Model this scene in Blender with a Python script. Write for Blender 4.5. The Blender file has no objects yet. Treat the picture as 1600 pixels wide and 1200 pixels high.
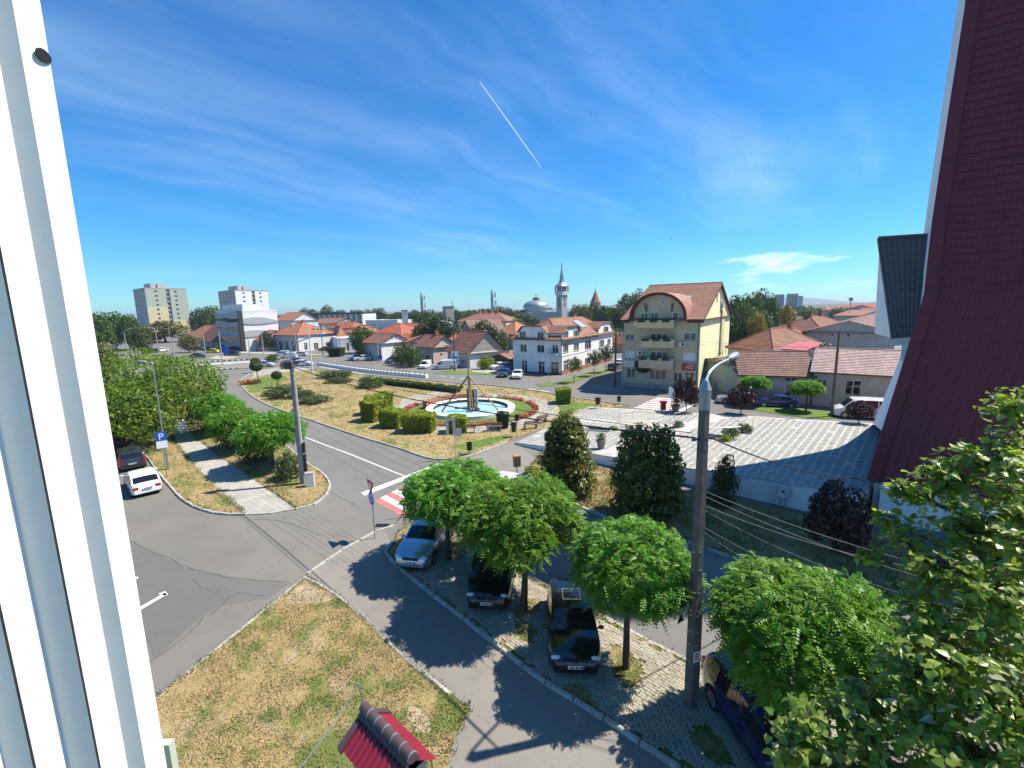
import bpy, math, random
import numpy as np
from math import sin, cos, pi, radians, sqrt, atan2, hypot
from mathutils import Vector, Matrix

# ------------------------------------------------------------------ camera, sky, sun, exposure
SC = bpy.context.scene
COL = SC.collection
CAM_H, FPX, PITCH, ROLL = 12.0, 720.0, radians(9.3), atan2(90, 4400)
_f = Vector((0, cos(PITCH), -sin(PITCH)))
_u0 = Vector((0, sin(PITCH), cos(PITCH)))
_r0 = Vector((1, 0, 0))
_r = _r0 * cos(ROLL) - _u0 * sin(ROLL)
_u = _r0 * sin(ROLL) + _u0 * cos(ROLL)
cam_data = bpy.data.cameras.new('camera')
cam_data.sensor_width = 36.0
cam_data.lens = 36.0 * FPX / 1600.0
cam_data.clip_start = 0.02
cam_data.clip_end = 30000
cam = bpy.data.objects.new('camera', cam_data)
m = Matrix((_r, _u, -_f)).transposed().to_4x4()
m.translation = Vector((0, 0, CAM_H))
cam.matrix_world = m
COL.objects.link(cam)
SC.camera = cam

SUN_EL, SUN_AZ = radians(56), atan2(0.975, 0.22)      # azimuth measured from +Y towards +X
SUN_V = Vector((sin(SUN_AZ) * cos(SUN_EL), cos(SUN_AZ) * cos(SUN_EL), sin(SUN_EL)))
sd = bpy.data.lights.new('sun', 'SUN')
sd.energy = 5.0
sd.angle = radians(0.53)
sd.color = (1.0, 0.94, 0.83)
sun = bpy.data.objects.new('sun', sd)
sun.rotation_euler = SUN_V.to_track_quat('Z', 'Y').to_euler()
sun.location = (60, 20, 90)
COL.objects.link(sun)

W = bpy.data.worlds.new('World')
SC.world = W
W.use_nodes = True
SC.view_settings.view_transform = 'Standard'
SC.view_settings.look = 'None'
SC.view_settings.exposure = 0.72
SC.view_settings.gamma = 1.0
SC.view_settings.use_curve_mapping = False
SC.cycles.max_bounces = 6
SC.cycles.diffuse_bounces = 1
SC.cycles.glossy_bounces = 3
SC.cycles.transmission_bounces = 4
SC.cycles.transparent_max_bounces = 8
SC.cycles.use_denoising = True
SC.cycles.sample_clamp_indirect = 8


class NT:
    """small node-tree writer"""
    def __init__(s, tree):
        s.t = tree
        tree.nodes.clear()

    def n(s, typ, ins=None, **attr):
        nd = s.t.nodes.new(typ)
        for k, v in attr.items():
            setattr(nd, k, v)
        for k, v in (ins or {}).items():
            sock = nd.inputs[k]
            if isinstance(v, bpy.types.NodeSocket):
                s.t.links.new(v, sock)
            else:
                if isinstance(v, tuple) and len(v) == 3 and sock.type == 'RGBA':
                    v = v + (1.0,)
                sock.default_value = v
        return nd

    def math(s, op, a, b=0.0, clamp=False):
        return s.n('ShaderNodeMath', {0: a, 1: b}, operation=op, use_clamp=clamp).outputs[0]

    def mix(s, f, a, b, blend='MIX'):
        nd = s.n('ShaderNodeMix', data_type='RGBA', blend_type=blend)
        for k, v in ((0, f), (6, a), (7, b)):
            if isinstance(v, bpy.types.NodeSocket):
                s.t.links.new(v, nd.inputs[k])
            else:
                nd.inputs[k].default_value = v + (1.0,) if isinstance(v, tuple) and len(v) == 3 else v
        return nd.outputs[2]

    def ramp(s, f, a, b):
        return s.n('ShaderNodeMapRange', {0: f, 1: a, 2: b, 3: 0.0, 4: 1.0}, interpolation_type='SMOOTHSTEP').outputs[0]

    def noise(s, vec, scale, detail=4.0, rough=0.55):
        return s.n('ShaderNodeTexNoise', {'Vector': vec, 'Scale': scale, 'Detail': detail, 'Roughness': rough}).outputs[0]


def sky_plane(px, py):
    d = (_f + _r * ((px - 800) / FPX) - _u * ((py - 600) / FPX)).normalized()
    return Vector((d.x / (d.z + .09), d.y / (d.z + .09)))
_sd = (sky_plane(1180, 262) - sky_plane(1010, 140)).normalized() + (sky_plane(700, 320) - sky_plane(430, 215)).normalized()
SKY_ROT = -atan2(_sd.y, _sd.x)

def make_world():
    t = NT(W.node_tree)
    sky = t.n('ShaderNodeTexSky', sky_type='NISHITA', sun_disc=False, sun_elevation=SUN_EL, sun_rotation=SUN_AZ,
              altitude=150, air_density=1.1, dust_density=0.06, ozone_density=2.2)
    tint = t.mix(1.0, sky.outputs[0], (0.46, 0.88, 1.28), 'MULTIPLY')
    hsv = t.n('ShaderNodeHueSaturation', {'Hue': 0.5, 'Saturation': 1.08, 'Value': 1.0, 'Color': tint})
    tc = t.n('ShaderNodeTexCoord')
    d = tc.outputs['Generated']
    sep = t.n('ShaderNodeSeparateXYZ', {0: d})
    z = t.math('MAXIMUM', sep.outputs[2], 0.0)
    inv = t.math('DIVIDE', 1.0, t.math('ADD', z, 0.09))
    px = t.math('MULTIPLY', sep.outputs[0], inv)
    py = t.math('MULTIPLY', sep.outputs[1], inv)
    p = t.n('ShaderNodeCombineXYZ', {0: px, 1: py, 2: 0.0}).outputs[0]
    warp = t.n('ShaderNodeTexNoise', {'Vector': p, 'Scale': 0.7, 'Detail': 3.0})
    off = t.n('ShaderNodeVectorMath', {0: warp.outputs[1], 1: (0.5, 0.5, 0.5)}, operation='SUBTRACT').outputs[0]
    p2 = t.n('ShaderNodeVectorMath', {0: off, 1: (0.9, 0.9, 0.9), 2: p}, operation='MULTIPLY_ADD').outputs[0]
    rt = t.n('ShaderNodeMapping', {'Vector': p2, 'Rotation': (0, 0, SKY_ROT)})
    mp = t.n('ShaderNodeMapping', {'Vector': rt.outputs[0], 'Scale': (0.26, 1.35, 1.0), 'Location': (1.3, 0.55, 0)})
    streak = t.noise(mp.outputs[0], 1.0, 7.0, 0.6)
    broad = t.noise(p, 0.42, 3.0, 0.5)
    c1 = t.math('MULTIPLY', t.ramp(streak, 0.40, 0.80), t.ramp(broad, 0.28, 0.56))
    fade = t.ramp(z, 0.02, 0.16)
    c1 = t.math('MULTIPLY', t.math('MULTIPLY', c1, fade), 0.22)
    # small puffs of cumulus low over the eastern horizon
    az = t.math('ARCTAN2', sep.outputs[0], sep.outputs[1])
    q = t.n('ShaderNodeCombineXYZ', {0: t.math('MULTIPLY', az, 9.0), 1: t.math('MULTIPLY', z, 38.0), 2: 3.1}).outputs[0]
    puff = t.noise(q, 0.75, 6.0, 0.6)
    band = t.math('MULTIPLY', t.ramp(z, 0.018, 0.05), t.math('SUBTRACT', 1.0, t.ramp(z, 0.075, 0.11)))
    c2 = t.math('MULTIPLY', t.math('MULTIPLY', t.ramp(puff, 0.50, 0.68), band), 0.8)
    c2 = t.math('MULTIPLY', c2, t.ramp(az, 0.3, 0.5))
    c = t.math('MAXIMUM', c1, c2, True)
    colr = t.mix(c, hsv.outputs[0], (8.5, 10.6, 11.6))
    bg = t.n('ShaderNodeBackground', {'Color': colr, 'Strength': 0.08})
    out = t.n('ShaderNodeOutputWorld')
    t.t.links.new(bg.outputs[0], out.inputs[0])


make_world()

# ------------------------------------------------------------------ survey: photograph pixel (1600 x 1200) -> place
def ray(px, py):
    return _f + _r * ((px - 800) / FPX) - _u * ((py - 600) / FPX)

def G(px, py, z=0.0):
    d = ray(px, py)
    t = (z - CAM_H) / d.z
    return Vector((d.x * t, d.y * t, z))

def D(px, py, Y):
    d = ray(px, py)
    t = Y / d.y
    return Vector((d.x * t, Y, CAM_H + d.z * t))

def P(x, y, z):
    v = Vector((x, y, z - CAM_H))
    w = v.dot(_f)
    return 800 + FPX * v.dot(_r) / w, 600 - FPX * v.dot(_u) / w

def zat(py, x, y):
    """height above the ground point (x, y) that is seen at image row py"""
    lo, hi = -5.0, 90.0
    for _ in range(40):
        mid = (lo + hi) / 2
        if P(x, y, mid)[1] > py: lo = mid
        else: hi = mid
    return lo

def GX(px, Y, z=0.0):
    lo, hi = -3 * Y, 3 * Y
    for _ in range(50):
        mid = (lo + hi) / 2
        if P(mid, Y, z)[0] < px: lo = mid
        else: hi = mid
    return Vector((lo, Y, z))

def onplane(px, py, o, n):
    d = ray(px, py)
    c = Vector((0, 0, CAM_H))
    return c + d * ((o - c).dot(n) / d.dot(n))

# ------------------------------------------------------------------ mesh helpers
class MB:
    def __init__(s):
        s.v, s.f, s.m = [], [], []

    def add(s, vs, fs, mi=0):
        o = len(s.v)
        s.v += [tuple(a) for a in vs]
        s.f += [tuple(i + o for i in f) for f in fs]
        s.m += [mi] * len(fs)

    def quad(s, a, b, c, d, mi=0):
        s.add([a, b, c, d], [(0, 1, 2, 3)], mi)

    def poly(s, pts, mi=0):
        s.add(pts, [tuple(range(len(pts)))], mi)

    def box(s, x0, y0, z0, x1, y1, z1, mi=0):
        s.add([(x0, y0, z0), (x1, y0, z0), (x1, y1, z0), (x0, y1, z0), (x0, y0, z1), (x1, y0, z1), (x1, y1, z1), (x0, y1, z1)],
              [(3, 2, 1, 0), (4, 5, 6, 7), (0, 1, 5, 4), (1, 2, 6, 5), (2, 3, 7, 6), (3, 0, 4, 7)], mi)

    def obox(s, o, ax, ay, az, mi=0):
        """box from corner o with edge vectors"""
        o, ax, ay, az = Vector(o), Vector(ax), Vector(ay), Vector(az)
        s.add([o, o + ax, o + ax + ay, o + ay, o + az, o + ax + az, o + ax + ay + az, o + ay + az],
              [(3, 2, 1, 0), (4, 5, 6, 7), (0, 1, 5, 4), (1, 2, 6, 5), (2, 3, 7, 6), (3, 0, 4, 7)], mi)

    def prism(s, pts, z0, z1, mi=0, bottom=False):
        n = len(pts)
        area = sum(pts[i][0] * pts[(i + 1) % n][1] - pts[(i + 1) % n][0] * pts[i][1] for i in range(n))
        if area < 0: pts = pts[::-1]
        vs = [(p[0], p[1], z0) for p in pts] + [(p[0], p[1], z1) for p in pts]
        fs = [tuple(range(n, 2 * n))] + [(i, (i + 1) % n, n + (i + 1) % n, n + i) for i in range(n)]
        if bottom: fs.append(tuple(range(n))[::-1])
        s.add(vs, fs, mi)

    def tube(s, pts, r, n=8, mi=0, cap=True):
        pts = [Vector(p) for p in pts]
        k = len(pts)
        rs = r if isinstance(r, (list, tuple)) else [r] * k
        vs = []
        ref = None
        for i, p in enumerate(pts):
            t = (pts[min(i + 1, k - 1)] - pts[max(i - 1, 0)])
            if t.length < 1e-9: t = Vector((0, 0, 1))
            t.normalize()
            if ref is None:
                ref = Vector((0, 0, 1)) if abs(t.z) < 0.9 else Vector((1, 0, 0))
            a = ref - t * ref.dot(t)
            if a.length < 1e-6:
                ref = Vector((1, 0, 0)); a = ref - t * ref.dot(t)
            a.normalize(); b = t.cross(a)
            for j in range(n):
                an = 2 * pi * j / n
                vs.append(p + a * (cos(an) * rs[i]) + b * (sin(an) * rs[i]))
        fs = [(i * n + j, i * n + (j + 1) % n, (i + 1) * n + (j + 1) % n, (i + 1) * n + j) for i in range(k - 1) for j in range(n)]
        if cap:
            fs += [tuple(range(n))[::-1], tuple(range((k - 1) * n, k * n))]
        s.add(vs, fs, mi)

    def lathe(s, prof, c=(0, 0, 0), n=16, mi=0):
        """profile of (radius, height), closed with its end discs"""
        vs = [(c[0] + r * cos(2 * pi * j / n), c[1] + r * sin(2 * pi * j / n), c[2] + z) for r, z in prof for j in range(n)]
        k = len(prof)
        fs = [(i * n + j, i * n + (j + 1) % n, (i + 1) * n + (j + 1) % n, (i + 1) * n + j) for i in range(k - 1) for j in range(n)]
        if prof[0][0] > 1e-4: fs.append(tuple(range(n))[::-1])
        if prof[-1][0] > 1e-4: fs.append(tuple(range((k - 1) * n, k * n)))
        s.add(vs, fs, mi)

    def disc(s, c, nrm, r, th=0.02, n=20, mi=0, sx=1.0):
        c, nrm = Vector(c), Vector(nrm).normalized()
        s.tube([c - nrm * th / 2, c + nrm * th / 2], r, n, mi)

    def mesh(s, name, mats, smooth=None):
        me = bpy.data.meshes.new(name)
        me.from_pydata(s.v, [], s.f)
        for mm in (mats if isinstance(mats, (list, tuple)) else [mats]):
            me.materials.append(mm)
        if any(s.m):
            me.polygons.foreach_set('material_index', s.m)
        if smooth is not None:
            me.polygons.foreach_set('use_smooth', [True] * len(s.f))
            me.set_sharp_from_angle(angle=radians(smooth))
        me.update()
        return me

    def build(s, name, mats, par=None, smooth=None):
        return link(name, s.mesh(name, mats, smooth), par)


def link(name, data, par=None):
    o = bpy.data.objects.new(name, data)
    COL.objects.link(o)
    if par is not None: o.parent = par
    return o

def empty(name, loc=(0, 0, 0), rz=0.0):
    o = bpy.data.objects.new(name, None)
    o.empty_display_size = 0.3
    COL.objects.link(o)
    o.location = loc
    o.rotation_euler = (0, 0, rz)
    return o

def tag(o, label=None, cat=None, group=None, kind=None):
    if label: o['label'] = label
    if cat: o['category'] = cat
    if group: o['group'] = group
    if kind: o['kind'] = kind
    return o

def thing(name, label, cat, loc=(0, 0, 0), rz=0.0, group=None):
    return tag(empty(name, loc, rz), label, cat, group)

def structure(o):
    o['kind'] = 'structure'
    return o

def stuff(o):
    o['kind'] = 'stuff'
    return o

KIDS = {}
def copy_tree(o, par=None, loc=None, rz=None, scale=None, label=None, group=None):
    c = o.copy()
    COL.objects.link(c)
    if par is not None: c.parent = par
    if loc is not None: c.location = loc
    if rz is not None: c.rotation_euler = (0, 0, rz)
    if scale is not None: c.scale = scale if isinstance(scale, (tuple, list)) else (scale,) * 3
    if label: c['label'] = label
    if group: c['group'] = group
    for ch in list(o.children):
        copy_tree(ch, c)
    return c

def np_mesh(name, V, F, mat, attr=None, smooth=False):
    """V (n,3), F (m,k) arrays, attr optional per-face float called rnd"""
    me = bpy.data.meshes.new(name)
    k = F.shape[1]
    me.vertices.add(len(V)); me.vertices.foreach_set('co', V.astype(np.float32).ravel())
    me.loops.add(F.size); me.loops.foreach_set('vertex_index', F.astype(np.int32).ravel())
    me.polygons.add(len(F))
    me.polygons.foreach_set('loop_start', np.arange(0, F.size, k, dtype=np.int32))
    me.polygons.foreach_set('loop_total', np.full(len(F), k, dtype=np.int32))
    if smooth: me.polygons.foreach_set('use_smooth', np.ones(len(F), dtype=bool))
    if attr is not None:
        a = me.attributes.new('rnd', 'FLOAT', 'FACE')
        a.data.foreach_set('value', attr.astype(np.float32))
    me.materials.append(mat)
    me.update(calc_edges=True)
    return me

# ------------------------------------------------------------------ materials
def base_mat(name):
    mt = bpy.data.materials.new(name)
    mt.use_nodes = True
    t = NT(mt.node_tree)
    b = t.n('ShaderNodeBsdfPrincipled')
    o = t.n('ShaderNodeOutputMaterial')
    t.t.links.new(b.outputs[0], o.inputs[0])
    tc = t.n('ShaderNodeTexCoord')
    return mt, t, b, tc

def setin(t, node, key, v):
    if isinstance(v, bpy.types.NodeSocket): t.t.links.new(v, node.inputs[key])
    else: node.inputs[key].default_value = v + (1.0,) if isinstance(v, tuple) and len(v) == 3 else v

def scl(c, k): return tuple(min(1.0, x * k) for x in c)

def plain(name, col, rough=0.6, var=0.18, scale=3.0, bump=0.0, metal=0.0, spec=0.4, coat=0.0, grime=0.0):
    """a painted / cast / woven surface with fine mottling and a little wear"""
    mt, t, b, tc = base_mat(name)
    v = tc.outputs['Object']
    n1 = t.noise(v, scale, 5.0, 0.6)
    n2 = t.noise(v, scale * 9.0, 3.0, 0.6)
    k = t.math('ADD', t.math('MULTIPLY', n1, 0.65), t.math('MULTIPLY', n2, 0.35))
    c = t.mix(t.ramp(k, 0.3, 0.7), scl(col, 1 - var), scl(col, 1 + var))
    if grime > 0:
        g = t.noise(v, scale * 0.35, 6.0, 0.7)
        c = t.mix(t.math('MULTIPLY', t.ramp(g, 0.5, 0.75), grime), c, scl(col, 0.45))
    setin(t, b, 'Base Color', c)
    b.inputs['Roughness'].default_value = rough
    b.inputs['Metallic'].default_value = metal
    b.inputs['Specular IOR Level'].default_value = spec
    b.inputs['Coat Weight'].default_value = coat
    if bump > 0:
        bm = t.n('ShaderNodeBump', {'Strength': 0.6, 'Distance': bump, 'Height': n2})
        t.t.links.new(bm.outputs[0], b.inputs['Normal'])
    return mt

def glass_mat(name, col=(0.02, 0.025, 0.03), rough=0.05):
    mt, t, b, tc = base_mat(name)
    setin(t, b, 'Base Color', col)
    b.inputs['Roughness'].default_value = rough
    b.inputs['Specular IOR Level'].default_value = 0.7
    return mt

def paint(name, col, flake=0.0, rough=0.28, coat=0.8):
    mt, t, b, tc = base_mat(name)
    n = t.noise(tc.outputs['Object'], 1.4, 4.0, 0.6)
    dust = t.mix(t.math('MULTIPLY', t.ramp(n, 0.45, 0.8), 0.10), col, (0.35, 0.32, 0.28))
    setin(t, b, 'Base Color', dust)
    b.inputs['Metallic'].default_value = flake
    b.inputs['Roughness'].default_value = rough
    b.inputs['Coat Weight'].default_value = coat
    b.inputs['Coat Roughness'].default_value = 0.06
    return mt

def leaf_mat(name, c0, c1, trans=0.45, rough=0.42, dry=None, spec=0.35):
    """leaves: colour differs leaf by leaf (attribute rnd) and plant by plant, light passes through"""
    mt, t, b, tc = base_mat(name)
    at = t.n('ShaderNodeAttribute', attribute_name='rnd')
    oi = t.n('ShaderNodeObjectInfo')
    k = at.outputs['Fac']
    c = t.mix(k, c0, c1)
    if dry: c = t.mix(t.ramp(k, 0.9, 0.97), c, dry)
    h = t.n('ShaderNodeHueSaturation', {'Hue': t.math('ADD', 0.485, t.math('MULTIPLY', oi.outputs['Random'], 0.03)), 'Saturation': 1.0,
                                         'Value': t.math('ADD', 0.88, t.math('MULTIPLY', oi.outputs['Random'], 0.24)), 'Color': c})
    setin(t, b, 'Base Color', h.outputs[0])
    b.inputs['Roughness'].default_value = rough
    b.inputs['Specular IOR Level'].default_value = spec
    tr = t.n('ShaderNodeBsdfTranslucent', {'Color': t.mix(1.0, h.outputs[0], (1.25, 1.35, 0.5), 'MULTIPLY')})
    mx = t.n('ShaderNodeMixShader', {0: trans, 1: b.outputs[0], 2: tr.outputs[0]})
    out = [n for n in t.t.nodes if n.type == 'OUTPUT_MATERIAL'][0]
    t.t.links.new(mx.outputs[0], out.inputs[0])
    return mt

def lawn_mat(name, straw=(0.40, 0.295, 0.14), green=(0.11, 0.15, 0.035), soil=(0.42, 0.33, 0.20), amount=0.5, bump=True):
    mt, t, b, tc = base_mat(name)
    v = t.n('ShaderNodeNewGeometry').outputs['Position']
    n1 = t.noise(v, 0.33, 6.0, 0.68)
    n2 = t.noise(v, 1.3, 5.0, 0.7)
    nf = t.noise(v, 22.0, 3.0, 0.7)
    ns = t.noise(v, 7.0, 4.0, 0.7)
    g = t.math('ADD', t.math('MULTIPLY', n1, 0.62), t.math('MULTIPLY', n2, 0.38))
    if name in ('dry_lawn', 'grass_blades'):      # greener where the near lawn meets the drive
        sp = t.n('ShaderNodeSeparateXYZ', {0: v})
        near = t.math('MULTIPLY', t.ramp(sp.outputs[0], -8.5, -3.0), t.math('SUBTRACT', 1.0, t.ramp(sp.outputs[1], 16.0, 21.0)))
        g = t.math('ADD', g, t.math('MULTIPLY', near, 0.05))
    gm = t.math('MULTIPLY', t.ramp(t.math('ADD', g, t.math('MULTIPLY', t.math('SUBTRACT', ns, 0.5), 0.22)), amount - 0.02, amount + 0.13), 0.85)
    st = t.mix(nf, scl(straw, 0.55), scl(straw, 1.3))
    st = t.mix(t.ramp(ns, 0.42, 0.66), st, scl(straw, 0.72))
    gr = t.mix(nf, scl(green, 0.5), scl(green, 1.5))
    so = t.ramp(t.noise(v, 0.55, 6.0, 0.68), 0.53, 0.66)
    c = t.mix(t.math('MULTIPLY', so, 0.75), st, soil)
    c = t.mix(gm, c, gr)
    setin(t, b, 'Base Color', c)
    b.inputs['Roughness'].default_value = 0.9
    b.inputs['Specular IOR Level'].default_value = 0.1
    if bump:
        bm = t.n('ShaderNodeBump', {'Strength': 0.8, 'Distance': 0.05, 'Height': t.math('ADD', nf, t.math('MULTIPLY', ns, 1.5))})
        t.t.links.new(bm.outputs[0], b.inputs['Normal'])
    return mt

def asphalt_mat(name, col=(0.145, 0.135, 0.12), warm=(0.195, 0.182, 0.155), crack=True, cs=0.35):
    mt, t, b, tc = base_mat(name)
    v = t.n('ShaderNodeNewGeometry').outputs['Position']
    big = t.noise(v, 0.13, 5.0, 0.62)
    mid = t.noise(v, 0.9, 5.0, 0.65)
    fine = t.noise(v, 45.0, 2.0, 0.6)
    c = t.mix(t.ramp(big, 0.36, 0.64), col, warm)
    c = t.mix(t.math('MULTIPLY', t.ramp(mid, 0.5, 0.72), 0.45), c, scl(col, 0.62))
    st = t.noise(v, 2.6, 6.0, 0.75)
    c = t.mix(t.math('MULTIPLY', t.ramp(st, 0.60, 0.72), 0.5), c, scl(col, 0.38))
    c = t.mix(t.math('MULTIPLY', t.ramp(t.noise(v, 0.45, 7.0, 0.8), 0.56, 0.7), 0.4), c, scl(warm, 1.3))
    c = t.mix(0.4, c, t.mix(fine, scl(col, 0.45), scl(warm, 1.55)))
    if crack:
        w = t.n('ShaderNodeTexNoise', {'Vector': v, 'Scale': 1.1, 'Detail': 5.0})
        vv = t.n('ShaderNodeVectorMath', {0: w.outputs[1], 1: (1.1, 1.1, 1.1), 2: v}, operation='MULTIPLY_ADD').outputs[0]
        vo = t.n('ShaderNodeTexVoronoi', {'Vector': vv, 'Scale': cs}, feature='DISTANCE_TO_EDGE')
        line = t.math('SUBTRACT', 1.0, t.ramp(vo.outputs[0], 0.001, 0.005))
        line = t.math('MULTIPLY', line, t.ramp(big, 0.5, 0.62))
        c = t.mix(t.math('MULTIPLY', line, 0.5), c, (0.035, 0.035, 0.037))
    setin(t, b, 'Base Color', c)
    b.inputs['Roughness'].default_value = 0.85
    b.inputs['Specular IOR Level'].default_value = 0.25
    bm = t.n('ShaderNodeBump', {'Strength': 0.35, 'Distance': 0.01, 'Height': fine})
    t.t.links.new(bm.outputs[0], b.inputs['Normal'])
    return mt

def tile_mat(name, col, dark, scale=6.0, moss=0.25):
    mt, t, b, tc = base_mat(name)
    v = tc.outputs['Object']
    vo = t.n('ShaderNodeTexVoronoi', {'Vector': v, 'Scale': scale * 0.55})
    sepc = t.n('ShaderNodeSeparateColor', {0: vo.outputs[1]})
    n = t.noise(v, 0.6, 5.0, 0.65)
    c = t.mix(sepc.outputs[0], scl(col, 0.78), scl(col, 1.2))
    c = t.mix(t.math('MULTIPLY', t.ramp(n, 0.42, 0.7), 0.55), c, dark)
    if moss > 0:
        c = t.mix(t.math('MULTIPLY', t.ramp(t.noise(v, 1.7, 5.0, 0.7), 0.55, 0.75), moss), c, (0.10, 0.085, 0.05))
    setin(t, b, 'Base Color', c)
    b.inputs['Roughness'].default_value = 0.75
    return mt

def wall_mat(name, col, grime=0.35, scale=1.2):
    mt, t, b, tc = base_mat(name)
    v = tc.outputs['Object']
    mp = t.n('ShaderNodeMapping', {'Vector': v, 'Scale': (1.0, 1.0, 0.22)})
    run = t.noise(mp.outputs[0], scale * 1.6, 5.0, 0.65)
    n = t.noise(v, scale * 0.5, 5.0, 0.6)
    f = t.noise(v, 30.0, 2.0, 0.6)
    c = t.mix(t.ramp(n, 0.35, 0.68), scl(col, 0.9), scl(col, 1.06))
    c = t.mix(t.math('MULTIPLY', t.ramp(run, 0.52, 0.8), grime), c, scl(col, 0.55))
    c = t.mix(0.08, c, t.mix(f, (0.1, 0.1, 0.1), (0.9, 0.9, 0.9)))
    setin(t, b, 'Base Color', c)
    b.inputs['Roughness'].default_value = 0.88
    b.inputs['Specular IOR Level'].default_value = 0.2
    return mt

M = {}
M['asphalt'] = asphalt_mat('asphalt')
M['path_asphalt'] = asphalt_mat('path_asphalt', (0.19, 0.172, 0.148), (0.24, 0.218, 0.185), True, 0.6)
M['road_asphalt'] = asphalt_mat('road_asphalt', (0.15, 0.143, 0.133), (0.185, 0.175, 0.16), False)
M['tar'] = plain('tar', (0.075, 0.072, 0.068), 0.6, 0.3, 4)
M['patch'] = asphalt_mat('asphalt_patch', (0.12, 0.113, 0.104), (0.155, 0.145, 0.13), False)
M['lawn'] = lawn_mat('dry_lawn', amount=0.475)
M['lawn2'] = lawn_mat('park_lawn', (0.42, 0.32, 0.155), (0.13, 0.18, 0.04), (0.38, 0.30, 0.17), 0.50)
M['lawn3'] = lawn_mat('strip_lawn', (0.42, 0.32, 0.15), (0.10, 0.14, 0.035), (0.34, 0.27, 0.17), 0.47)
M['green'] = lawn_mat('green_lawn', (0.30, 0.27, 0.09), (0.10, 0.19, 0.035), (0.3, 0.25, 0.14), 0.33)
M['country'] = lawn_mat('country', (0.17, 0.15, 0.07), (0.05, 0.08, 0.025), (0.2, 0.17, 0.12), 0.45, False)
M['soil'] = plain('bare_soil', (0.37, 0.29, 0.185), 0.95, 0.25, 2.0, 0.02)
M['kerb'] = plain('kerb_concrete', (0.42, 0.40, 0.35), 0.9, 0.25, 5, 0.01, grime=0.5)
M['concrete'] = plain('concrete', (0.36, 0.35, 0.33), 0.9, 0.2, 2.5, 0.01, grime=0.4)
M['pole'] = plain('pole_concrete', (0.13, 0.115, 0.10), 0.92, 0.3, 3.0, 0.012, grime=0.7)
M['paver'] = plain('paver', (0.36, 0.32, 0.25), 0.92, 0.25, 2.0, 0.012, grime=0.4)
M['paver_light'] = plain('light_paver', (0.43, 0.41, 0.36), 0.9, 0.2, 1.2, 0.008, grime=0.25)
M['paver_dark'] = plain('dark_paver', (0.275, 0.268, 0.245), 0.9, 0.3, 1.6, 0.008, grime=0.3)
M['paver_white'] = plain('white_paver', (0.68, 0.66, 0.6), 0.9, 0.15, 1.6, 0.006)
M['sidewalk'] = plain('sidewalk', (0.36, 0.335, 0.28), 0.92, 0.2, 1.4, 0.01, grime=0.35)
M['white_mark'] = plain('white_marking', (0.66, 0.66, 0.62), 0.75, 0.25, 6.0, grime=0.55)
M['red_mark'] = plain('red_marking', (0.46, 0.15, 0.13), 0.8, 0.3, 5.0, grime=0.35)
M['steel'] = plain('galvanised_steel', (0.42, 0.43, 0.44), 0.42, 0.2, 6.0, metal=0.85)
M['white_steel'] = plain('painted_pole', (0.62, 0.63, 0.62), 0.5, 0.15, 5.0, grime=0.3)
M['black'] = plain('black_plastic', (0.012, 0.012, 0.013), 0.5, 0.3, 8.0)
M['dark'] = plain('dark_metal', (0.05, 0.05, 0.052), 0.5, 0.3, 8.0)
M['rust'] = plain('rusty_metal', (0.20, 0.10, 0.055), 0.75, 0.4, 4.0, metal=0.3, grime=0.4)
M['ochre'] = plain('ochre_metal', (0.40, 0.25, 0.11), 0.6, 0.3, 4.0, metal=0.3, grime=0.4)
M['bark'] = plain('bark', (0.085, 0.062, 0.045), 0.95, 0.4, 9.0, 0.03)
M['wood'] = plain('weathered_wood', (0.22, 0.13, 0.075), 0.8, 0.35, 7.0, 0.01)
M['white'] = plain('white_plastic', (0.8, 0.8, 0.78), 0.45, 0.05, 3.0)
M['pvc'] = plain('white_pvc', (0.82, 0.80, 0.75), 0.30, 0.04, 4.0, spec=0.5)
M['gasket'] = plain('gasket', (0.07, 0.055, 0.05), 0.6, 0.2, 8.0)
M['glass'] = glass_mat('window_glass')
M['curtain'] = glass_mat('curtained_glass', (0.10, 0.10, 0.095), 0.12)
M['glass2'] = glass_mat('pale_glass', (0.16, 0.2, 0.24), 0.08)
M['solar'] = glass_mat('solar_glass', (0.35, 0.45, 0.5), 0.1)
M['car_glass'] = glass_mat('car_glass', (0.008, 0.010, 0.012), 0.03)
M['tyre'] = plain('tyre', (0.018, 0.018, 0.018), 0.85, 0.3, 12.0)
M['rim'] = plain('alloy', (0.45, 0.46, 0.47), 0.35, 0.1, 9.0, metal=0.8)
M['chrome'] = plain('chrome', (0.75, 0.76, 0.78), 0.12, 0.05, 9.0, metal=1.0)
M['lamp'] = glass_mat('headlamp', (0.62, 0.64, 0.66), 0.08)
M['tail'] = glass_mat('tail_lamp', (0.36, 0.012, 0.012), 0.12)
M['plate'] = plain('plate_white', (0.78, 0.78, 0.76), 0.5, 0.05, 9.0)
M['blue_sign'] = plain('sign_blue', (0.008, 0.09, 0.42), 0.45, 0.1, 5.0)
M['red_sign'] = plain('sign_red', (0.42, 0.022, 0.024), 0.5, 0.15, 5.0)
M['sign_back'] = plain('sign_back', (0.42, 0.43, 0.44), 0.6, 0.1, 5.0)
M['water'] = glass_mat('pool_water', (0.42, 0.70, 0.78), 0.08)
M['pink_wall'] = wall_mat('pink_wall', (0.62, 0.46, 0.38))
M['white_wall'] = wall_mat('white_wall', (0.74, 0.73, 0.70), 0.15)
M['clean_white'] = wall_mat('clean_white', (0.86, 0.85, 0.83), 0.06)
M['grey_wall'] = wall_mat('grey_wall', (0.45, 0.45, 0.43), 0.4)
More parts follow.
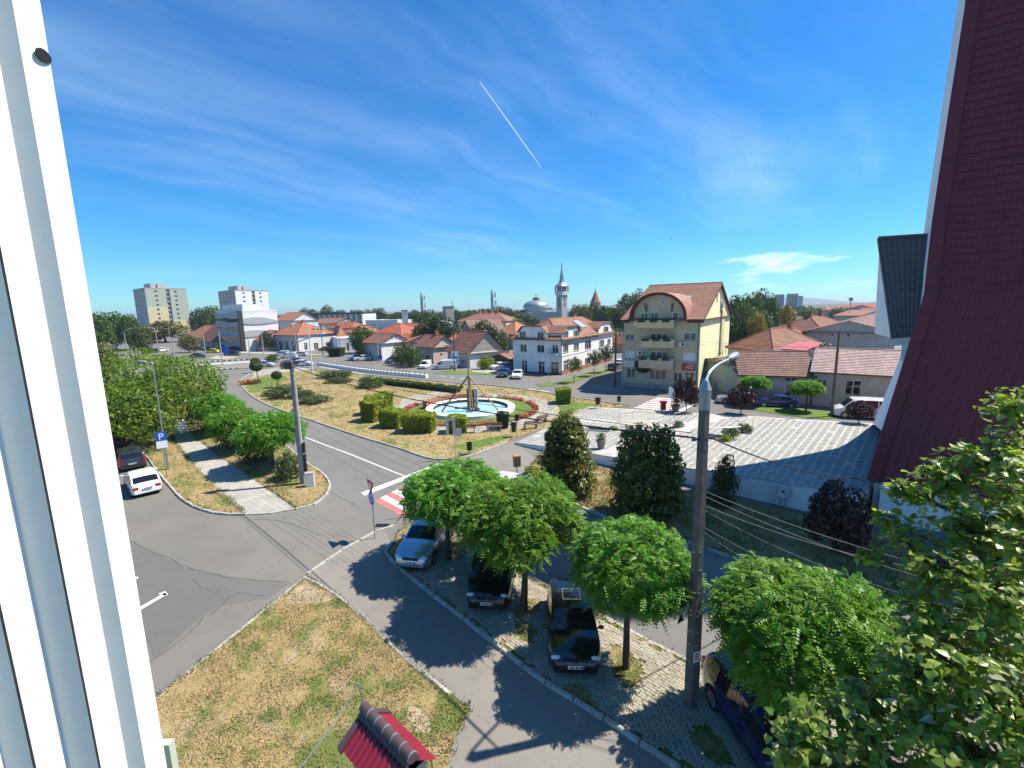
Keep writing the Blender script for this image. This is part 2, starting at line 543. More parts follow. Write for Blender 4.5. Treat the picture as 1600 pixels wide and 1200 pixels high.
M['dull_wall'] = wall_mat('dull_wall', (0.38, 0.36, 0.29), 0.5)
M['beige_wall'] = wall_mat('beige_wall', (0.50, 0.44, 0.36), 0.45)
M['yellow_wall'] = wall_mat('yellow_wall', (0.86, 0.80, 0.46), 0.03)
M['shaded_tan_wall'] = wall_mat('shaded_tan_wall', (0.58, 0.49, 0.31), 0.2)  # apartment front: the wall colour itself is dulled for its shade
M['cream_wall'] = wall_mat('cream_wall', (0.66, 0.56, 0.33), 0.3)
M['salmon_wall'] = wall_mat('salmon_wall', (0.58, 0.31, 0.2), 0.3)
M['sage_wall'] = wall_mat('sage_wall', (0.42, 0.47, 0.36), 0.3)
M['brick_base'] = wall_mat('brick_base', (0.33, 0.13, 0.075), 0.5)
M['plum'] = plain('plum_trim', (0.10, 0.022, 0.022), 0.6, 0.2, 4.0)
M['t_brown'] = tile_mat('brown_tiles', (0.27, 0.115, 0.07), (0.12, 0.065, 0.05))
M['t_rose'] = tile_mat('rose_tiles', (0.32, 0.155, 0.10), (0.19, 0.10, 0.072), moss=0.1)
M['t_dark'] = tile_mat('old_dark_tiles', (0.20, 0.105, 0.075), (0.10, 0.06, 0.05), moss=0.4)
M['t_orange'] = tile_mat('orange_tiles', (0.43, 0.175, 0.09), (0.30, 0.12, 0.065), moss=0.08)
M['t_red'] = tile_mat('red_tiles', (0.40, 0.12, 0.06), (0.25, 0.085, 0.05), moss=0.15)
M['t_pale'] = tile_mat('pale_rose_tiles', (0.42, 0.29, 0.26), (0.30, 0.19, 0.17), moss=0.12)
M['t_plum'] = plain('plum_tiles', (0.16, 0.018, 0.03), 0.5, 0.22, 2.0, spec=0.35)
M['t_char'] = plain('charcoal_tiles', (0.14, 0.115, 0.10), 0.55, 0.25, 2.0, spec=0.4)
M['wine_metal'] = plain('wine_sheet_metal', (0.215, 0.012, 0.03), 0.4, 0.12, 3.0, spec=0.5, grime=0.25)
M['brown_metal'] = plain('brown_sheet_metal', (0.085, 0.052, 0.05), 0.4, 0.15, 3.0, spec=0.5)
M['pole_grey'] = plain('pale_pole_concrete', (0.27, 0.255, 0.235), 0.92, 0.3, 3.0, 0.012, grime=0.6)
M['zinc'] = plain('zinc', (0.30, 0.33, 0.35), 0.45, 0.2, 3.0, metal=0.5)
M['tarp'] = plain('red_tarp', (0.50, 0.13, 0.15), 0.7, 0.1, 3.0)
M['terracotta'] = plain('planter', (0.20, 0.17, 0.14), 0.85, 0.2, 5.0)
M['hill'] = plain('hill', (0.07, 0.12, 0.13), 0.95, 0.2, 0.004)

M['l_robinia'] = leaf_mat('robinia_leaves', (0.075, 0.20, 0.022), (0.21, 0.42, 0.05), 0.40, dry=(0.35, 0.30, 0.05))
M['l_linden'] = leaf_mat('linden_leaves', (0.10, 0.20, 0.025), (0.36, 0.50, 0.09), 0.5, 0.36, dry=(0.50, 0.53, 0.40), spec=0.5)
M['l_walnut'] = leaf_mat('walnut_leaves', (0.065, 0.155, 0.02), (0.22, 0.36, 0.045), 0.42)
M['l_thuja'] = leaf_mat('thuja_leaves', (0.035, 0.065, 0.014), (0.22, 0.25, 0.04), 0.25, dry=(0.28, 0.18, 0.05))
M['l_hedge'] = leaf_mat('hedge_leaves', (0.10, 0.17, 0.015), (0.40, 0.44, 0.03), 0.3)
M['l_dark'] = leaf_mat('dark_leaves', (0.020, 0.045, 0.018), (0.06, 0.10, 0.03), 0.25)
M['l_mid'] = leaf_mat('mid_leaves', (0.035, 0.075, 0.020), (0.10, 0.15, 0.035), 0.3)
M['l_olive'] = leaf_mat('olive_leaves', (0.07, 0.085, 0.025), (0.19, 0.17, 0.05), 0.3)
M['l_gold'] = leaf_mat('turning_leaves', (0.16, 0.13, 0.03), (0.34, 0.24, 0.045), 0.3)
M['l_plum'] = leaf_mat('plum_leaves', (0.022, 0.010, 0.014), (0.075, 0.035, 0.04), 0.15)
M['l_bush'] = leaf_mat('bush_leaves', (0.05, 0.09, 0.035), (0.14, 0.18, 0.07), 0.3)
M['l_red'] = leaf_mat('flower_petals', (0.42, 0.035, 0.025), (0.62, 0.22, 0.16), 0.3)
M['l_yellow'] = leaf_mat('yellow_flowers', (0.55, 0.10, 0.02), (0.7, 0.45, 0.05), 0.3)
M['blade'] = lawn_mat('grass_blades', (0.50, 0.38, 0.19), (0.14, 0.19, 0.045), (0.5, 0.4, 0.25), 0.478, False)
M['wire'] = plain('wire', (0.16, 0.16, 0.165), 0.5, 0.1, 4.0)

# ------------------------------------------------------------------ ground, roads, kerbs, paving
R = random.Random(7)

def g2(pts): return [(G(*p).x, G(*p).y) for p in pts]

def sheet(name, pts, z, mat, thick=None):
    b = MB()
    if thick: b.prism(pts, z - thick, z)
    else:
        n = len(pts)
        area = sum(pts[i][0] * pts[(i + 1) % n][1] - pts[(i + 1) % n][0] * pts[i][1] for i in range(n))
        b.poly([(p[0], p[1], z) for p in (pts if area > 0 else pts[::-1])])
    return structure(b.build(name, mat))

def spline(pts, step=0.8):
    """Catmull-Rom through 2d / 3d points"""
    out = []
    n = len(pts)
    for i in range(n - 1):
        p0, p1, p2, p3 = [np.array(pts[max(0, min(n - 1, k))], float) for k in (i - 1, i, i + 1, i + 2)]
        k = max(1, int(np.linalg.norm(p2 - p1) / step))
        for j in range(k):
            t = j / k
            out.append(tuple(0.5 * (2 * p1 + (p2 - p0) * t + (2 * p0 - 5 * p1 + 4 * p2 - p3) * t * t + (3 * p1 - p0 - 3 * p2 + p3) * t ** 3)))
    out.append(tuple(pts[-1]))
    return out

def strip(name, pts, w, z, mat, kind='structure'):
    """a flat painted or sealed line along 2d points"""
    b = MB()
    L, Rr = [], []
    for i, p in enumerate(pts):
        a, c = np.array(pts[max(0, i - 1)]), np.array(pts[min(len(pts) - 1, i + 1)])
        d = c - a; d = d / (np.linalg.norm(d) + 1e-9)
        n = np.array((-d[1], d[0]))
        ww = w[i] if isinstance(w, list) else w
        L.append(np.array(p) + n * ww / 2); Rr.append(np.array(p) - n * ww / 2)
    for i in range(len(pts) - 1):
        b.quad((*Rr[i], z), (*Rr[i + 1], z), (*L[i + 1], z), (*L[i], z))
    o = b.build(name, mat)
    o['kind'] = kind
    return o

_km = MB(); _km.box(-0.485, -0.07, -0.08, 0.485, 0.07, 0.0)
_km.v = [(x * (0.985 if z == 0 else 1), y * (0.85 if z == 0 else 1), z) for x, y, z in _km.v]
KERB_ME = _km.mesh('kerb_stone', M['kerb'])
KERBS = structure(empty('kerb'))

def kerb(pts, top=0.13, individual=True, step=1.0):
    """kerb stones laid one by one along 2d points"""
    pts = spline(pts, 0.25)
    acc, last, k = 0.0, 0, 0
    far = MB()
    seg = [pts[0]]
    for i in range(1, len(pts)):
        acc += hypot(pts[i][0] - pts[i - 1][0], pts[i][1] - pts[i - 1][1])
        if acc >= step:
            seg.append(pts[i]); acc = 0
    for a, c in zip(seg, seg[1:]):
        d = hypot(c[0] - a[0], c[1] - a[1])
        mid = ((a[0] + c[0]) / 2, (a[1] + c[1]) / 2)
        an = atan2(c[1] - a[1], c[0] - a[0])
        if individual:
            o = link('kerb_stone', KERB_ME, KERBS)
            o.location = (mid[0], mid[1], top + R.uniform(-0.008, 0.008))
            o.rotation_euler = (R.uniform(-.02, .02), 0, an + R.uniform(-.015, .015))
            o.scale = (d, 1, (top + 0.05) / 0.08)
        else:
            ux, uy = cos(an), sin(an)
            far.obox((a[0] - uy * -0.07, a[1] - ux * 0.07, -0.05), (ux * d * .98, uy * d * .98, 0), (-uy * .14, ux * .14, 0), (0, 0, top + .05))
    if not individual:
        o = far.build('far_kerb', M['kerb'], KERBS)
        o['kind'] = 'stuff'

# base sheets
sheet('ground', [(-2600, -40), (2600, -40), (2600, 5200), (-2600, 5200)], -0.03, M['country'])
sheet('road', [(-135, -3), (75, -3), (75, 172), (-135, 172)], 0.0, M['asphalt'])
sheet('avenue', [(-520, 172), (-75, 172), (-150, 460), (-520, 460)], 0.0, M['road_asphalt'])

# the through road and the lower road carry newer asphalt
road_pts = g2([(690, 718), (660, 714), (620, 700), (560, 682), (500, 662), (460, 648), (420, 634), (392, 618), (378, 604), (300, 590), (345, 615), (385, 645), (430, 683), (475, 722), (505, 742), (516, 758), (560, 790), (600, 822), (640, 800)])
sheet('through_road', road_pts, 0.004, M['road_asphalt'])
low_road = g2([(640, 812), (640, 790), (800, 745), (835, 748), (915, 795), (1180, 885), (1420, 960), (1420, 1110), (1075, 1033), (985, 987), (840, 908), (740, 846), (690, 818)])
sheet('lower_road', low_road, 0.004, M['road_asphalt'])
far_road = g2([(470, 571), (495, 579), (570, 588), (640, 594), (720, 602), (830, 611), (900, 627), (985, 634), (1120, 645), (1400, 668), (1400, 645), (1130, 628), (1078, 618), (960, 612), (880, 604), (797, 590), (735, 583), (660, 576), (560, 566), (500, 560)])
sheet('far_road', far_road, 0.004, M['road_asphalt'])

# lawns: each a raised bed
lawnA = g2([(475, 905), (500, 915), (560, 958), (620, 1018), (690, 1077), (733, 1108), (712, 1150)]) + [(-1.9, 10.6), (-2.0, 2.0), (-13.5, 2.0), (-13.0, 10.0)] + g2([(245, 1092), (360, 1000)])
sheet('near_lawn', lawnA, 0.07, M['lawn'], 0.12)
lawnG = g2([(378, 604), (392, 618), (420, 634), (460, 648), (500, 662), (560, 682), (620, 700), (660, 714), (690, 718), (735, 712), (803, 686), (880, 661), (930, 640), (985, 635), (940, 629), (880, 620), (830, 611), (760, 603), (720, 601), (640, 593), (570, 587), (500, 578), (465, 576), (400, 588)])
sheet('park_lawn', lawnG, 0.08, M['lawn2'], 0.14)
lawnE = g2([(838, 747), (915, 796), (1050, 839), (1180, 884), (1420, 955), (1500, 900), (1400, 842), (1360, 831), (1280, 811), (1060, 766), (920, 726), (850, 706), (838, 716), (830, 728)])
sheet('strip_lawn', lawnE, 0.07, M['lawn3'], 0.12)
lawnT = g2([(300, 680), (345, 715), (400, 752), (462, 795), (490, 788), (506, 776), (514, 760), (503, 742), (475, 722), (430, 683), (385, 645), (345, 615), (315, 592), (285, 600), (280, 640)])
sheet('tree_lawn', lawnT, 0.09, M['lawn'], 0.14)
lawnP = g2([(385, 804), (345, 803), (312, 795), (285, 780), (268, 762), (245, 735), (228, 712), (200, 690), (130, 690), (130, 640), (200, 600), (283, 600), (278, 640), (270, 690), (330, 755)])
sheet('parking_lawn', lawnP, 0.09, M['lawn'], 0.14)
path = g2([(385, 805), (425, 803), (462, 796), (400, 752), (345, 715), (300, 680), (281, 640), (285, 600), (283, 600), (278, 640), (270, 690), (330, 755)])
sheet('footpath', path, 0.055, M['sidewalk'], 0.1)
kerb(g2([(385, 805), (345, 804), (312, 796), (285, 781), (268, 763), (245, 736), (228, 713), (200, 690)]))
kerb(g2([(462, 797), (490, 790), (507, 777), (516, 760), (504, 741), (475, 721), (430, 682), (385, 644), (345, 614)]))
kerb(g2([(378, 604), (392, 618), (420, 634), (460, 648), (500, 662), (560, 682), (620, 700), (660, 714), (690, 719), (735, 713), (803, 687)]))
kerb(g2([(378, 603), (400, 587), (465, 575), (500, 577), (570, 586), (640, 592), (720, 600), (760, 602), (830, 610), (880, 619), (940, 628), (985, 634)]), individual=False)
kerb(g2([(830, 729), (838, 748), (915, 797), (1050, 840), (1180, 885), (1420, 957)]))
kerb(g2([(475, 904), (500, 915), (560, 958), (620, 1018), (690, 1077), (733, 1108)]), top=0.085)
kerb(g2([(474, 905), (360, 1000), (245, 1092)]), top=0.075)

# driveway between the lawn and the parking strip
drive = g2([(480, 900), (535, 862), (600, 827), (612, 850), (600, 868), (650, 912), (720, 967), (840, 1062), (920, 1112), (1040, 1192)]) + [(4.2, 6), (-2.3, 2.0), (-2.3, 10.3)] + g2([(716, 1150), (736, 1109), (690, 1073), (620, 1014), (560, 954), (500, 911)])
sheet('driveway', drive, 0.035, M['path_asphalt'], 0.06)
kerb(g2([(480, 898), (535, 860), (575, 838), (600, 825), (640, 819)]), top=0.07)

# paved parking strip under the globe trees
stripC = g2([(614, 851), (625, 830), (645, 820), (690, 820), (740, 848), (840, 910), (985, 989), (1075, 1035), (1330, 1100), (1330, 1300), (1120, 1240), (1040, 1190), (920, 1110), (840, 1060), (720, 965), (650, 910), (600, 866)])
sheet('parking_strip', stripC, 0.09, M['lawn'], 0.12)
kerb(g2([(614, 849), (602, 866), (650, 911), (720, 966), (840, 1061), (920, 1111), (1040, 1191), (1110, 1238)]), top=0.15)
kerb(g2([(740, 847), (840, 909), (985, 988), (1075, 1034), (1250, 1080)]), top=0.10)

def inside(p, poly):
    x, y = p; c = False; n = len(poly)
    for i in range(n):
        x1, y1 = poly[i]; x2, y2 = poly[(i + 1) % n]
        if (y1 > y) != (y2 > y) and x < (x2 - x1) * (y - y1) / (y2 - y1) + x1: c = not c
    return c

def seen(x, y, z=0.0):
    a, b = P(x, y, z)
    return -20 < a < 1620 and -20 < b < 1225

_pm = MB(); _pm.box(-0.115, -0.055, -0.03, 0.115, 0.055, 0.0)
_pm.v = [(x * (0.95 if z == 0 else 1), y * (0.92 if z == 0 else 1), z) for x, y, z in _pm.v]
PAVER_ME = _pm.mesh('paver', M['paver'])

def pavers():
    a, c = G(640, 900), G(1040, 1190)
    d = Vector((c.x - a.x, c.y - a.y, 0)).normalized()
    n = Vector((-d.y, d.x, 0))
    out = []
    poly = stripC
    trees = [G(700, 870), G(818, 955), G(978, 1045)]
    for i in range(-8, 130):
        for j in range(-2, 60):
            p = a + d * (i * 0.24 + (0.12 if j % 2 else 0)) + n * (j * 0.12)
            if not inside((p.x, p.y), poly) or not seen(p.x, p.y): continue
            bare = min((p - q.xy.to_3d()).length for q in trees)
            edge = all(inside((p.x + ex, p.y + ey), poly) for ex, ey in ((.35, 0), (-.35, 0), (0, .35), (0, -.35)))
            if bare < 0.55 + 0.35 * sin(p.x * 3.1) * sin(p.y * 2.3) or (not edge and R.random() < 0.55): continue
            if sin(p.x * 1.9 + 1) * sin(p.y * 1.3 + p.x * .6) > 0.72: continue
            out.append(p)
    out.sort(key=lambda p: p.y + abs(p.x - 4) * 0.8)
    root = structure(empty('paving'))
    an = atan2(d.y, d.x)
    rest = MB()
    for k, p in enumerate(out):
        h = 0.118 + R.uniform(-0.012, 0.008)
        if k < 290:
            o = link('paver', PAVER_ME, root)
            o.location = (p.x, p.y, h); o.rotation_euler = (R.uniform(-.04, .04), R.uniform(-.03, .03), an + R.uniform(-.03, .03))
        else:
            dd, nn = d * 0.11, n * 0.052
            rest.add([p - dd - nn + Vector((0, 0, h)), p + dd - nn + Vector((0, 0, h)), p + dd + nn + Vector((0, 0, h)), p - dd + nn + Vector((0, 0, h)),
                      p - dd * 1.05 - nn * 1.08 + Vector((0, 0, .08)), p + dd * 1.05 - nn * 1.08 + Vector((0, 0, .08)), p + dd * 1.05 + nn * 1.08 + Vector((0, 0, .08)), p - dd * 1.05 + nn * 1.08 + Vector((0, 0, .08))],
                     [(0, 1, 2, 3), (4, 5, 1, 0), (5, 6, 2, 1), (6, 7, 3, 2), (7, 4, 0, 3)])
    stuff(rest.build('paver_rows', M['paver'], root))
pavers()

# asphalt path beside the park, sealed cracks, patches
sheet('park_path', g2([(692, 722), (735, 716), (803, 690), (835, 716), (828, 730), (836, 746), (800, 744), (730, 760)]), 0.006, M['path_asphalt'])
for i, pl in enumerate([[(196, 842), (240, 862), (290, 885), (330, 896), (380, 905), (450, 908)], [(232, 1036), (268, 1010), (300, 985), (320, 962), (332, 950)],
                        [(365, 927), (385, 928), (410, 931)], [(330, 960), (360, 932), (372, 925)], [(560, 792), (520, 770), (480, 745)],
                        [(300, 905), (330, 925), (352, 918)], [(395, 812), (440, 815), (500, 836)]]):
    pp = [(x + R.uniform(-.06, .06), y + R.uniform(-.06, .06)) for x, y in spline(g2(pl), 0.35)]
    strip('sealed_crack', pp, [0.012 + 0.035 * R.random() for _ in pp], 0.008, M['tar'])
sheet('asphalt_patch', g2([(200, 845), (290, 887), (390, 907), (455, 910), (420, 935), (330, 950), (240, 1030), (215, 960)]), 0.004, M['patch'])
c_ = G(597, 821); b = MB(); b.box(c_.x - .38, c_.y - .2, -.01, c_.x + .38, c_.y + .2, .012); structure(b.build('road_drain', M['black']))

sheet('bare_soil', spline(g2([(478, 912), (500, 922), (526, 934), (512, 942), (470, 948), (446, 944), (456, 926), (478, 912)]), .3)[:-1], .074, M['soil'])
sheet('bare_soil', spline(g2([(640, 1102), (668, 1122), (672, 1150), (652, 1148), (636, 1122), (640, 1102)]), .3)[:-1], .074, M['soil'])
# markings
def mark(name, pts, mat, z=0.009): return sheet(name, pts, z, mat)
mark('stop_line', g2([(564, 770), (688, 723), (694, 726), (570, 774.5)]), M['white_mark'])
strip('lane_line', g2([(468, 680), (550, 711), (632, 744)]), 0.14, 0.009, M['white_mark'])
mark('bay_line', g2([(218, 949), (258, 926), (261, 929), (220, 953)]), M['white_mark'])
mark('bay_line', g2([(247, 928), (258, 924), (263, 929), (259, 931)]), M['white_mark'])
mark('bay_line', g2([(205, 905), (214, 901), (217, 903), (208, 908)]), M['white_mark'])
mark('lane_dash', g2([(1058, 912), (1080, 919), (1079, 921), (1057, 914)]), M['white_mark'])

def zebra(A, B, dirv, length, n, first, group):
    root = structure(empty('pedestrian_crossing'))
    A, B = Vector(A), Vector(B)
    for k in range(n):
        a, c = A.lerp(B, k / n), A.lerp(B, (k + 0.97) / n)
        m_ = M['red_mark'] if (k + first) % 2 == 0 else M['white_mark']
        b = MB(); z = Vector((0, 0, 0.009))
        b.quad(a + z, a + dirv * length + z, c + dirv * length + z, c + z)
        b.build('stripe', m_, root)
A, B = G(585, 783), G(712, 718)
dv = (G(640, 806) - G(594, 781)).normalized()
zebra(A, B, dv, 3.4, int((B - A).length / 0.52), 0, 'near')
A, B, C_ = G(991, 637), G(1026, 621), G(1044, 642)
zebra(A, B, (C_ - A).normalized(), (C_ - A).length, 13, 1, 'far')
mark('stop_line', g2([(1056, 643), (1082, 631), (1086, 632), (1062, 645)]), M['white_mark'])
for a, c in (((500, 573), (569, 584.6)), ((718, 591.3), (727, 592.3)), ((704, 589.4), (709, 590)), ((690, 587.6), (696, 588.3)), ((736, 607), (748, 608.8)), ((770, 609.5), (782, 611)),
             ((783, 606), (793, 607.2)), ((826, 607.5), (838, 609)), ((843, 610), (858, 612)), ((540, 574), (556, 576.5)), ((575, 579.5), (590, 581.5))):
    strip('lane_dash', g2([a, c]), 0.25, 0.009, M['white_mark'])

# pavements of the park: the ring round the fountain, the benches' walk, the striped tip
FC = G(735.5, 641); FC.z = 0
def ring(name, r0, r1, z, mat, n=72, a0=0, a1=2 * pi):
    b = MB()
    for i in range(n):
        p, q = a0 + (a1 - a0) * i / n, a0 + (a1 - a0) * (i + 1) / n
        b.quad(*[(FC.x + r * cos(t), FC.y + r * sin(t), z) for r, t in ((r0, p), (r1, p), (r1, q), (r0, q))])
    return structure(b.build(name, mat))
ring('ring_path', 8.2, 10.6, 0.092, M['sidewalk'])
ring('ring_lawn', 5.3, 7.4, 0.092, M['green'])
ring('flower_soil', 7.4, 8.2, 0.09, M['country'])
sheet('bench_walk', g2([(566, 594), (640, 602), (720, 612), (712, 616), (640, 607), (562, 597)]), 0.09, M['sidewalk'])
sheet('bench_walk', g2([(640, 640), (620, 636), (632, 622), (690, 612), (720, 610), (700, 616), (655, 626)]), 0.086, M['sidewalk'])
sheet('striped_pavement', g2([(372, 596), (392, 582), (440, 574.5), (492, 576), (470, 580), (430, 583), (398, 590), (380, 603)]), 0.125, M['sidewalk'], 0.12)
for k in range(6):
    t = k / 6.0
    strip('pavement_stripe', g2([(376 + 4 * t, 594 + 8 * t), (394 + 3 * t, 583 + 6 * t), (440 - 5 * t, 575.2 + 7 * t)]), 0.35, 0.131, M['paver_dark'])
sheet('green_patch', g2([(385, 606), (402, 592), (440, 586), (452, 592), (430, 604), (398, 615)]), 0.088, M['green'])
sheet('green_patch', g2([(880, 655), (905, 640), (935, 633), (890, 628), (872, 636)]), 0.088, M['green'])
sheet('green_patch', g2([(705, 700), (735, 692), (790, 680), (800, 684), (735, 706)]), 0.088, M['green'])

# verges and yards across the far road
sheet('verge', g2([(676, 584), (700, 579.5), (737, 581), (790, 586), (760, 585.5), (735, 585)]), 0.06, M['green'], 0.06)
sheet('yard', g2([(737, 581.3), (742, 576), (812, 572), (800, 588), (791, 586)]), 0.05, M['sidewalk'], 0.05)
sheet('verge', g2([(838, 601), (858, 597.5), (872, 599), (866, 603), (846, 604)]), 0.06, M['green'], 0.06)
sheet('verge', g2([(872, 597), (905, 588), (955, 575), (962, 578), (915, 591), (885, 602)]), 0.06, M['green'], 0.06)
sheet('side_street_pavement', g2([(912, 608), (966, 590), (974, 598), (1090, 610), (1086, 619), (1030, 616), (960, 612)]), 0.07, M['path_asphalt'], 0.07)
sheet('verge', g2([(1172, 636), (1200, 634), (1300, 644), (1330, 652), (1290, 655), (1230, 650), (1180, 641)]), 0.06, M['green'], 0.06)
sheet('pavement', g2([(365, 549.5), (470, 552.5), (520, 556), (470, 555), (365, 552)]), 0.1, M['sidewalk'], 0.1)
sheet('splitter_island', g2([(325, 561.5), (338, 556.5), (372, 558), (352, 562)]), 0.12, M['sidewalk'], 0.12)
sheet('traffic_island', g2([(285, 571.5), (330, 568), (392, 564.5), (425, 567), (415, 574), (370, 577), (308, 580), (280, 580)]), 0.12, M['path_asphalt'], 0.12)
sheet('island_edge', g2([(285, 571.5), (330, 568), (392, 564.5), (425, 567), (415, 568.8), (392, 567), (330, 571), (285, 574.5)]), 0.13, M['paver_light'])
def dashes(a, c, n, w):
    root = structure(empty('striped_kerb'))
    A, B = G(*a), G(*c)
    d = (B - A) / n
    u = d.normalized(); v = Vector((-u.y, u.x, 0)) * w
    for k in range(n):
        b = MB(); b.obox(A + d * k - Vector((0, 0, .02)), d * 0.97, v, Vector((0, 0, .26)))
        b.build('kerb_block', M['paver_white'] if k % 2 == 0 else M['dark'], root)
dashes((287, 568), (388, 562.5), 22, 0.5)
dashes((305, 580.5), (372, 576.5), 14, 0.5)

# ------------------------------------------------------------------ raised plaza with its white wall
NL, NR, FR, FL = Vector((0.3, 40.0, 0.12)), Vector((19.1, 23.6, 1.6)), Vector((36.5, 43.6, 0.12)), Vector((9.2, 54.6, 0.10))
def PL(u, v): return NL.lerp(NR, u).lerp(FL.lerp(FR, u), v)
def uv_of(x, y):
    u = v = 0.5
    for _ in range(25):
        p = PL(u, v); e = 1e-3
        du, dw = (PL(u + e, v) - p) / e, (PL(u, v + e) - p) / e
        det = du.x * dw.y - du.y * dw.x
        rx, ry = x - p.x, y - p.y
        u += (rx * dw.y - ry * dw.x) / det; v += (du.x * ry - du.y * rx) / det
    return u, v
def PZ(px, py):
    """photograph pixel -> point on the plaza"""
    z = 0.5
    for _ in range(12):
        p = G(px, py, z); u, v = uv_of(p.x, p.y); z = PL(u, v).z
    return Vector((p.x, p.y, z))

def plaza():
    b = MB(); n = 14
    for i in range(n):
        for j in range(n):
            b.quad(PL(i / n, j / n), PL((i + 1) / n, j / n), PL((i + 1) / n, (j + 1) / n), PL(i / n, (j + 1) / n))
    for i in range(n):   # far and left edges down to the road
        for v in (1.0,):
            a, c = PL(i / n, v), PL((i + 1) / n, v)
            b.quad(a, c, Vector((c.x, c.y, -.1)), Vector((a.x, a.y, -.1)))
    for j in range(n):
        for u in (0.0, 1.0):
            a, c = PL(u, j / n), PL(u, (j + 1) / n)
            b.quad(a, c, Vector((c.x, c.y, -.1)), Vector((a.x, a.y, -.1)))
    root = structure(empty('plaza'))
    b.build('paved_bed', M['paver_light'], root)
    # dark slabs laid in a grid, with lighter plain walks left between the fields
    walks = [(0.36, 0.43), (0.0, 0.0)]
    slabs = []
    Lu, Lv = 27.0, 20.5
    nu, nv = int(Lu / 0.56), int(Lv / 0.60)
    for i in range(nu):
        for j in range(nv):
            u, v = (i + 0.5) / nu, (j + 0.5) / nv
            if 0.37 < u - 0.16 * v + 0.06 < 0.45 or v > 0.97: continue
            if 0.56 < v < 0.64 and u < 0.44: continue
            if R.random() < 0.015: continue
            big = ((i // 1) + j) % 2 == 0
            hu, hv = (0.40 if big else 0.30) / nu, (0.44 if big else 0.30) / nv
            slabs.append((u, v, hu, hv))
    slabs.sort(key=lambda s: PL(s[0], s[1]).length)
    rest = [MB(), MB()]
    z1, z0 = Vector((0, 0, 0.012)), Vector((0, 0, -0.01))
    k = 0
    for u, v, hu, hv in slabs:
        a, c, d, e = PL(u - hu, v - hv), PL(u + hu, v - hv), PL(u + hu, v + hv), PL(u - hu, v + hv)
        w = Vector((0, 0, R.uniform(-.003, .003)))
        if k < 290 and seen(a.x, a.y, a.z):
            q = MB(); o = (a + d) / 2
            q.add([p - o + z1 + w for p in (a, c, d, e)] + [p - o + z0 for p in (a, c, d, e)], [(0, 1, 2, 3), (4, 5, 1, 0), (5, 6, 2, 1), (6, 7, 3, 2), (7, 4, 0, 3)])
            ob = q.build('paving_slab', M['paver_dark'], root); ob.location = o
            k += 1
        else:
            rest[0].quad(a + z1 + w, c + z1 + w, d + z1 + w, e + z1 + w)
    stuff(rest[0].build('paving_slabs', M['paver_dark'], root))
    # concrete covers near the wall
    for px, py in ((1205, 733), (1262, 748), (1095, 700)):
        p = PZ(px, py); q = MB(); q.box(-.55, -.35, -.02, .55, .35, .025)
        ob = q.build('concrete_cover', M['concrete'], root, ); ob.location = p; ob.rotation_euler = (0, 0, atan2(NR.y - NL.y, NR.x - NL.x))
plaza()

def plaza_wall():
    t = thing('retaining_wall', 'long low white retaining wall along the lawn below the checkered plaza', 'wall', NL)
    n = 12
    off = Vector((-0.16, -0.2, 0))
    for k in range(n):
        a, c = PL(k / n, 0) - NL, PL((k + 1) / n, 0) - NL
        dn = Vector((c - a)).normalized(); nn = Vector((dn.y, -dn.x, 0)) * 0.2
        b = MB()
        h0 = Vector((0, 0, -NL.z - 0.05))
        top = Vector((0, 0, 0.05 + (0.03 if k % 2 else 0)))
        A, C = a.copy(), c.copy()
        b.add([Vector((A.x, A.y, 0)) + nn + h0, Vector((C.x, C.y, 0)) + nn + h0, C + nn + top, A + nn + top,
               Vector((A.x, A.y, 0)) + h0, Vector((C.x, C.y, 0)) + h0, C + top, A + top],
              [(0, 1, 2, 3), (3, 2, 6, 7), (5, 4, 7, 6), (1, 5, 6, 2), (4, 0, 3, 7)])
        b.build('wall_section', M['clean_white'], t)
        q = MB()
        e = Vector((0, 0, 0.05))
        q.obox(A + top - nn * 0.1, C - A, nn * 1.3, e)
        q.build('coping', M['concrete'], t)
plaza_wall()

def rail(label, pts, h=0.95):
    pts = [PZ(*p) for p in pts]
    t = thing('handrail', label, 'handrail', pts[0])
    loc = [p - pts[0] for p in pts]
    for p in loc:
        b = MB(); b.tube([p, p + Vector((0, 0, h))], 0.024, 6); b.build('post', M['steel'], t)
    for a, c in zip(loc, loc[1:]):
        b = MB(); b.tube([a + Vector((0, 0, h)), c + Vector((0, 0, h))], 0.024, 6)
        b.build('rail', M['steel'], t)
rail('steel handrail on the plaza above the left dark trench', [(968, 658), (989, 655)])
rail('steel handrail on the plaza between two light ramps', [(1053, 660), (1072, 656)])
rail('steel handrail beside the shrubs at the right dark trench', [(1153, 672), (1176, 667)])
rail('long low steel handrail right of the tall pole over the dark trench', [(1102, 688), (1132, 688), (1156, 686)], 1.1)
rail('steel handrail behind the thujas along the middle trench', [(1000, 676), (1030, 672), (1046, 668)])

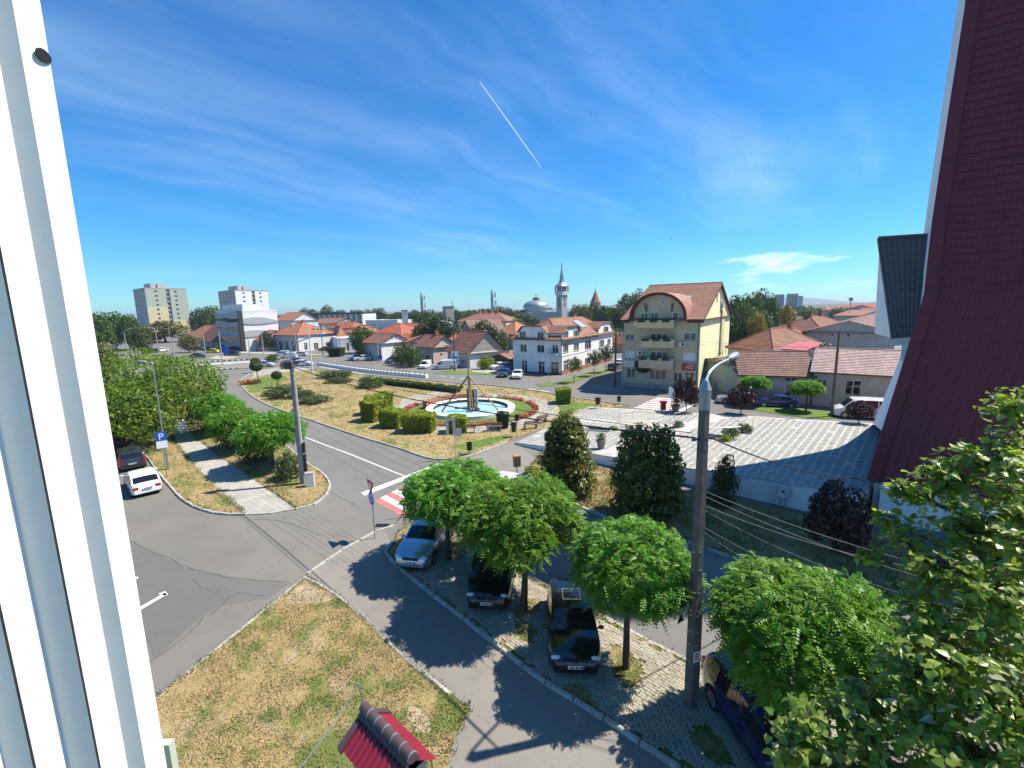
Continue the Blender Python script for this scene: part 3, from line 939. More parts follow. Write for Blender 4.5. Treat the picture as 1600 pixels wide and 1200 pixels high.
def shadow(label, pts):  # dark sheet painted where a plaza step casts its shadow
    pts = [PZ(*p) for p in pts]
    c = sum(pts, Vector()) / len(pts)
    t = thing('painted_shadow', label, 'painted shadow', c)
    b = MB()
    up = Vector((0, 0, 0.02))
    b.poly([p - c + up for p in pts])
    b.build('soil', M['black'], t)  # black colour is the step's painted shade, not soil
    q = MB()
    for a, d in zip(pts, pts[1:] + pts[:1]):
        e = (d - a); nn = Vector((-e.y, e.x, 0)).normalized() * 0.12
        q.obox(a - c - Vector((0, 0, .05)), e, nn, Vector((0, 0, 0.16)))
    q.build('rim', M['concrete'], t)
    return c
shadow('dark painted trench with a low rim left of the first thuja pair', [(918, 668), (955, 672), (952, 675), (920, 673)])
shadow('dark painted trench with a low rim behind the thuja pair', [(1000, 672), (1030, 676), (1022, 681), (1002, 677)])
shadow('dark painted trench with a low rim right of the tall pole', [(1105, 679), (1145, 684), (1150, 688), (1108, 686)])
for pts in ([(985, 646), (1040, 648), (1010, 662), (960, 660)], [(1100, 700), (1128, 706), (1096, 722), (1078, 718)], [(1180, 650), (1206, 652), (1170, 672), (1150, 668)]):
    b = MB(); b.poly([PZ(*p) + Vector((0, 0, .018)) for p in pts]); structure(b.build('concrete_ramp', M['sidewalk']))

# ------------------------------------------------------------------ buildings
def slope(b, e0, e1, r1, r0, step=0.34, lift=0.055, mi=0):
    """overlapping tile courses between an eave line e0-e1 and a ridge line r0-r1 (same order)"""
    e0, e1, r1, r0 = map(Vector, (e0, e1, r1, r0))
    n3 = (e1 - e0).cross(r0 - e0)
    if n3.length < 1e-6: n3 = (e1 - e0).cross(r1 - e0)
    n3.normalize()
    if n3.z < 0: n3 = -n3
    k = max(2, int(((r0 - e0).length + (r1 - e1).length) / 2 / step))
    for i in range(k):
        t0, t1 = i / k, (i + 1) / k
        a, c = e0.lerp(r0, t0), e1.lerp(r1, t0)
        d, f = e1.lerp(r1, t1), e0.lerp(r0, t1)
        up = n3 * lift
        b.quad(a + up, c + up, d + n3 * 0.004, f + n3 * 0.004, mi)
        b.quad(a - n3 * 0.02, c - n3 * 0.02, c + up, a + up, mi)

def wall_face(b, mp, Wd, H, rects, depth=0.14, mi=0):
    xs = sorted({0.0, Wd} | {r[0] for r in rects} | {r[2] for r in rects})
    zs = sorted({0.0, H} | {r[1] for r in rects} | {r[3] for r in rects})
    xs = [x for x in xs if -1e-6 <= x <= Wd + 1e-6]; zs = [z for z in zs if -1e-6 <= z <= H + 1e-6]
    for i in range(len(xs) - 1):
        for j in range(len(zs) - 1):
            cx, cz = (xs[i] + xs[i + 1]) / 2, (zs[j] + zs[j + 1]) / 2
            if any(r[0] < cx < r[2] and r[1] < cz < r[3] for r in rects): continue
            b.quad(mp(xs[i], zs[j], 0), mp(xs[i + 1], zs[j], 0), mp(xs[i + 1], zs[j + 1], 0), mp(xs[i], zs[j + 1], 0), mi)
    for r in rects:
        x0, z0, x1, z1 = r[:4]
        for (a, c) in (((x0, z0), (x1, z0)), ((x1, z0), (x1, z1)), ((x1, z1), (x0, z1)), ((x0, z1), (x0, z0))):
            b.quad(mp(*a, 0), mp(*c, 0), mp(*c, depth), mp(*a, depth), mi)

def window(par, mp, r, style='win', depth=0.14, frame=None, glass=None):
    x0, z0, x1, z1 = r[:4]
    frame = frame or M['white']; glass = glass or (M['glass'] if R.random() < .6 else M['curtain'])
    w, h = x1 - x0, z1 - z0
    f = 0.07 if w < 2.2 else 0.09
    b = MB()
    def bar(a0, c0, a1, c1, d0=depth - 0.06, d1=depth + 0.02):
        p = [mp(a0, c0, d0), mp(a1, c0, d0), mp(a1, c1, d0), mp(a0, c1, d0), mp(a0, c0, d1), mp(a1, c0, d1), mp(a1, c1, d1), mp(a0, c1, d1)]
        b.add(p, [(0, 1, 2, 3), (0, 1, 5, 4), (1, 2, 6, 5), (2, 3, 7, 6), (3, 0, 4, 7)])
    bar(x0, z0, x0 + f, z1); bar(x1 - f, z0, x1, z1); bar(x0 + f, z0, x1 - f, z0 + f); bar(x0 + f, z1 - f, x1 - f, z1)
    nm = 0
    if style in ('win', 'door') and w > 0.85: nm = 1 if w < 1.9 else 2
    if style == 'shop': nm = max(1, int(w / 1.2))
    for k in range(nm):
        xc = x0 + w * (k + 1) / (nm + 1)
        bar(xc - f * .5, z0 + f, xc + f * .5, z1 - f)
    if style == 'door': bar(x0 + f, z0 + h * .72, x1 - f, z0 + h * .72 + f)
    o = b.build('shutter' if style == 'shutter' else 'door' if style == 'door' else 'window', frame, par)
    q = MB()
    q.quad(mp(x0 + f, z0 + f, depth), mp(x1 - f, z0 + f, depth), mp(x1 - f, z1 - f, depth), mp(x0 + f, z1 - f, depth))
    if style == 'shutter':
        q = MB(); n = max(3, int(h / 0.16))
        for k in range(n):
            c0, c1 = z0 + f + (h - 2 * f) * k / n, z0 + f + (h - 2 * f) * (k + 1) / n
            q.quad(mp(x0 + f, c0, depth - .045), mp(x1 - f, c0, depth - .045), mp(x1 - f, c1, depth - .02), mp(x0 + f, c1, depth - .02))
        q.build('slats', M['white'], o)
    else:
        q.build('pane', glass, o)
    if style in ('win', 'shutter'):
        s = MB(); 
        p = [mp(x0 - .06, z0 - .05, -.07), mp(x1 + .06, z0 - .05, -.07), mp(x1 + .06, z0, -.07), mp(x0 - .06, z0, -.07),
             mp(x0 - .06, z0 - .05, .1), mp(x1 + .06, z0 - .05, .1), mp(x1 + .06, z0, .1), mp(x0 - .06, z0, .1)]
        s.add(p, [(0, 1, 2, 3), (3, 2, 6, 7), (0, 1, 5, 4), (0, 3, 7, 4), (1, 2, 6, 5)])
        s.build('sill', M['concrete'], o)
    return o

class House:
    """a building on a corner C; local x runs along its right-hand face, local y along its left-hand face"""
    def __init__(s, name, label, C, L, xr=None, wr=None, cat='house', group=None, z0=0.0):
        C, L = Vector((C[0], C[1], 0)), Vector((L[0], L[1], 0))
        y = (L - C); s.wl = y.length; y.normalize()
        s.x, s.y = Vector((y.y, -y.x, 0)), y
        if wr is None:
            lo, hi = 0.5, 80.0
            for _ in range(40):
                mid = (lo + hi) / 2
                q = C + s.x * mid
                if P(q.x, q.y, 3.0)[0] < xr: lo = mid
                else: hi = mid
            wr = lo
        s.wr, s.C = wr, C
        s.root = thing(name, label, cat, (C.x, C.y, z0), atan2(s.x.y, s.x.x), group)
        s.maps = {'R': lambda a, z, d=0: Vector((a, d, z)), 'L': lambda a, z, d=0: Vector((d, a, z)),
                  'B': lambda a, z, d=0: Vector((a, s.wl - d, z)), 'Q': lambda a, z, d=0: Vector((s.wr - d, a, z))}
        s.len = {'R': s.wr, 'B': s.wr, 'L': s.wl, 'Q': s.wl}

    def z(s, py, a=0.0, c=0.0):
        q = s.C + s.x * a + s.y * c
        return zat(py, q.x, q.y)

    def local(s, px, py, face):
        """pixel on a wall face -> (along, height)"""
        n = s.y if face == 'R' else s.x
        q = onplane(px, py, s.C, n)
        d = q - s.C
        return d.dot(s.x if face == 'R' else s.y), q.z

    def rect(s, face, px0, py0, px1, py1, style='win'):
        """window from the pixels of its top-left and bottom-right corners"""
        a, h = s.local(px0, py0, face); c, g = s.local(px1, py1, face)
        return [min(a, c), max(0.02, min(h, g)), max(a, c), max(h, g), style]

    def walls(s, H, mat, wins=None, gable=None, hr=None, mats=None, depth=0.14):
        s.H = H
        wins = wins or {}
        for fc in 'RLBQ':
            b = MB()
            rr = [r for r in wins.get(fc, []) if r[0] > 0.02 and r[2] < s.len[fc] - 0.02 and r[3] < H - 0.02]
            up = [r for r in wins.get(fc, []) if r not in rr and r[1] > 0]
            wall_face(b, s.maps[fc], s.len[fc], H, rr, depth)
            if hr and ((gable == 'R' and fc in 'RB') or (gable == 'L' and fc in 'LQ')):
                mp = s.maps[fc]; w = s.len[fc]
                b.poly([mp(0, H, 0), mp(w, H, 0), mp(w / 2, hr, 0)])
            wl = b.build('wall', (mats or {}).get(fc, mat), s.root)
            for r in rr: window(s.root, s.maps[fc], r, r[4], depth)
            for r in up: window(s.root, s.maps[fc], r, r[4], -0.03)
        return s

    def flat_roof(s, mat, par=0.35):
        b = MB()
        b.box(0.02, 0.02, s.H - 0.05, s.wr - .02, s.wl - .02, s.H + 0.02)
        b.build('roof', mat, s.root)
        q = MB(); t = .22; h = s.H + par
        q.box(-.03, -.03, s.H - .1, s.wr + .03, t, h); q.box(-.03, s.wl - t, s.H - .1, s.wr + .03, s.wl + .03, h)
        q.box(-.03, t, s.H - .1, t, s.wl - t, h); q.box(s.wr - t, t, s.H - .1, s.wr + .03, s.wl - t, h)
        q.build('parapet', mat, s.root)
        return s

    def roof(s, kind, hr, mat, oh=0.4, chim=(), step=0.36, soffit=None):
        """kind: gable R / gable L (the face that carries the gable) or hip"""
        b, c = MB(), MB()
        wr, wl, H = s.wr, s.wl, s.H
        V = Vector
        if kind == 'R':
            k = (hr - H) / (wr / 2); e = H - oh * k
            m_ = wr / 2
            slope(b, (-oh, wl + oh, e), (-oh, -oh, e), (m_, -oh, hr), (m_, wl + oh, hr), step)
            slope(b, (wr + oh, -oh, e), (wr + oh, wl + oh, e), (m_, wl + oh, hr), (m_, -oh, hr), step)
            c.tube([(m_, -oh, hr + .03), (m_, wl + oh, hr + .03)], .11, 6)
            s.ridge = (V((m_, 0, hr)), V((m_, wl, hr)))
        elif kind == 'L':
            k = (hr - H) / (wl / 2); e = H - oh * k
            m_ = wl / 2
            slope(b, (-oh, -oh, e), (wr + oh, -oh, e), (wr + oh, m_, hr), (-oh, m_, hr), step)
            slope(b, (wr + oh, wl + oh, e), (-oh, wl + oh, e), (-oh, m_, hr), (wr + oh, m_, hr), step)
            c.tube([(-oh, m_, hr + .03), (wr + oh, m_, hr + .03)], .11, 6)
            s.ridge = (V((0, m_, hr)), V((wr, m_, hr)))
        else:
            if wr >= wl: r0, r1 = V((wl / 2, wl / 2, hr)), V((wr - wl / 2, wl / 2, hr))
            else: r0, r1 = V((wr / 2, wr / 2, hr)), V((wr / 2, wl - wr / 2, hr))
            k = (hr - H) / (min(wr, wl) / 2); e = H - oh * k
            A, B_, C_, D_ = V((-oh, -oh, e)), V((wr + oh, -oh, e)), V((wr + oh, wl + oh, e)), V((-oh, wl + oh, e))
            if wr >= wl:
                slope(b, A, B_, r1, r0, step); slope(b, C_, D_, r0, r1, step); slope(b, D_, A, r0, r0, step); slope(b, B_, C_, r1, r1, step)
                hips = ((A, r0), (D_, r0), (B_, r1), (C_, r1), (r0, r1))
            else:
                slope(b, D_, A, r0, r1, step); slope(b, B_, C_, r1, r0, step); slope(b, A, B_, r0, r0, step); slope(b, C_, D_, r1, r1, step)
                hips = ((A, r0), (B_, r0), (C_, r1), (D_, r1), (r0, r1))
            up = V((0, 0, .04))
            for p, q in hips: c.tube([p + up, q + up], .11, 6)
            s.ridge = (r0, r1)
        g = MB()
        g.box(-oh, -oh, e - .16, wr + oh, wl + oh, e - .05)
        rf = b.build('roof', mat, s.root)
        c.build('ridge', mat, rf)
        g.build('eaves', soffit or M['wood'], rf)
        for (u, off, h) in chim:
            p = s.ridge[0].lerp(s.ridge[1], u)
            q = MB(); q.box(p.x - .35 + off, p.y - .35 + off, p.z - 1.3, p.x + .35 + off, p.y + .35 + off, p.z + h)
            q.box(p.x - .42 + off, p.y - .42 + off, p.z + h, p.x + .42 + off, p.y + .42 + off, p.z + h + .12)
            q.build('chimney', M['brick_base'], rf)
        return s

def ac_unit(par, mp, a, z, side=1):
    b = MB()
    p = [mp(a + u, z + v, -d) for d in (0.34, 0.02) for u, v in ((0, 0), (.8, 0), (.8, .56), (0, .56))]
    b.add(p, [(0, 1, 2, 3), (0, 1, 5, 4), (1, 2, 6, 5), (2, 3, 7, 6), (3, 0, 4, 7)])
    o = b.build('air_conditioner', M['white'], par)
    q = MB(); q.tube([mp(a + .3, z + .28, -.345), mp(a + .3, z + .28, -.36)], .21, 14)
    q.build('fan_grille', M['dark'], o)

def text_mesh(txt, size, mat, par, mp, a, z, d=-0.06, name='lettering', extrude=0.01):
    """flat lettering on a wall face: baseline start (a, z)"""
    cu = bpy.data.curves.new(name, 'FONT'); cu.body = txt; cu.size = size; cu.extrude = extrude
    ob = bpy.data.objects.new(name, cu); COL.objects.link(ob)
    dg = bpy.context.evaluated_depsgraph_get()
    me = bpy.data.meshes.new_from_object(ob.evaluated_get(dg))
    bpy.data.objects.remove(ob)
    for v in me.vertices:
        v.co = mp(a + v.co.x, z + v.co.y, d - v.co.z)
    me.materials.clear(); me.materials.append(mat)
    me.name = name
    return link(name, me, par)

# ---- yellow apartment house with the round dormer
def yellow_house():
    h = House('apartment_house', 'four storey yellow apartment house with round arched dormer and three balconies', G(1090, 613), G(973.5, 604.3), xr=1137.5, cat='apartment house')
    H = h.z(497)
    Lr = lambda *a: h.rect('L', *a)
    # windows of the shaded front: pixel corners
    wl = [Lr(977.5, 522, 991, 531), Lr(1068.5, 520, 1087.5, 532), Lr(976, 547.5, 991.5, 560, 'shutter'), Lr(1067, 551, 1085.5, 565, 'shutter'),
          Lr(979, 575, 993, 591.5, 'shop'), Lr(1014, 577, 1041, 595, 'shop'), Lr(1052, 581, 1066, 597.5, 'shop'), Lr(1069, 581, 1085, 606, 'door'),
          Lr(1016, 521, 1043, 535.5, 'shop'), Lr(1016, 549, 1043.5, 563.5, 'shop')]
    wr = [r for r in ([h.wr * .56, H - 1.35, h.wr * .62, H - .1, 'x'],) if 0]
    for u0, z0 in ((.22, 2.6), (.55, 2.9), (.74, 3.0), (.87, 3.1)):
        wr.append([h.wr * u0, z0, h.wr * u0 + .75, z0 + .75, 'slot'])
    hr = h.z(439, h.wr * .5, 0) if False else H + 5.2
    h.walls(H, M['shaded_tan_wall'], {'L': wl, 'R': wr}, 'R', hr, {'R': M['yellow_wall'], 'L': M['shaded_tan_wall']})  # front painted darker for shade than the sunlit gable side
    h.roof('R', hr, M['t_rose'], oh=0.45, soffit=M['plum'], step=0.42)
    root = h.root
    mp, mr = h.maps['L'], h.maps['R']
    # barge boards of the gable
    b = MB(); m_ = h.wr / 2
    for x0, z0 in ((-.45, H - .45 * (hr - H) / m_), (h.wr + .45, H - .45 * (hr - H) / m_)):
        a, c = Vector((x0, -.47, z0 - .05)), Vector((m_, -.47, hr - .05))
        b.obox(a, c - a, Vector((0, .05, 0)), Vector((0, 0, -.28)))
    b.build('barge_board', M['plum'], root)
    # gable windows, recess stripe and a vent
    for u in (.44, .56):
        window(root, mr, [h.wr * u - .3, H + 2.1, h.wr * u + .3, H + 3.5], 'slot', -.03)
    b = MB(); b.box(h.wr * .60, -.28, 4.0, h.wr * .70, -.003, H + .9); b.build('pilaster', M['cream_wall'], root)
    b = MB(); b.box(h.wr * .57, -.4, H + 1.2, h.wr * .66, -.003, H + 1.9); b.build('vent_box', M['concrete'], root)
    # arched dormer: a barrel standing through the eaves of the front
    y0, z_e = h.local(1072, 497, 'L'); y1, _ = h.local(988, 499, 'L')
    yc, rad = (y0 + y1) / 2, (y1 - y0) / 2
    top = zat(459.5, *((h.C + h.y * yc).xy))
    zb = H - 0.25; hh = top - zb
    n = 22
    arc = [(yc + rad * cos(pi * k / n), zb + hh * sin(pi * k / n) ** 0.85) for k in range(n + 1)]
    depth_at = lambda z: max(0.3, (z - H) / ((hr - H) / m_) + 0.5)
    b, q, e = MB(), MB(), MB()
    for k in range(n):
        (ya, za), (yb, zc) = arc[k], arc[k + 1]
        o = Vector((0, 0, 0))
        x_out = -0.75
        rr = lambda y_, z_, g: (yc + (y_ - yc) * g, zb + (z_ - zb) * g)
        (oa, pa), (ob_, pb) = rr(ya, za, 1.07), rr(yb, zc, 1.07)
        b.quad((x_out, oa, pa), (x_out, ob_, pb), (depth_at(zc), ob_, pb), (depth_at(za), oa, pa))
        e.quad((x_out, oa, pa), (x_out, ob_, pb), (x_out, *rr(yb, zc, .965)), (x_out, *rr(ya, za, .965)))
        e.quad((x_out, *rr(ya, za, .965)), (x_out, *rr(yb, zc, .965)), (.4, *rr(yb, zc, .965)), (.4, *rr(ya, za, .965)))
        q.quad((-.02, ya, za), (-.02, yb, zc), (-.02, yb, zb), (-.02, ya, zb))
    dm = q.build('dormer', M['shaded_tan_wall'], root)
    b.build('dormer_roof', M['t_rose'], dm)
    e.build('arch_fascia', M['plum'], dm)
    up = lambda *a: (lambda r: r)(h.rect('L', *a))
    for r in (up(1001.5, 489, 1013, 502), up(1016.5, 488, 1029, 503), up(1051, 488, 1060, 501), up(1018.5, 470.5, 1022.5, 475), up(1033.5, 469.5, 1038.5, 475)):
        window(root, mp, r, 'win' if r[2] - r[0] > .7 else 'slot', -.05)
    for py in (1011, 1050):      # wooden brackets under the arch
        a, zt = h.local(py, 474, 'L'); _, zl = h.local(py, 487, 'L')
        b = MB(); b.tube([mp(a, zl, -.05), mp(a + (0.7 if py < 1030 else -.7) * .4, zt, -.5)], .07, 6); b.tube([mp(a, zl, -.05), mp(a, zt, -.05)], .07, 6)
        b.build('bracket', M['plum'], root)
    # eaves band
    for ya, yb in ((-.45, y0 - rad * .07), (y1 + rad * .07, h.wl)):
        b = MB(); b.obox((-.5, ya, H - .62), (.16, 0, 0), (0, yb - ya, 0), (0, 0, .42)); b.build('eaves_band', M['plum'], root)
    # balconies
    for k, (xa, xb, yt, yb, prj) in enumerate(((998, 1056, 503.5, 514, 1.3), (1006, 1056, 533, 544, 1.25), (1002, 1055, 563, 576, 1.35))):
        a, zt = h.local(xb, yt, 'L'); c, _ = h.local(xa, yt, 'L'); _, zl = h.local((xa + xb) / 2, yb, 'L')
        a, c = min(a, c), max(a, c)
        # the parapet stands prj metres out, so its picture is lower: work on the wall plane then push out
        dz = 0.0
        b = MB()
        zt, zl = zt + prj * .13, zl + prj * .13
        b.obox((-prj, a, zl), (prj - .01, 0, 0), (0, c - a, 0), (0, 0, .16))
        b.obox((-prj, a, zl + .16), (.12, 0, 0), (0, c - a, 0), (0, 0, zt - zl))
        b.obox((-prj + .12, a, zl + .16), (prj - .13, 0, 0), (0, .12, 0), (0, 0, zt - zl)); b.obox((-prj + .12, c - .12, zl + .16), (prj - .13, 0, 0), (0, .12, 0), (0, 0, zt - zl))
        bal = b.build('balcony', M['cream_wall'] if k != 2 else M['shaded_tan_wall'], root)
        rl = MB(); rl.tube([(-prj + .06, a, zt + .42), (-prj + .06, c, zt + .42)], .03, 6)
        for j in range(5): rl.tube([(-prj + .06, a + (c - a) * j / 4, zt + .1), (-prj + .06, a + (c - a) * j / 4, zt + .42)], .02, 5)
        rl.build('handrail', M['dark'], bal)
        for j in range(3):       # flower boxes
            ya = a + (c - a) * (.1 + .33 * j)
            fb = MB(); fb.box(-prj - .2, ya, zt - .12, -prj - .01, ya + 1.0, zt + .1)
            f = fb.build('flower_box', M['black'], bal)
            V_, F_, A_ = leaf_quads(np.random.default_rng(k * 7 + j), np.array([[-prj - .12, ya + .5, zt + .2]]) + np.random.default_rng(k * 3 + j).normal(0, 1, (90, 3)) * np.array([.1, .36, .13]), None, .12, .6)
            stuff(link('plants', np_mesh('plants', V_, F_, M['l_dark'], A_), f))
    for px, py in ((1000, 506), (1071, 538), (1004, 551)):
        a, z = h.local(px, py + 3, 'L'); ac_unit(root, mp, a, z)
    a, z = h.local(1126, 475, 'R'); ac_unit(root, mr, a, z)
    # shop signs
    for xa, xb, yt, yb, m_s, txt, col in ((992, 1001, 563.5, 574, M['red_sign'], '', None), (974.5, 991, 563, 573, M['white'], '', None), (1066, 1086, 567.5, 579, M['red_sign'], '', None)):
        r = h.rect('L', xa, yt, xb, yb)
        b = MB(); b.obox((-.12, r[0], r[1]), (.11, 0, 0), (0, r[2] - r[0], 0), (0, 0, r[3] - r[1]))
        sg = b.build('shop_sign', m_s, root)
        ms = lambda u, z_, d, r=r: Vector((d, r[2] - u, z_))
        for k in range(3):
            st = MB(); st.obox((-.13, r[0] + .2, r[1] + .28 + .24 * k), (.012, 0, 0), (0, (r[2] - r[0] - .4) * (.9 - .15 * k), 0), (0, 0, .08))
            st.build('sign_lettering', M['white'] if m_s is M['red_sign'] else M['sign_back'], sg)
    # roof light, downpipe, plinth
    u = Vector((m_ * .52, h.wl * .28, H + (hr - H) * .52))
    sl = Vector((m_, 0, hr - H)).normalized(); nn = Vector((-(hr - H), 0, m_)).normalized()
    b = MB(); b.obox(u + nn * .06, sl * .9, Vector((0, .75, 0)), nn * .1); b.build('roof_window', M['solar'], root)
    b = MB(); b.tube([(-.09, .25, .1), (-.09, .25, H - .5)], .06, 6); b.build('downpipe', M['zinc'], root)
    b = MB(); b.box(-.06, -.06, -.1, h.wr + .04, -.005, .55); b.box(-.06, -.005, -.1, -.005, h.wl + .04, .7); b.build('plinth', M['concrete'], root)
    return h

# ---- white corner hotel
def white_hotel():
    h = House('hotel', 'white three storey corner house with wall dormers under a brown tiled roof', G(877, 586), G(802.5, 581), xr=956.5, cat='hotel')
    H = h.z(528)
    Lr = lambda *a: h.rect('L', *a); Rr = lambda *a: h.rect('R', *a)
    wl = [Lr(812.5, 538, 823, 550), Lr(839, 539, 850.5, 551), Lr(815, 563, 824, 583, 'door'), Lr(841, 564.5, 851, 584, 'door'), Lr(860.5, 565, 873, 585.5, 'door'), Lr(863, 539, 872, 552, 'door')]
    wr = [Rr(880, 538, 888, 550), Rr(896.5, 537, 904.5, 547.5), Rr(914, 532, 923.5, 545), Rr(936.5, 532, 944, 543), Rr(949, 530, 954, 540),
          Rr(880.5, 564, 888, 583.5, 'door'), Rr(898, 562, 905, 580, 'door'), Rr(914, 560, 922, 569.5), Rr(936, 557, 943, 566)]
    h.walls(H, M['clean_white'], {'L': wl, 'R': wr})
    hr = H + 3.2
    h.roof('hip', hr, M['t_rose'], oh=0.5, step=0.4, chim=((.8, .9, .6),))
    root = h.root
    def dormer(face, xa, xb, yt, wins):
        mp = h.maps[face]
        a, _ = h.local(xa, 530, face); c, _ = h.local(xb, 530, face)
        a, c = min(a, c), max(a, c)
        _, zt = h.local((xa + xb) / 2, yt, face)
        w = c - a; zm = H + (zt - H) * .55
        pts = [(a, H - .02), (c, H - .02), (c, zm * .0 + H + (zt - H) * .35), (c - w * .2, zt), (a + w * .2, zt), (a, H + (zt - H) * .35)]
        dp = 4.2 if face == 'R' else 3.2
        b = MB()
        F = [mp(p[0], p[1], -.03) for p in pts]; Bk = [mp(p[0], p[1], dp) for p in pts]
        b.poly(F)
        for i in (1, 5):
            j = (i + 1) % 6
            b.quad(F[i], F[j], Bk[j], Bk[i])
        d = b.build('dormer', M['clean_white'], root)
        rf = MB()
        o = [mp(p[0] + (.18 if p[0] > (a + c) / 2 else -.18), p[1] + .12, -.35) for p in pts]; ob_ = [mp(p[0] + (.18 if p[0] > (a + c) / 2 else -.18), p[1] + .12, dp) for p in pts]
        for i in (2, 3, 4):
            j = (i + 1) % 6
            slope(rf, o[i], o[j], ob_[j], ob_[i], .4, .04)
            rf.quad(o[i] - Vector((0, 0, .12)), o[j] - Vector((0, 0, .12)), o[j], o[i])
        rf.build('dormer_roof', M['t_rose'], d)
        for r in wins: window(d, mp, r, 'win', -.07)
    dormer('L', 809, 855, 510.5, [Lr(812, 517.5, 822, 528), Lr(840, 518.5, 850, 528.5)])
    dormer('R', 879, 906, 510, [Rr(880, 517, 887.5, 528), Rr(896, 515.5, 904, 526)])
    dormer('R', 935, 956, 504, [Rr(943, 510, 950, 519.5)])
    # white sloping verge boards at the left end, solar panel, terrace sign, string course, plinth
    m_ = h.wl / 2
    k = (hr - H) / (min(h.wl, h.wr) / 2)
    sl = Vector((0, m_, hr - H)).normalized(); nn = Vector((0, -(hr - H), m_)).normalized()
    b = MB(); p = Vector((h.wr * .5, .35 * m_, H + .35 * (hr - H)))
    b.obox(p + nn * .1, Vector((2.6, 0, 0)), sl * 2.5, nn * .12)
    so = b.build('solar_panel', M['solar'], root)
    q = MB()
    for j in range(1, 4): q.obox(p + nn * .225 + Vector((2.6 * j / 4, 0, 0)), Vector((.05, 0, 0)), sl * 2.5, nn * .02)
    q.build('panel_frame', M['white'], so)
    for fc, w in (('R', h.wr), ('L', h.wl)):
        mp = h.maps[fc]
        b = MB()
        for z in (h.z(533.5), h.z(557) ):
            pp = [mp(a, z + c, d) for d in (-.07, .0) for a, c in ((0, 0), (w, 0), (w, .14), (0, .14))]
            b.add(pp, [(0, 1, 2, 3), (3, 2, 6, 7), (0, 1, 5, 4)])
        b.build('string_course', M['clean_white'], root)
    b = MB(); b.box(-.05, -.08, -.1, h.wr + .05, -.004, .75); b.build('plinth', M['brick_base'], root)
    b = MB(); b.box(-.08, 0, -.1, -.004, h.wl, .3); b.build('plinth', M['dark'], root)
    # balcony on the corner, glazed bay with lettering at the far end
    a, z = h.local(859, 552.5, 'L')
    b = MB(); b.obox((-1.0, .4, z - .15), (1.0, 0, 0), (0, 2.0, 0), (0, 0, .15)); bal = b.build('balcony', M['clean_white'], root)
    q = MB()
    for j in range(9): q.tube([(-.97, .45 + .24 * j, z), (-.97, .45 + .24 * j, z + 1.0)], .02, 5)
    for zz in (.05, 1.0): q.tube([(-.97, .42, z + zz), (-.97, 2.38, z + zz)], .03, 5)
    q.build('railing', M['dark'], bal)
    a, z = h.local(911, 529, 'R'); c, _ = h.local(934, 526, 'R')
    b = MB(); b.box(a, -.1, z - .05, c, -.004, z + .75); sg = b.build('sign_board', M['dark'], root)
    w_ = (c - a - .3) / 8
    for j, kind in enumerate('OIEUOIAE'):      # worn white letters, no longer legible from here
        x = a + .15 + j * w_; q = MB(); s_ = w_ * .72
        if kind in 'OUEA':
            q.box(x, -.13, z + .1, x + .12, -.101, z + .65)
        if kind in 'OUA': q.box(x + s_ - .12, -.13, z + .1, x + s_, -.101, z + .65)
        if kind in 'OEA': q.box(x + .12, -.13, z + .53, x + s_ - .12, -.101, z + .65)
        if kind in 'OUE': q.box(x + .12, -.13, z + .1, x + s_ - .12, -.101, z + .22)
        if kind in 'I': q.box(x + s_ * .35, -.13, z + .1, x + s_ * .35 + .13, -.101, z + .65)
        q.build('sign_lettering', M['white'], sg)
    b = MB(); b.tube([(-.1, -.1, .2), (-.1, -.1, H - .3)], .06, 6); b.build('downpipe', M['dark'], root)
    return h

def leaf_quads(rng, pts, nrm, size, aspect=0.55, spread=0.25):
    """one folded diamond leaf per point; returns verts, quads, per-face random"""
    n = len(pts)
    if nrm is None: nrm = rng.normal(0, 1, (n, 3))
    nrm = nrm + rng.normal(0, 0.55, (n, 3))
    nrm /= np.linalg.norm(nrm, axis=1, keepdims=True) + 1e-9
    a = rng.normal(0, 1, (n, 3)); a -= nrm * (a * nrm).sum(1, keepdims=True)
    a /= np.linalg.norm(a, axis=1, keepdims=True) + 1e-9
    b = np.cross(nrm, a)
    s = size * (1 + spread * rng.normal(0, 1, (n, 1)).clip(-1.8, 2.2))
    base = pts - a * s * .5; tip = pts + a * s * .5 - nrm * s * .08
    l = pts + b * s * aspect * .5 + nrm * s * .12; r = pts - b * s * aspect * .5 + nrm * s * .12
    V = np.stack([base, l, tip, r], 1).reshape(-1, 3)
    F = np.arange(n * 4).reshape(n, 4)
    return V, F, rng.random(n)

yellow_house()
white_hotel()

# ---- the houses across the road, nearest first
def simple(label, C, L, eave, apex, kind, wall, roof, xr=None, wr=None, wins=None, chim=(), name='house', group=None, step=.4, mats=None, rise=None, oh=.4):
    h = House(name, label, C, L, xr, wr, group=group, cat='house')
    H = h.z(eave)
    w = {}
    for fc, rs in (wins or {}).items():
        w[fc] = [h.rect(fc, *r) if len(r) > 4 or r[0] > 3 else [h.len[fc] * r[0], H * r[1], h.len[fc] * r[2], H * r[3], 'win'] for r in rs]
    if rise is None:
        q = h.C + (h.x * h.wr / 2 if kind == 'R' else h.y * h.wl / 2 if kind == 'L' else h.x * h.wr / 2 + h.y * h.wl / 2)
        hr = zat(apex, q.x, q.y)
    else: hr = H + rise
    h.walls(H, wall, w, kind if kind in 'RL' else None, hr, mats)
    h.roof(kind, hr, roof, chim=chim, step=step, oh=oh)
    return h

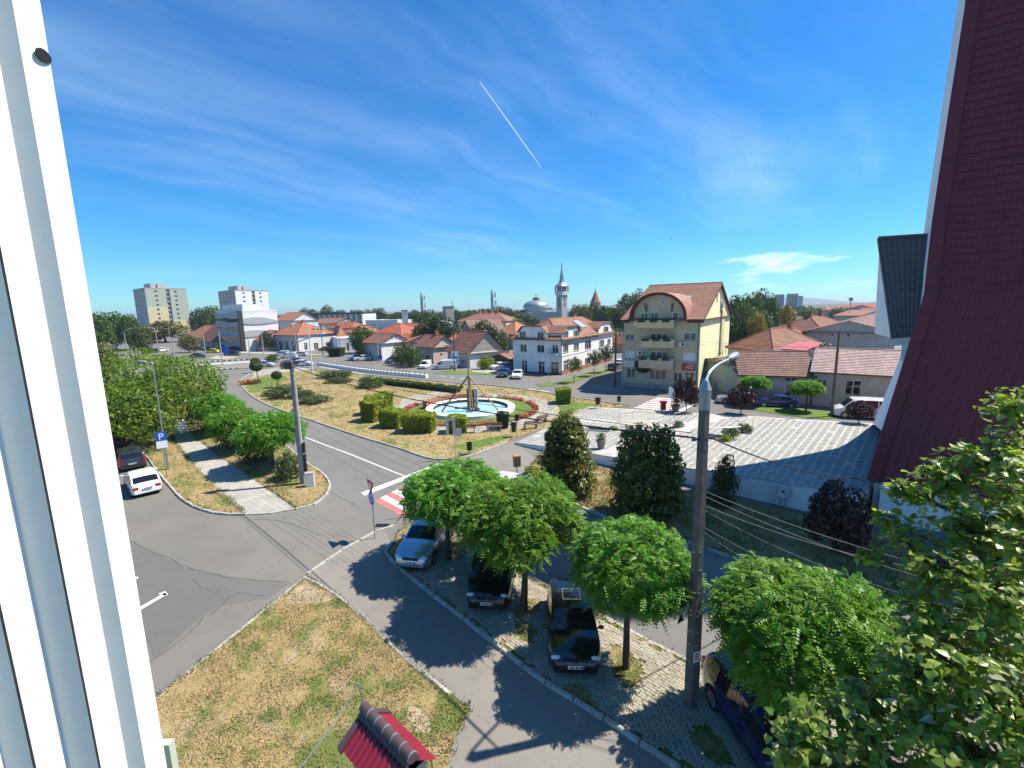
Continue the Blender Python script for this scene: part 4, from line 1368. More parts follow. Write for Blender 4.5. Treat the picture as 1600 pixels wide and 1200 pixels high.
h = simple('small house with grey upper gable and white lower wall under a rusty tiled roof', G(734.5, 575), G(700, 569.5), 549.6, 518, 'R', M['grey_wall'], M['t_brown'], xr=787,
           wins={'L': [(720, 561, 728, 569.5, 'win')]}, mats={'R': M['dull_wall']})
b = MB(); b.box(-.02, -.05, 0, h.wr, -.004, h.H - .2); b.build('whitewash', M['clean_white'], h.root)
h = simple('salmon pink gabled house with a brown tiled roof behind two white vans', G(677.6, 568), G(649.5, 564.8), 541, 524, 'R', M['beige_wall'], M['t_brown'], xr=712,
           wins={'R': [(695.5, 538.5, 701, 545.5, 'win'), (687.5, 552.5, 691, 556, 'slot')], 'L': [(664, 555, 671, 562, 'win')]}, chim=((.4, .2, .8),), mats={'R': M['pink_wall']})
h = simple('white gabled house with two round attic holes beside the white guard rail', G(597, 563.5), G(568, 561.5), 535.5, 521.5, 'R', M['grey_wall'], M['t_brown'], xr=638.5,
           wins={'R': [(611, 525, 614, 529, 'slot'), (617, 524.5, 619.5, 528.5, 'slot')], 'L': [(570, 545, 575, 560, 'door'), (576.5, 545.5, 580, 561, 'door'), (591, 544, 595.5, 555, 'win')]}, mats={'R': M['white_wall']})  # left wall painted grey for its shade, sunlit gable kept white
h = simple('long orange roofed shop with a grey shaded front facing the roundabout', G(467.5, 549.5), G(424, 547), 523, 504, 'hip', M['grey_wall'], M['t_orange'], xr=523,
           wins={'L': [(.12, .08, .24, .62), (.36, .08, .48, .62), (.58, .08, .7, .62), (.78, .08, .9, .62)], 'R': [(490, 536, 498, 548, 'win'), (509, 535, 517, 547, 'win'), (475, 536, 481, 547, 'door')]},
           chim=((.1, .2, .8),), mats={'R': M['white_wall']})  # shade of the front is put into its grey, sunlit side white
b = MB()
for k in range(3):
    p = h.ridge[0].lerp(Vector((h.wr, h.wl / 2, h.H)), .35); b.box(h.wr * .55 + k * 1.5, h.wl * .12, h.H + 1.3, h.wr * .55 + k * 1.5 + .9, h.wl * .22, h.H + 1.75)
b.build('roof_windows', M['solar'], h.root)
h = House('house', 'low flat roofed white building with an orange door right of the orange roofed shop', G(529, 551), G(521, 546), xr=562, cat='house')
Hh = h.z(530); h.walls(Hh, M['clean_white'], {'R': [h.rect('R', 541, 536, 546, 548.5, 'door'), h.rect('R', 549.5, 534.5, 556.5, 543, 'win')]}); h.flat_roof(M['clean_white'])
simple('orange gabled roof of the house end left of the flat white building', G(528, 546), G(519, 542), 527, 509, 'hip', M['white_wall'], M['t_orange'], xr=543)
simple('small orange roofed cottage beside the wavy black and white building', G(411, 549), G(387, 546.5), 531, 516, 'R', M['beige_wall'], M['t_orange'], wr=9, wins={'L': [(.2, .2, .4, .75), (.6, .2, .8, .75)]})
simple('dark brown roofed bar building left of the wavy black and white building', GX(344, 165), GX(313, 178), 533, 506, 'R', M['dull_wall'], M['t_dark'], wr=12, wins={'L': [(.1, .1, .25, .8), (.4, .1, .55, .8), (.7, .1, .85, .8)]})
simple('yellow house with a bright orange roof near the green and yellow tower', GX(322, 190), GX(290, 205), 527, 508, 'hip', M['cream_wall'], M['t_orange'], wr=13, wins={'L': [(.15, .3, .3, .8), (.6, .3, .75, .8)]})

# roofs of the quarter behind
B = 'roofs of the quarter behind the front row of houses'
def back(label, px0, px1, Y, eave, apex, kind, roof, wall='beige_wall', skew=0.25, wr=9.0, chim=(), wins=None):
    C = GX(px1, Y); L = GX(px0, Y * (1 + skew * .2))
    return simple(label, C, L, eave, apex, kind, M[wall], M[roof], wr=wr, chim=chim, group=B, step=.6, wins=wins)
back('long low brown roofed hall behind the orange roofed shop', 487, 523, 215, 505, 497, 'R', 't_rose', wr=14)
back('dark red roof between the orange shop and the house block', 515, 552, 190, 512, 503, 'hip', 't_red')
back('small bright orange hip roof among green trees', 541, 560, 160, 519, 508, 'hip', 't_orange')
back('orange and brown hip roof rising behind the white gabled house', 581, 628, 138, 522, 505, 'hip', 't_red', wr=12)
back('red gabled house with a white gable left of the big dark conifer', 618, 652, 150, 518, 505, 'R', 't_red', 'white_wall', wr=9, wins={'L': [(.3, .3, .45, .8), (.6, .3, .75, .8)]})
back('small brown lean roof above the pale fence behind the white gabled house', 612, 640, 118, 533, 523, 'R', 't_red')
back('dark plum coloured house behind the salmon pink house', 646, 668, 130, 516, 506, 'R', 't_dark', 'salmon_wall')
back('orange ridge directly behind the salmon pink house', 678, 722, 112, 536, 519, 'hip', 't_orange', wr=10, chim=((.9, 0, .6),))
back('long brown hip roof with four chimneys on a yellow block', 716, 791, 190, 501, 488.5, 'hip', 't_rose', 'cream_wall', wr=14, chim=((.02, 0, 1.2), (.35, 0, 1.2), (.68, 0, 1.2), (.98, 0, 1.2)))
back('bright orange roof between dark trees left of the white corner house', 772, 806, 135, 521, 503, 'hip', 't_orange', wr=10)
back('tall dark grey gable wall among the trees behind the grey gabled house', 716, 745, 128, 528, 500, 'L', 't_dark', 'dull_wall', wr=12)
back('red roofed house at the end of the side street behind the white corner house', 953, 972, 120, 535, 517, 'hip', 't_red', 'salmon_wall', wr=9)
back('low dark brown carport shed between the grey gabled house and the white corner house', 771, 797, 92, 560, 553, 'L', 't_rose', 'wood' if 'wood' in M else 'dull_wall', wr=6)
back('orange gabled house right of the wavy building roof', 433, 459, 205, 500, 488, 'R', 't_orange', 'white_wall', wr=12)

# right-hand quarter
h = simple('long single storey house with an old dark brown tiled roof beside the plaza', GX(1266, 53.4), G(1156, 628), 586, 549.5, 'R', M['beige_wall'], M['t_dark'], wr=10,
           wins={'L': [(.16, .28, .36, .68), (.2, .76, .38, .9)]}, chim=())
h = simple('long single storey house with a pale pink ribbed tile roof behind the tall pole', GX(1432, 47.6), GX(1268, 53.2), 587, 548.5, 'R', M['beige_wall'], M['t_pale'], wr=10.5,
           wins={'L': [(.52, .35, .68, .78), (.86, .3, .97, .75), (.1, .3, .22, .72)]}, step=.38)
h = simple('large grey rendered barn gable behind the long houses', GX(1392, 72), GX(1253, 80), 519, 501.5, 'L', M['grey_wall'], M['t_dark'], wr=75,
           wins={'L': [(1298, 521, 1303, 526, 'slot'), (1323, 521, 1329, 527, 'slot'), (1317, 542, 1323, 547, 'slot'), (1336, 542, 1342, 547, 'slot'), (1363, 544, 1374, 551, 'win')]}, step=.5)
h = simple('brown hip roofed house with a ridge chimney in front of the grey barn', GX(1236, 74), GX(1170, 80), 540, 514, 'hip', M['beige_wall'], M['t_brown'], wr=11, chim=((.5, 0, 1.2),))
h = simple('brown hip roofed house just right of the yellow apartment house', GX(1205, 70), GX(1136, 78), 546, 513, 'hip', M['beige_wall'], M['t_brown'], wr=12)
h = simple('wide brown hip roof with two chimneys left of the grey barn', GX(1284, 88), GX(1192, 98), 521, 493.5, 'hip', M['grey_wall'], M['t_brown'], wr=16, chim=((.05, 0, 1.0), (.95, 0, 1.0)))
h = simple('small pale green rendered house end below the white sheet roof', GX(1203, 63), GX(1152, 61), 566, 556, 'R', M['sage_wall'], M['t_rose'], wr=8)
h = House('shed', 'low shed with a bright red sheet roof behind the long brown roofed house', GX(1252, 60), GX(1217, 62.5), wr=4.5, cat='shed')
h.walls(h.z(547), M['beige_wall']); b = MB(); slope(b, (-.3, -.3, h.H), (-.3, h.wl + .3, h.H), (4.8, h.wl + .3, h.H + .7), (4.8, -.3, h.H + .7), 1.0, .03); b.build('roof', M['tarp'], h.root)
h = House('garage', 'small garage with a white sheet roof at the side of the yellow apartment house', GX(1172, 66), GX(1143, 65), wr=6, cat='garage')
h.walls(h.z(575), M['cream_wall']); b = MB(); slope(b, (-.5, -.3, h.H), (-.5, h.wl + .3, h.H), (6.3, h.wl + .3, h.H + .5), (6.3, -.3, h.H + .5), 1.0, .02); b.build('roof', M['white'], h.root)
for i, (a, c, Y, e, t, k) in enumerate(((1300, 1342, 190, 493, 484, 't_rose'), (1335, 1392, 230, 489, 481, 't_rose'), (1282, 1310, 260, 484, 477, 't_red'), (1345, 1400, 330, 480, 474, 't_red'), (1310, 1345, 420, 479, 474, 't_rose'))):
    simple(('pale pink distant roof farthest left beyond the barn', 'pale pink distant roof beside the dormer wing of the plum roof', 'dark red distant roof peeping over the barn ridge', 'dark red distant roof just left of the dormer wing', 'small faint roof at the foot of the hills')[i], GX(c, Y), GX(a, Y * 1.05), e, t, 'R', M['pink_wall'], M[k], wr=25, group='distant red roofs', step=1.5)

# ---- the wavy black and white building
def wavy():
    h = House('commercial_building', 'modern white building with wavy grey bands and dark glass corner', G(384.5, 549), GX(345, 168), xr=437, cat='commercial building')
    H = h.z(487)
    h.walls(H, M['clean_white'])
    h.flat_roof(M['clean_white'], .5)
    mr, ml = h.maps['R'], h.maps['L']
    n = 24
    for k, (za, zb, amp) in enumerate(((.70, .86, .05), (.38, .54, .045))):
        b = MB()
        for i in range(n):
            u0, u1 = i / n, (i + 1) / n
            f = lambda u: H * (zb + amp * sin(pi * (u * 1.25 + .05 + k * .1)) - .05)
            g = lambda u: H * (za - .4 * amp * sin(pi * 1.3 * u + k))
            w = h.wr
            P4 = [mr(w * u0, g(u0), -.25), mr(w * u1, g(u1), -.25), mr(w * u1, f(u1), -.25), mr(w * u0, f(u0), -.25)]
            b.quad(*P4)
            b.quad(P4[3], P4[2], mr(w * u1, f(u1), 0), mr(w * u0, f(u0), 0)); b.quad(mr(w * u0, g(u0), 0), mr(w * u1, g(u1), 0), P4[1], P4[0])
        b.build('wavy_band', M['sign_back'], h.root)
    # dark glass front with wavy light spandrels
    b = MB(); b.box(-.3, .6, 0.05, -.004, h.wl - .3, H * .93); b.build('glass_front', M['glass'], h.root)
    for k, (z0, z1) in enumerate(((.86, .98), (.62, .75), (.38, .5), (.14, .22))):
        b = MB()
        for i in range(n):
            u0, u1 = i / n, (i + 1) / n
            f = lambda u: H * (z1 + .025 * sin(2 * pi * u + k * 2.4)); g = lambda u: H * (z0 - .04 * abs(sin(pi * (u * 1.7 + .4 * k))))
            w = h.wl
            P4 = [ml(w * u0, g(u0), -.6), ml(w * u1, g(u1), -.6), ml(w * u1, f(u1), -.6), ml(w * u0, f(u0), -.6)]
            b.quad(*P4); b.quad(P4[3], P4[2], ml(w * u1, f(u1), -.3), ml(w * u0, f(u0), -.3))
        b.build('spandrel', M['grey_wall'], h.root)
    b = MB(); b.box(-1.2, -.6, 0, -.02, .6, H * 1.02); b.build('corner_tower', M['dark'], h.root)
    b = MB(); b.box(.5, .3, H + .5, h.wr * .6, h.wl * .8, H + 2.4); b.build('penthouse', M['clean_white'], h.root)
wavy()

# ---- tower blocks
def tower(label, pxc, pxl, pxr, Y, top, bands, floors, win_cols, annex=True):
    C = GX(pxc, Y); L = GX(pxl, Y * 1.06)
    h = House('tower_block', label, C, L, xr=pxr, cat='tower block')
    H = h.z(top)
    fl = H / floors
    wl, wr = [], []
    for k in range(1, floors):
        z = k * fl + fl * .3
        for u in (.1, .3, .5, .7, .88): wl.append([h.wl * u - 1.1, z, h.wl * u + .5, z + fl * .5, 'slot'])
        for u in win_cols: wr.append([h.wr * u - .7, z, h.wr * u + .7, z + fl * .42, 'slot'])
    h.walls(H, bands[0][2], {'L': wl, 'R': wr}, depth=.3)
    h.flat_roof(M['concrete'], .8)
    # coloured render fields, a recessed stair strip
    for u0, u1, z0, z1, m_ in bands[1:]:
        b = MB()
        rects = [r for r in wr if r[0] > h.wr * u0 and r[2] < h.wr * u1 and r[1] > H * z0 and r[3] < H * z1]
        wall_face(b, lambda a, z, d=0: Vector((a, d - .06, z)), h.wr * u1, H * z1, rects + [[-1, -1, h.wr * u0, H * 2], [-1, -1, h.wr * 2, H * z0]], .06)
        b.build('render_field', m_, h.root)
    b = MB(); b.box(h.wr * .50, -.08, 0, h.wr * .575, -.01, H); st = b.build('stair_strip', M['dark'], h.root)
    for k in range(floors):
        b = MB(); b.box(h.wr * .5, -.3, k * fl + fl * .15, h.wr * .54, -.09, k * fl + fl * .5); b.build('balcony', bands[0][2], st)
    if annex:
        b = MB(); b.box(h.wr * .22, h.wl * .25, H + .1, h.wr * .62, h.wl * .8, H + fl * 1.4); b.build('lift_house', bands[0][2], h.root)
        b = MB(); b.box(h.wr * .36, h.wl * .24 - .1, H + .8, h.wr * .38, h.wl * .25 - .01, H + fl * 1.2); b.build('lift_house_slot', M['dark'], h.root)
    return h
sage, cream, grey, wh = M['sage_wall'], M['cream_wall'], M['grey_wall'], M['clean_white']
tower('green and yellow rendered ten storey tower block on the left', 236, 218, 299, 300, 451.5, [(0, 0, grey), (.01, .49, .62, .995, sage), (.01, .49, .0, .62, cream), (.585, .99, .3, .995, sage), (.585, .99, 0, .3, cream)], 10, (.25, .72))
tower('white ten storey tower block behind the wavy building', 374, 348, 424.5, 310, 454.5, [(0, 0, grey), (.01, .49, .0, .995, wh), (.585, .99, 0, .995, wh)], 10, (.25, .75))
for px0, px1, px2, Y, top, lb in ((1212, 1210, 1224, 620, 460.5, 'narrow grey distant tower block on the right horizon'), (1228, 1227, 1246, 600, 459.5, 'wide grey distant tower block on the right horizon'), (1245, 1241, 1253.5, 590, 463, 'pale end slab of the distant tower blocks')):
    h = House('tower_block', lb, GX(px0, Y), GX(px1, Y * 1.03), xr=px2, cat='tower block')
    H = h.z(top)
    h.walls(H, grey if 'pale' not in lb else M['white_wall'], {'R': [[h.wr * u - 1.6, H * (k + .3) / 10, h.wr * u + 1.6, H * (k + .75) / 10, 'slot'] for k in range(2, 10) for u in ((.25, .5, .75) if 'wide' in lb else (.5,))]})
    h.flat_roof(M['concrete'])

# ---- long white block with a comb of bays, on the horizon
h = House('apartment_block', 'long white block with a comb of dark window bays on the left horizon', GX(569, 330), GX(503, 345), wr=14, cat='apartment block')
H = h.z(490)
h.walls(H, M['white_wall'], {'L': [[h.wl * (k + .3) / 8, H * z0, h.wl * (k + .7) / 8, H * z1, 'slot'] for k in range(8) for z0, z1 in ((.3, .55), (.62, .88))]}, depth=.6)
h.flat_roof(M['dark'], .6)
for k in range(9):
    b = MB(); b.box(-1.6, h.wl * k / 8 - .7, 0, -.02, h.wl * k / 8 + .7, H * .97); b.build('bay_wall', M['clean_white'], h.root)
b = MB(); b.box(-2.2, -.8, H * .97, 0, h.wl + .8, H + .9); b.build('roof_edge', M['dark'], h.root)
h = House('hall', 'long low white flat hall at the foot of the tree line', GX(622, 300), GX(572, 310), wr=20, cat='hall')
h.walls(h.z(500.5), M['white_wall']); h.flat_roof(M['white_wall'])

# ---- churches and masts on the skyline
def church_tower():
    Y = 300; c = GX(878, Y)
    t = thing('church_tower', 'slender grey church tower with a belfry gallery and needle spire', 'church tower', (c.x, c.y, 0), radians(38))
    z = lambda py: zat(py, c.x, c.y)
    w = 2.5
    b = MB(); b.box(-w, -w, 0, w, w, z(461)); b.build('shaft', M['grey_wall'], t)
    for f in range(4):
        q = MB()
        for zz in (476, 468):
            a = (-.5, -w - .04, z(zz + 3)); q.box(*a, .5, -w + .2, z(zz - 3))
        o = q.build('slit_window', M['dark'], t); o.rotation_euler = (0, 0, f * pi / 2)
    w2 = 3.05
    b = MB(); b.box(-w2, -w2, z(461), w2, w2, z(455)); b.build('gallery', M['white_wall'], t)
    b = MB()
    for sx in (-1, -.33, .33, 1):
        for sy in (-1, -.33, .33, 1):
            if max(abs(sx), abs(sy)) == 1: b.box(sx * w2 * .93 - .35, sy * w2 * .93 - .35, z(455), sx * w2 * .93 + .35, sy * w2 * .93 + .35, z(447.5))
    b.build('pillars', M['grey_wall'], t)
    b = MB(); b.box(-w2 * .6, -w2 * .6, z(455), w2 * .6, w2 * .6, z(447.5)); b.build('bell_chamber', M['dark'], t)
    b = MB(); b.lathe([(w2 * 1.5, z(447.5)), (w2 * 1.35, z(446)), (w2 * .7, z(442)), (w2 * .52, z(438)), (w2 * .36, z(430)), (w2 * .1, z(420)), (.12, z(415))], n=8); b.build('spire', M['zinc'], t)
    b = MB(); b.lathe([(0.01, z(415.5)), (.7, z(415)), (.7, z(414)), (.01, z(413.4))], n=8); b.box(-.12, -.12, z(414), .12, .12, z(409.5)); b.box(-.7, -.1, z(411.5), .7, .1, z(411)); b.build('cross', M['zinc'], t)
church_tower()
def dome_church():
    Y = 320; c = GX(838, Y); z = lambda py: zat(py, c.x, c.y)
    t = thing('church', 'grey church with a round silver dome left of the spire', 'church', (c.x, c.y, 0), radians(20))
    b = MB(); b.box(-9, -9, 0, 26, 9, z(488)); b.build('nave', M['grey_wall'], t)
    b = MB(); slope(b, (-9.5, -9.5, z(488)), (26.5, -9.5, z(488)), (26.5, 0, z(484)), (-9.5, 0, z(484)), 1.2); slope(b, (26.5, 9.5, z(488)), (-9.5, 9.5, z(488)), (-9.5, 0, z(484)), (26.5, 0, z(484)), 1.2); b.build('nave_roof', M['zinc'], t)
    b = MB(); b.lathe([(8.2, z(488)), (8.2, z(481)), (9.6, z(480.5)), (9.6, z(479.6))], n=24); b.build('drum', M['white_wall'], t)
    zb, zt = z(479.8), z(468.5); b = MB(); b.lathe([(9.0 * cos(a), zb + (zt - zb) * sin(a)) for a in [pi / 2 * k / 9 for k in range(9)]] + [(1.4, zt)], n=24); b.build('dome', M['zinc'], t, 60)
    b = MB(); b.lathe([(1.6, z(468.6)), (2.6, z(467.5)), (2.4, z(465.5)), (.3, z(463.8))], n=12); b.box(-.15, -.15, z(464), .15, .15, z(459)); b.box(-1, -.12, z(461), 1, .12, z(460.4)); b.build('lantern', M['t_dark'], t)
dome_church()
c = GX(930, 420); z = lambda py: zat(py, c.x, c.y)
t = thing('church_spire', 'thin red pointed church spire above the trees', 'church spire', (c.x, c.y, 0), .4)
b = MB(); b.box(-3.4, -3.4, 0, 3.4, 3.4, z(473)); b.build('tower', M['salmon_wall'], t)
b = MB(); b.lathe([(4.8, z(473)), (2.6, z(464)), (.15, z(453))], n=8); b.build('spire', M['t_red'], t)
b = MB(); b.lathe([(.01, z(453.5)), (.9, z(452.6)), (.01, z(451.4))], n=8); b.tube([(0, 0, z(452)), (0, 0, z(448.5))], .15, 5); b.build('finial', M['zinc'], t)

def mast(label, px, Y, top):
    c = GX(px, Y); h_ = zat(top, c.x, c.y)
    t = thing('antenna_mast', label, 'antenna mast', (c.x, c.y, 0))
    b = MB(); b.tube([(0, 0, 0), (0, 0, h_)], [1.0, .75], 10); b.build('pole', M['grey_wall'], t)
    for k, (dx, dz, hh) in enumerate(((1.9, .2, 3.2), (2.2, 5.0, 3.0), (-.1, -1.5, 2.2), (2.0, 9.0, 2.4))):
        b = MB(); b.box(dx - .5, -.4, h_ - dz - hh, dx + .5, .4, h_ - dz); b.box(min(dx, 0), -.1, h_ - dz - hh * .5 - .15, max(dx, 0), .1, h_ - dz - hh * .5 + .15)
        b.build('antenna_panel', M['white'], t)
mast('grey mobile phone mast with white panels above the trees left of centre', 661, 300, 461)
mast('grey mobile phone mast behind the long roof with four chimneys', 770, 290, 456.5)
c = GX(702, 260); z = lambda py: zat(py, c.x, c.y)
t = thing('concrete_tower', 'squat square concrete tower with a thin cross on its corner', 'tower', (c.x, c.y, 0), .5)
b = MB(); b.box(-2.4, -2.4, 0, 2.4, 2.4, z(479.5)); b.build('shaft', M['dull_wall'], t)
b = MB(); b.box(-2.6, -2.6, z(479.5), 2.6, 2.6, z(478.6)); b.build('cap', M['dark'], t)
b = MB(); b.box(2.2, -.12, z(482), 2.45, .12, z(469)); b.box(1.3, -.1, z(473.6), 3.3, .1, z(473)); b.build('cross', M['concrete'], t)
c = GX(634, 250); t = thing('chimney_stack', 'pale square chimney stack by the low white hall', 'chimney stack', (c.x, c.y, 0), .3)
b = MB(); b.box(-1.5, -1.5, 0, 1.5, 1.5, zat(485, c.x, c.y)); b.build('stack', M['white_wall'], t)
b = MB(); b.box(-1.7, -1.7, zat(486, c.x, c.y), 1.7, 1.7, zat(485, c.x, c.y) + .3); b.build('cap', M['concrete'], t)
c = GX(1325, 200); z = lambda py: zat(py, c.x, c.y)
t = thing('sign_mast', 'tall thin mast with a square orange sign on the right horizon', 'sign mast', (c.x, c.y, 0))
b = MB(); b.tube([(0, 0, 0), (0, 0, z(468))], .22, 6); b.build('pole', M['steel'], t)
b = MB(); b.box(-.8, -.15, z(470), .8, .15, z(465)); b.build('panel', M['ochre'], t)

# far hills on the right horizon
rg = random.Random(3)
b = MB(); pts = []
for k in range(60):
    an = radians(20 + k * 0.9)
    pts.append((an, 38 + 22 * sin(k * .21) + 14 * sin(k * .53 + 1)))
for (a0, h0), (a1, h1) in zip(pts, pts[1:]):
    r0, r1 = 4300, 5200
    p = [Vector((sin(a) * r, cos(a) * r, zz)) for a, zz in ((a0, -5), (a1, -5)) for r in (r0,)]
    q = [Vector((sin(a) * r1, cos(a) * r1, zz)) for a, zz in ((a1, h1), (a0, h0))]
    b.quad(p[0], p[1], q[0], q[1])
    b.quad(q[1], q[0], Vector((sin(a1) * 5900, cos(a1) * 5900, -5)), Vector((sin(a0) * 5900, cos(a0) * 5900, -5)))
structure(b.build('hills', M['hill'], smooth=60))

# ------------------------------------------------------------------ trees, hedges, grass
def blob_points(rng, lobes, n, shell=0.55):
    """points near the surface of a set of ellipsoid lobes, with outward normals"""
    vol = np.array([l[3] * l[4] * l[5] for l in lobes]) ** (2 / 3)
    idx = rng.choice(len(lobes), n, p=vol / vol.sum())
    d = rng.normal(0, 1, (n, 3)); d /= np.linalg.norm(d, axis=1, keepdims=True)
    Lb = np.array(lobes)[idx]
    r = 1 - shell * rng.random((n, 1)) ** 2.2
    pts = Lb[:, :3] + d * r * Lb[:, 3:6]
    keep = np.ones(n, bool)
    for i, l in enumerate(lobes):       # drop what is buried deep inside another lobe
        q = (pts - np.array(l[:3])) / np.array(l[3:6])
        keep &= ~(((q ** 2).sum(1) < 0.42) & (idx != i))
    nr = d / Lb[:, 3:6]; nr /= np.linalg.norm(nr, axis=1, keepdims=True)
    return pts[keep], nr[keep]

def crown_lobes(rng, rx, rz, zc, n, flat=0.0, base=-0.35):
    out = []
    for k in range(n):
        a = 2.39996 * k + rng.normal(0, .25)
        u = base + (1 - base) * (k + .5) / n
        rr = sqrt(max(0.0, 1 - u * u))
        s = rng.uniform(.30, .52)
        out.append((rx * .72 * rr * cos(a), rx * .72 * rr * sin(a), zc + rz * .72 * u, rx * s, rx * s, rz * s * (1 - flat)))
    out.append((0, 0, zc, rx * .62, rx * .62, rz * .62))
    return out

def trunk_mesh(rng, h, r, reach, n=5, lean=0.05, top=None):
    b = MB()
    top = top or h
    b.tube([(0, 0, -.1), (rng.normal(0, lean), rng.normal(0, lean), h * .5), (rng.normal(0, lean), rng.normal(0, lean), h)], [r * 1.35, r, r * .85], 8)
    for k in range(n):
        a = 2 * pi * k / n + rng.normal(0, .3)
        e = reach * rng.uniform(.6, 1.0); zz = h + (top - h) * rng.uniform(.4, 1.0)
        b.tube([(0, 0, h * .95), (cos(a) * e * .45, sin(a) * e * .45, h + (zz - h) * .55), (cos(a) * e, sin(a) * e, zz)], [r * .6, r * .4, r * .15], 6)
    return b.mesh('trunk', M['bark'], 60)

def frond_mesh(rng, pts, nrm, length, mat, name='crown', pairs=5):
    """feathery compound leaves: each point carries a drooping stem with paired leaflets"""
    n = len(pts)
    out = nrm * np.array([1, 1, .55]) + rng.normal(0, .38, (n, 3))
    out[:, 2] += 0.15
    out /= np.linalg.norm(out, axis=1, keepdims=True)
    up = np.tile(np.array([0, 0, 1.0]), (n, 1)) + rng.normal(0, .25, (n, 3))
    side = np.cross(out, up); side /= np.linalg.norm(side, axis=1, keepdims=True) + 1e-9
    nn = np.cross(side, out)
    L = length * (0.75 + .5 * rng.random((n, 1)))
    Vs, rnd = [], []
    base_r = rng.random(n)
    for k in range(pairs + 1):
        t = (k + .8) / (pairs + .8)
        c = pts + out * L * t - np.array([0, 0, 1]) * L * .55 * t * t
        w = L * .30 * (1 - .35 * t)
        lw = L * .095
        for sg in ((-1, 1) if k < pairs else (0,)):
            d = side * sg + out * (.35 if sg else 1.0)
            d = d / np.linalg.norm(d, axis=1, keepdims=True)
            d = d - np.array([0, 0, .25])
            cr = np.cross(d, nn); cr /= np.linalg.norm(cr, axis=1, keepdims=True) + 1e-9
            a0 = c; m_ = c + d * w * .5; tip = c + d * w
            Vs.append(np.stack([a0, m_ + cr * lw, tip, m_ - cr * lw], 1))
            rnd.append((base_r * .7 + .3 * rng.random(n)))
    V = np.concatenate(Vs, 0).reshape(-1, 3)
    F = np.arange(len(V)).reshape(-1, 4)
    return np_mesh(name, V, F, mat, np.concatenate(rnd))

def leaf_crown(rng, lobes, n, size, mat, aspect=.6, shell=.55, name='crown'):
    p, nr = blob_points(rng, lobes, n, shell)
    V, F, A = leaf_quads(rng, p, nr, size, aspect)
    return np_mesh(name, V, F, mat, A)

def tree_thing(name, label, loc, crown, trunk, scale=1.0, rz=0.0, group=None, cat='tree'):
    t = thing(name, label, cat, loc, rz, group)
    t.scale = scale if isinstance(scale, tuple) else (scale,) * 3
    if trunk is not None: link('trunk', trunk, t)
    link('crown', crown, t)
    return t

rng = np.random.default_rng(11)
# globe robinias, unit crown radius 1 at trunk height ~2.2
def globe(seed, n):
    g = np.random.default_rng(seed)
    lobes = []
    for k in range(34):
        a = 2.39996 * k + g.normal(0, .3); u = -0.45 + 1.41 * (k + .5) / 34; rr = sqrt(max(0, 1 - min(1, u) ** 2))
        s = g.uniform(.26, .42)
        lobes.append((.82 * rr * cos(a), .82 * rr * sin(a), .55 + .62 * u + g.normal(0, .03), s, s, s * .72))
    lobes.append((0, 0, .6, .75, .75, .5))
    p, nr = blob_points(g, lobes, n, .42)
    p = p[p[:, 2] > 0.1]; nr = nr[:len(p)]
    return p, nr
GL = []
for sd_, n_ in ((1, 11500), (5, 11500)):
    p, nr = globe(sd_, n_)
    GL.append(frond_mesh(np.random.default_rng(sd_), p, nr, .15, M['l_robinia'], pairs=5))
GT = []
for sd_ in (2, 3):
    g = np.random.default_rng(sd_); b = MB()
    b.tube([(0, 0, -1.5), (g.normal(0, .02), g.normal(0, .02), -.6), (0, 0, .22)], [.085, .065, .06], 8)
    for k in range(7):
        a = 2 * pi * k / 7 + g.normal(0, .2); e = g.uniform(.5, .75)
        b.tube([(0, 0, .1), (cos(a) * e * .5, sin(a) * e * .5, .32), (cos(a) * e, sin(a) * e, .62)], [.045, .03, .012], 5)
    GT.append(b.mesh('trunk', M['bark'], 60))
def globe_tree(label, base, pxl, pxr, pyt, var, sq=1.0, rz=0.0, group=None, dx=0.0):
    """crown width from its pixel columns; the trunk reaches from the ground to the crown"""
    d = base.length
    c = Vector((base.x, base.y, 3.0))
    w = c - Vector((0, 0, CAM_H)); depth = w.dot(_f)
    r = (pxr - pxl) / 2 / FPX * depth
    ztop = zat(pyt + 6, base.x, base.y + r * .25)
    hz = r * sq
    t = thing('globe_tree', label, 'tree', (base.x, base.y, 0.05), rz, group)
    zc = ztop - 1.22 * hz
    lo, hi = -6.0, 6.0
    for _ in range(30):
        mid = (lo + hi) / 2
        if P(base.x + mid, base.y, zc + .5 * hz)[0] < (pxl + pxr) / 2: lo = mid
        else: hi = mid
    dx = max(-.8, min(.8, lo))
    k = link('trunk', GT[var], t)
    k.scale = (min(r, 2.2) * .85, min(r, 2.2) * .85, zc / 1.4); k.location = (0, 0, zc)
    o = link('crown', GL[var], t); o.scale = (r * .95, r * .95, hz * .98); o.location = (dx, 0, zc)
    return t
NG = 'globe robinias along the parking strip'
globe_tree('globe robinia right behind the pale blue saloon car', G(701, 878), 637, 790, 720, 0, .88, 0.3, NG)
globe_tree('globe robinia over the black people carrier, largest of the near row', G(818, 957), 740, 918, 750, 1, .95, 1.7, NG, .05)
globe_tree('globe robinia right of the black hatchback with the sunroof', G(978, 1047), 888, 1060, 816, 0, 1.0, 2.9, NG)
globe_tree('globe robinia beside the navy car, nearest to the big linden', G(1240, 1165), 1128, 1374, 886, 1, 1.0, 0.9, NG)
LG = 'globe robinias along the footpath on the left'
globe_tree('globe robinia beside the bush at the concrete pole base', G(427, 730), 370, 464, 640, 0, .9, 2.2, LG)
globe_tree('globe robinia second from the concrete pole on the footpath lawn', G(380, 704), 350, 420, 632, 1, .92, 4.0, LG)
globe_tree('globe robinia farthest up the footpath near the walnut tree', G(345, 676), 314, 384, 609, 0, .9, 5.0, LG)
HG = 'globe robinias in front of the long single storey houses'
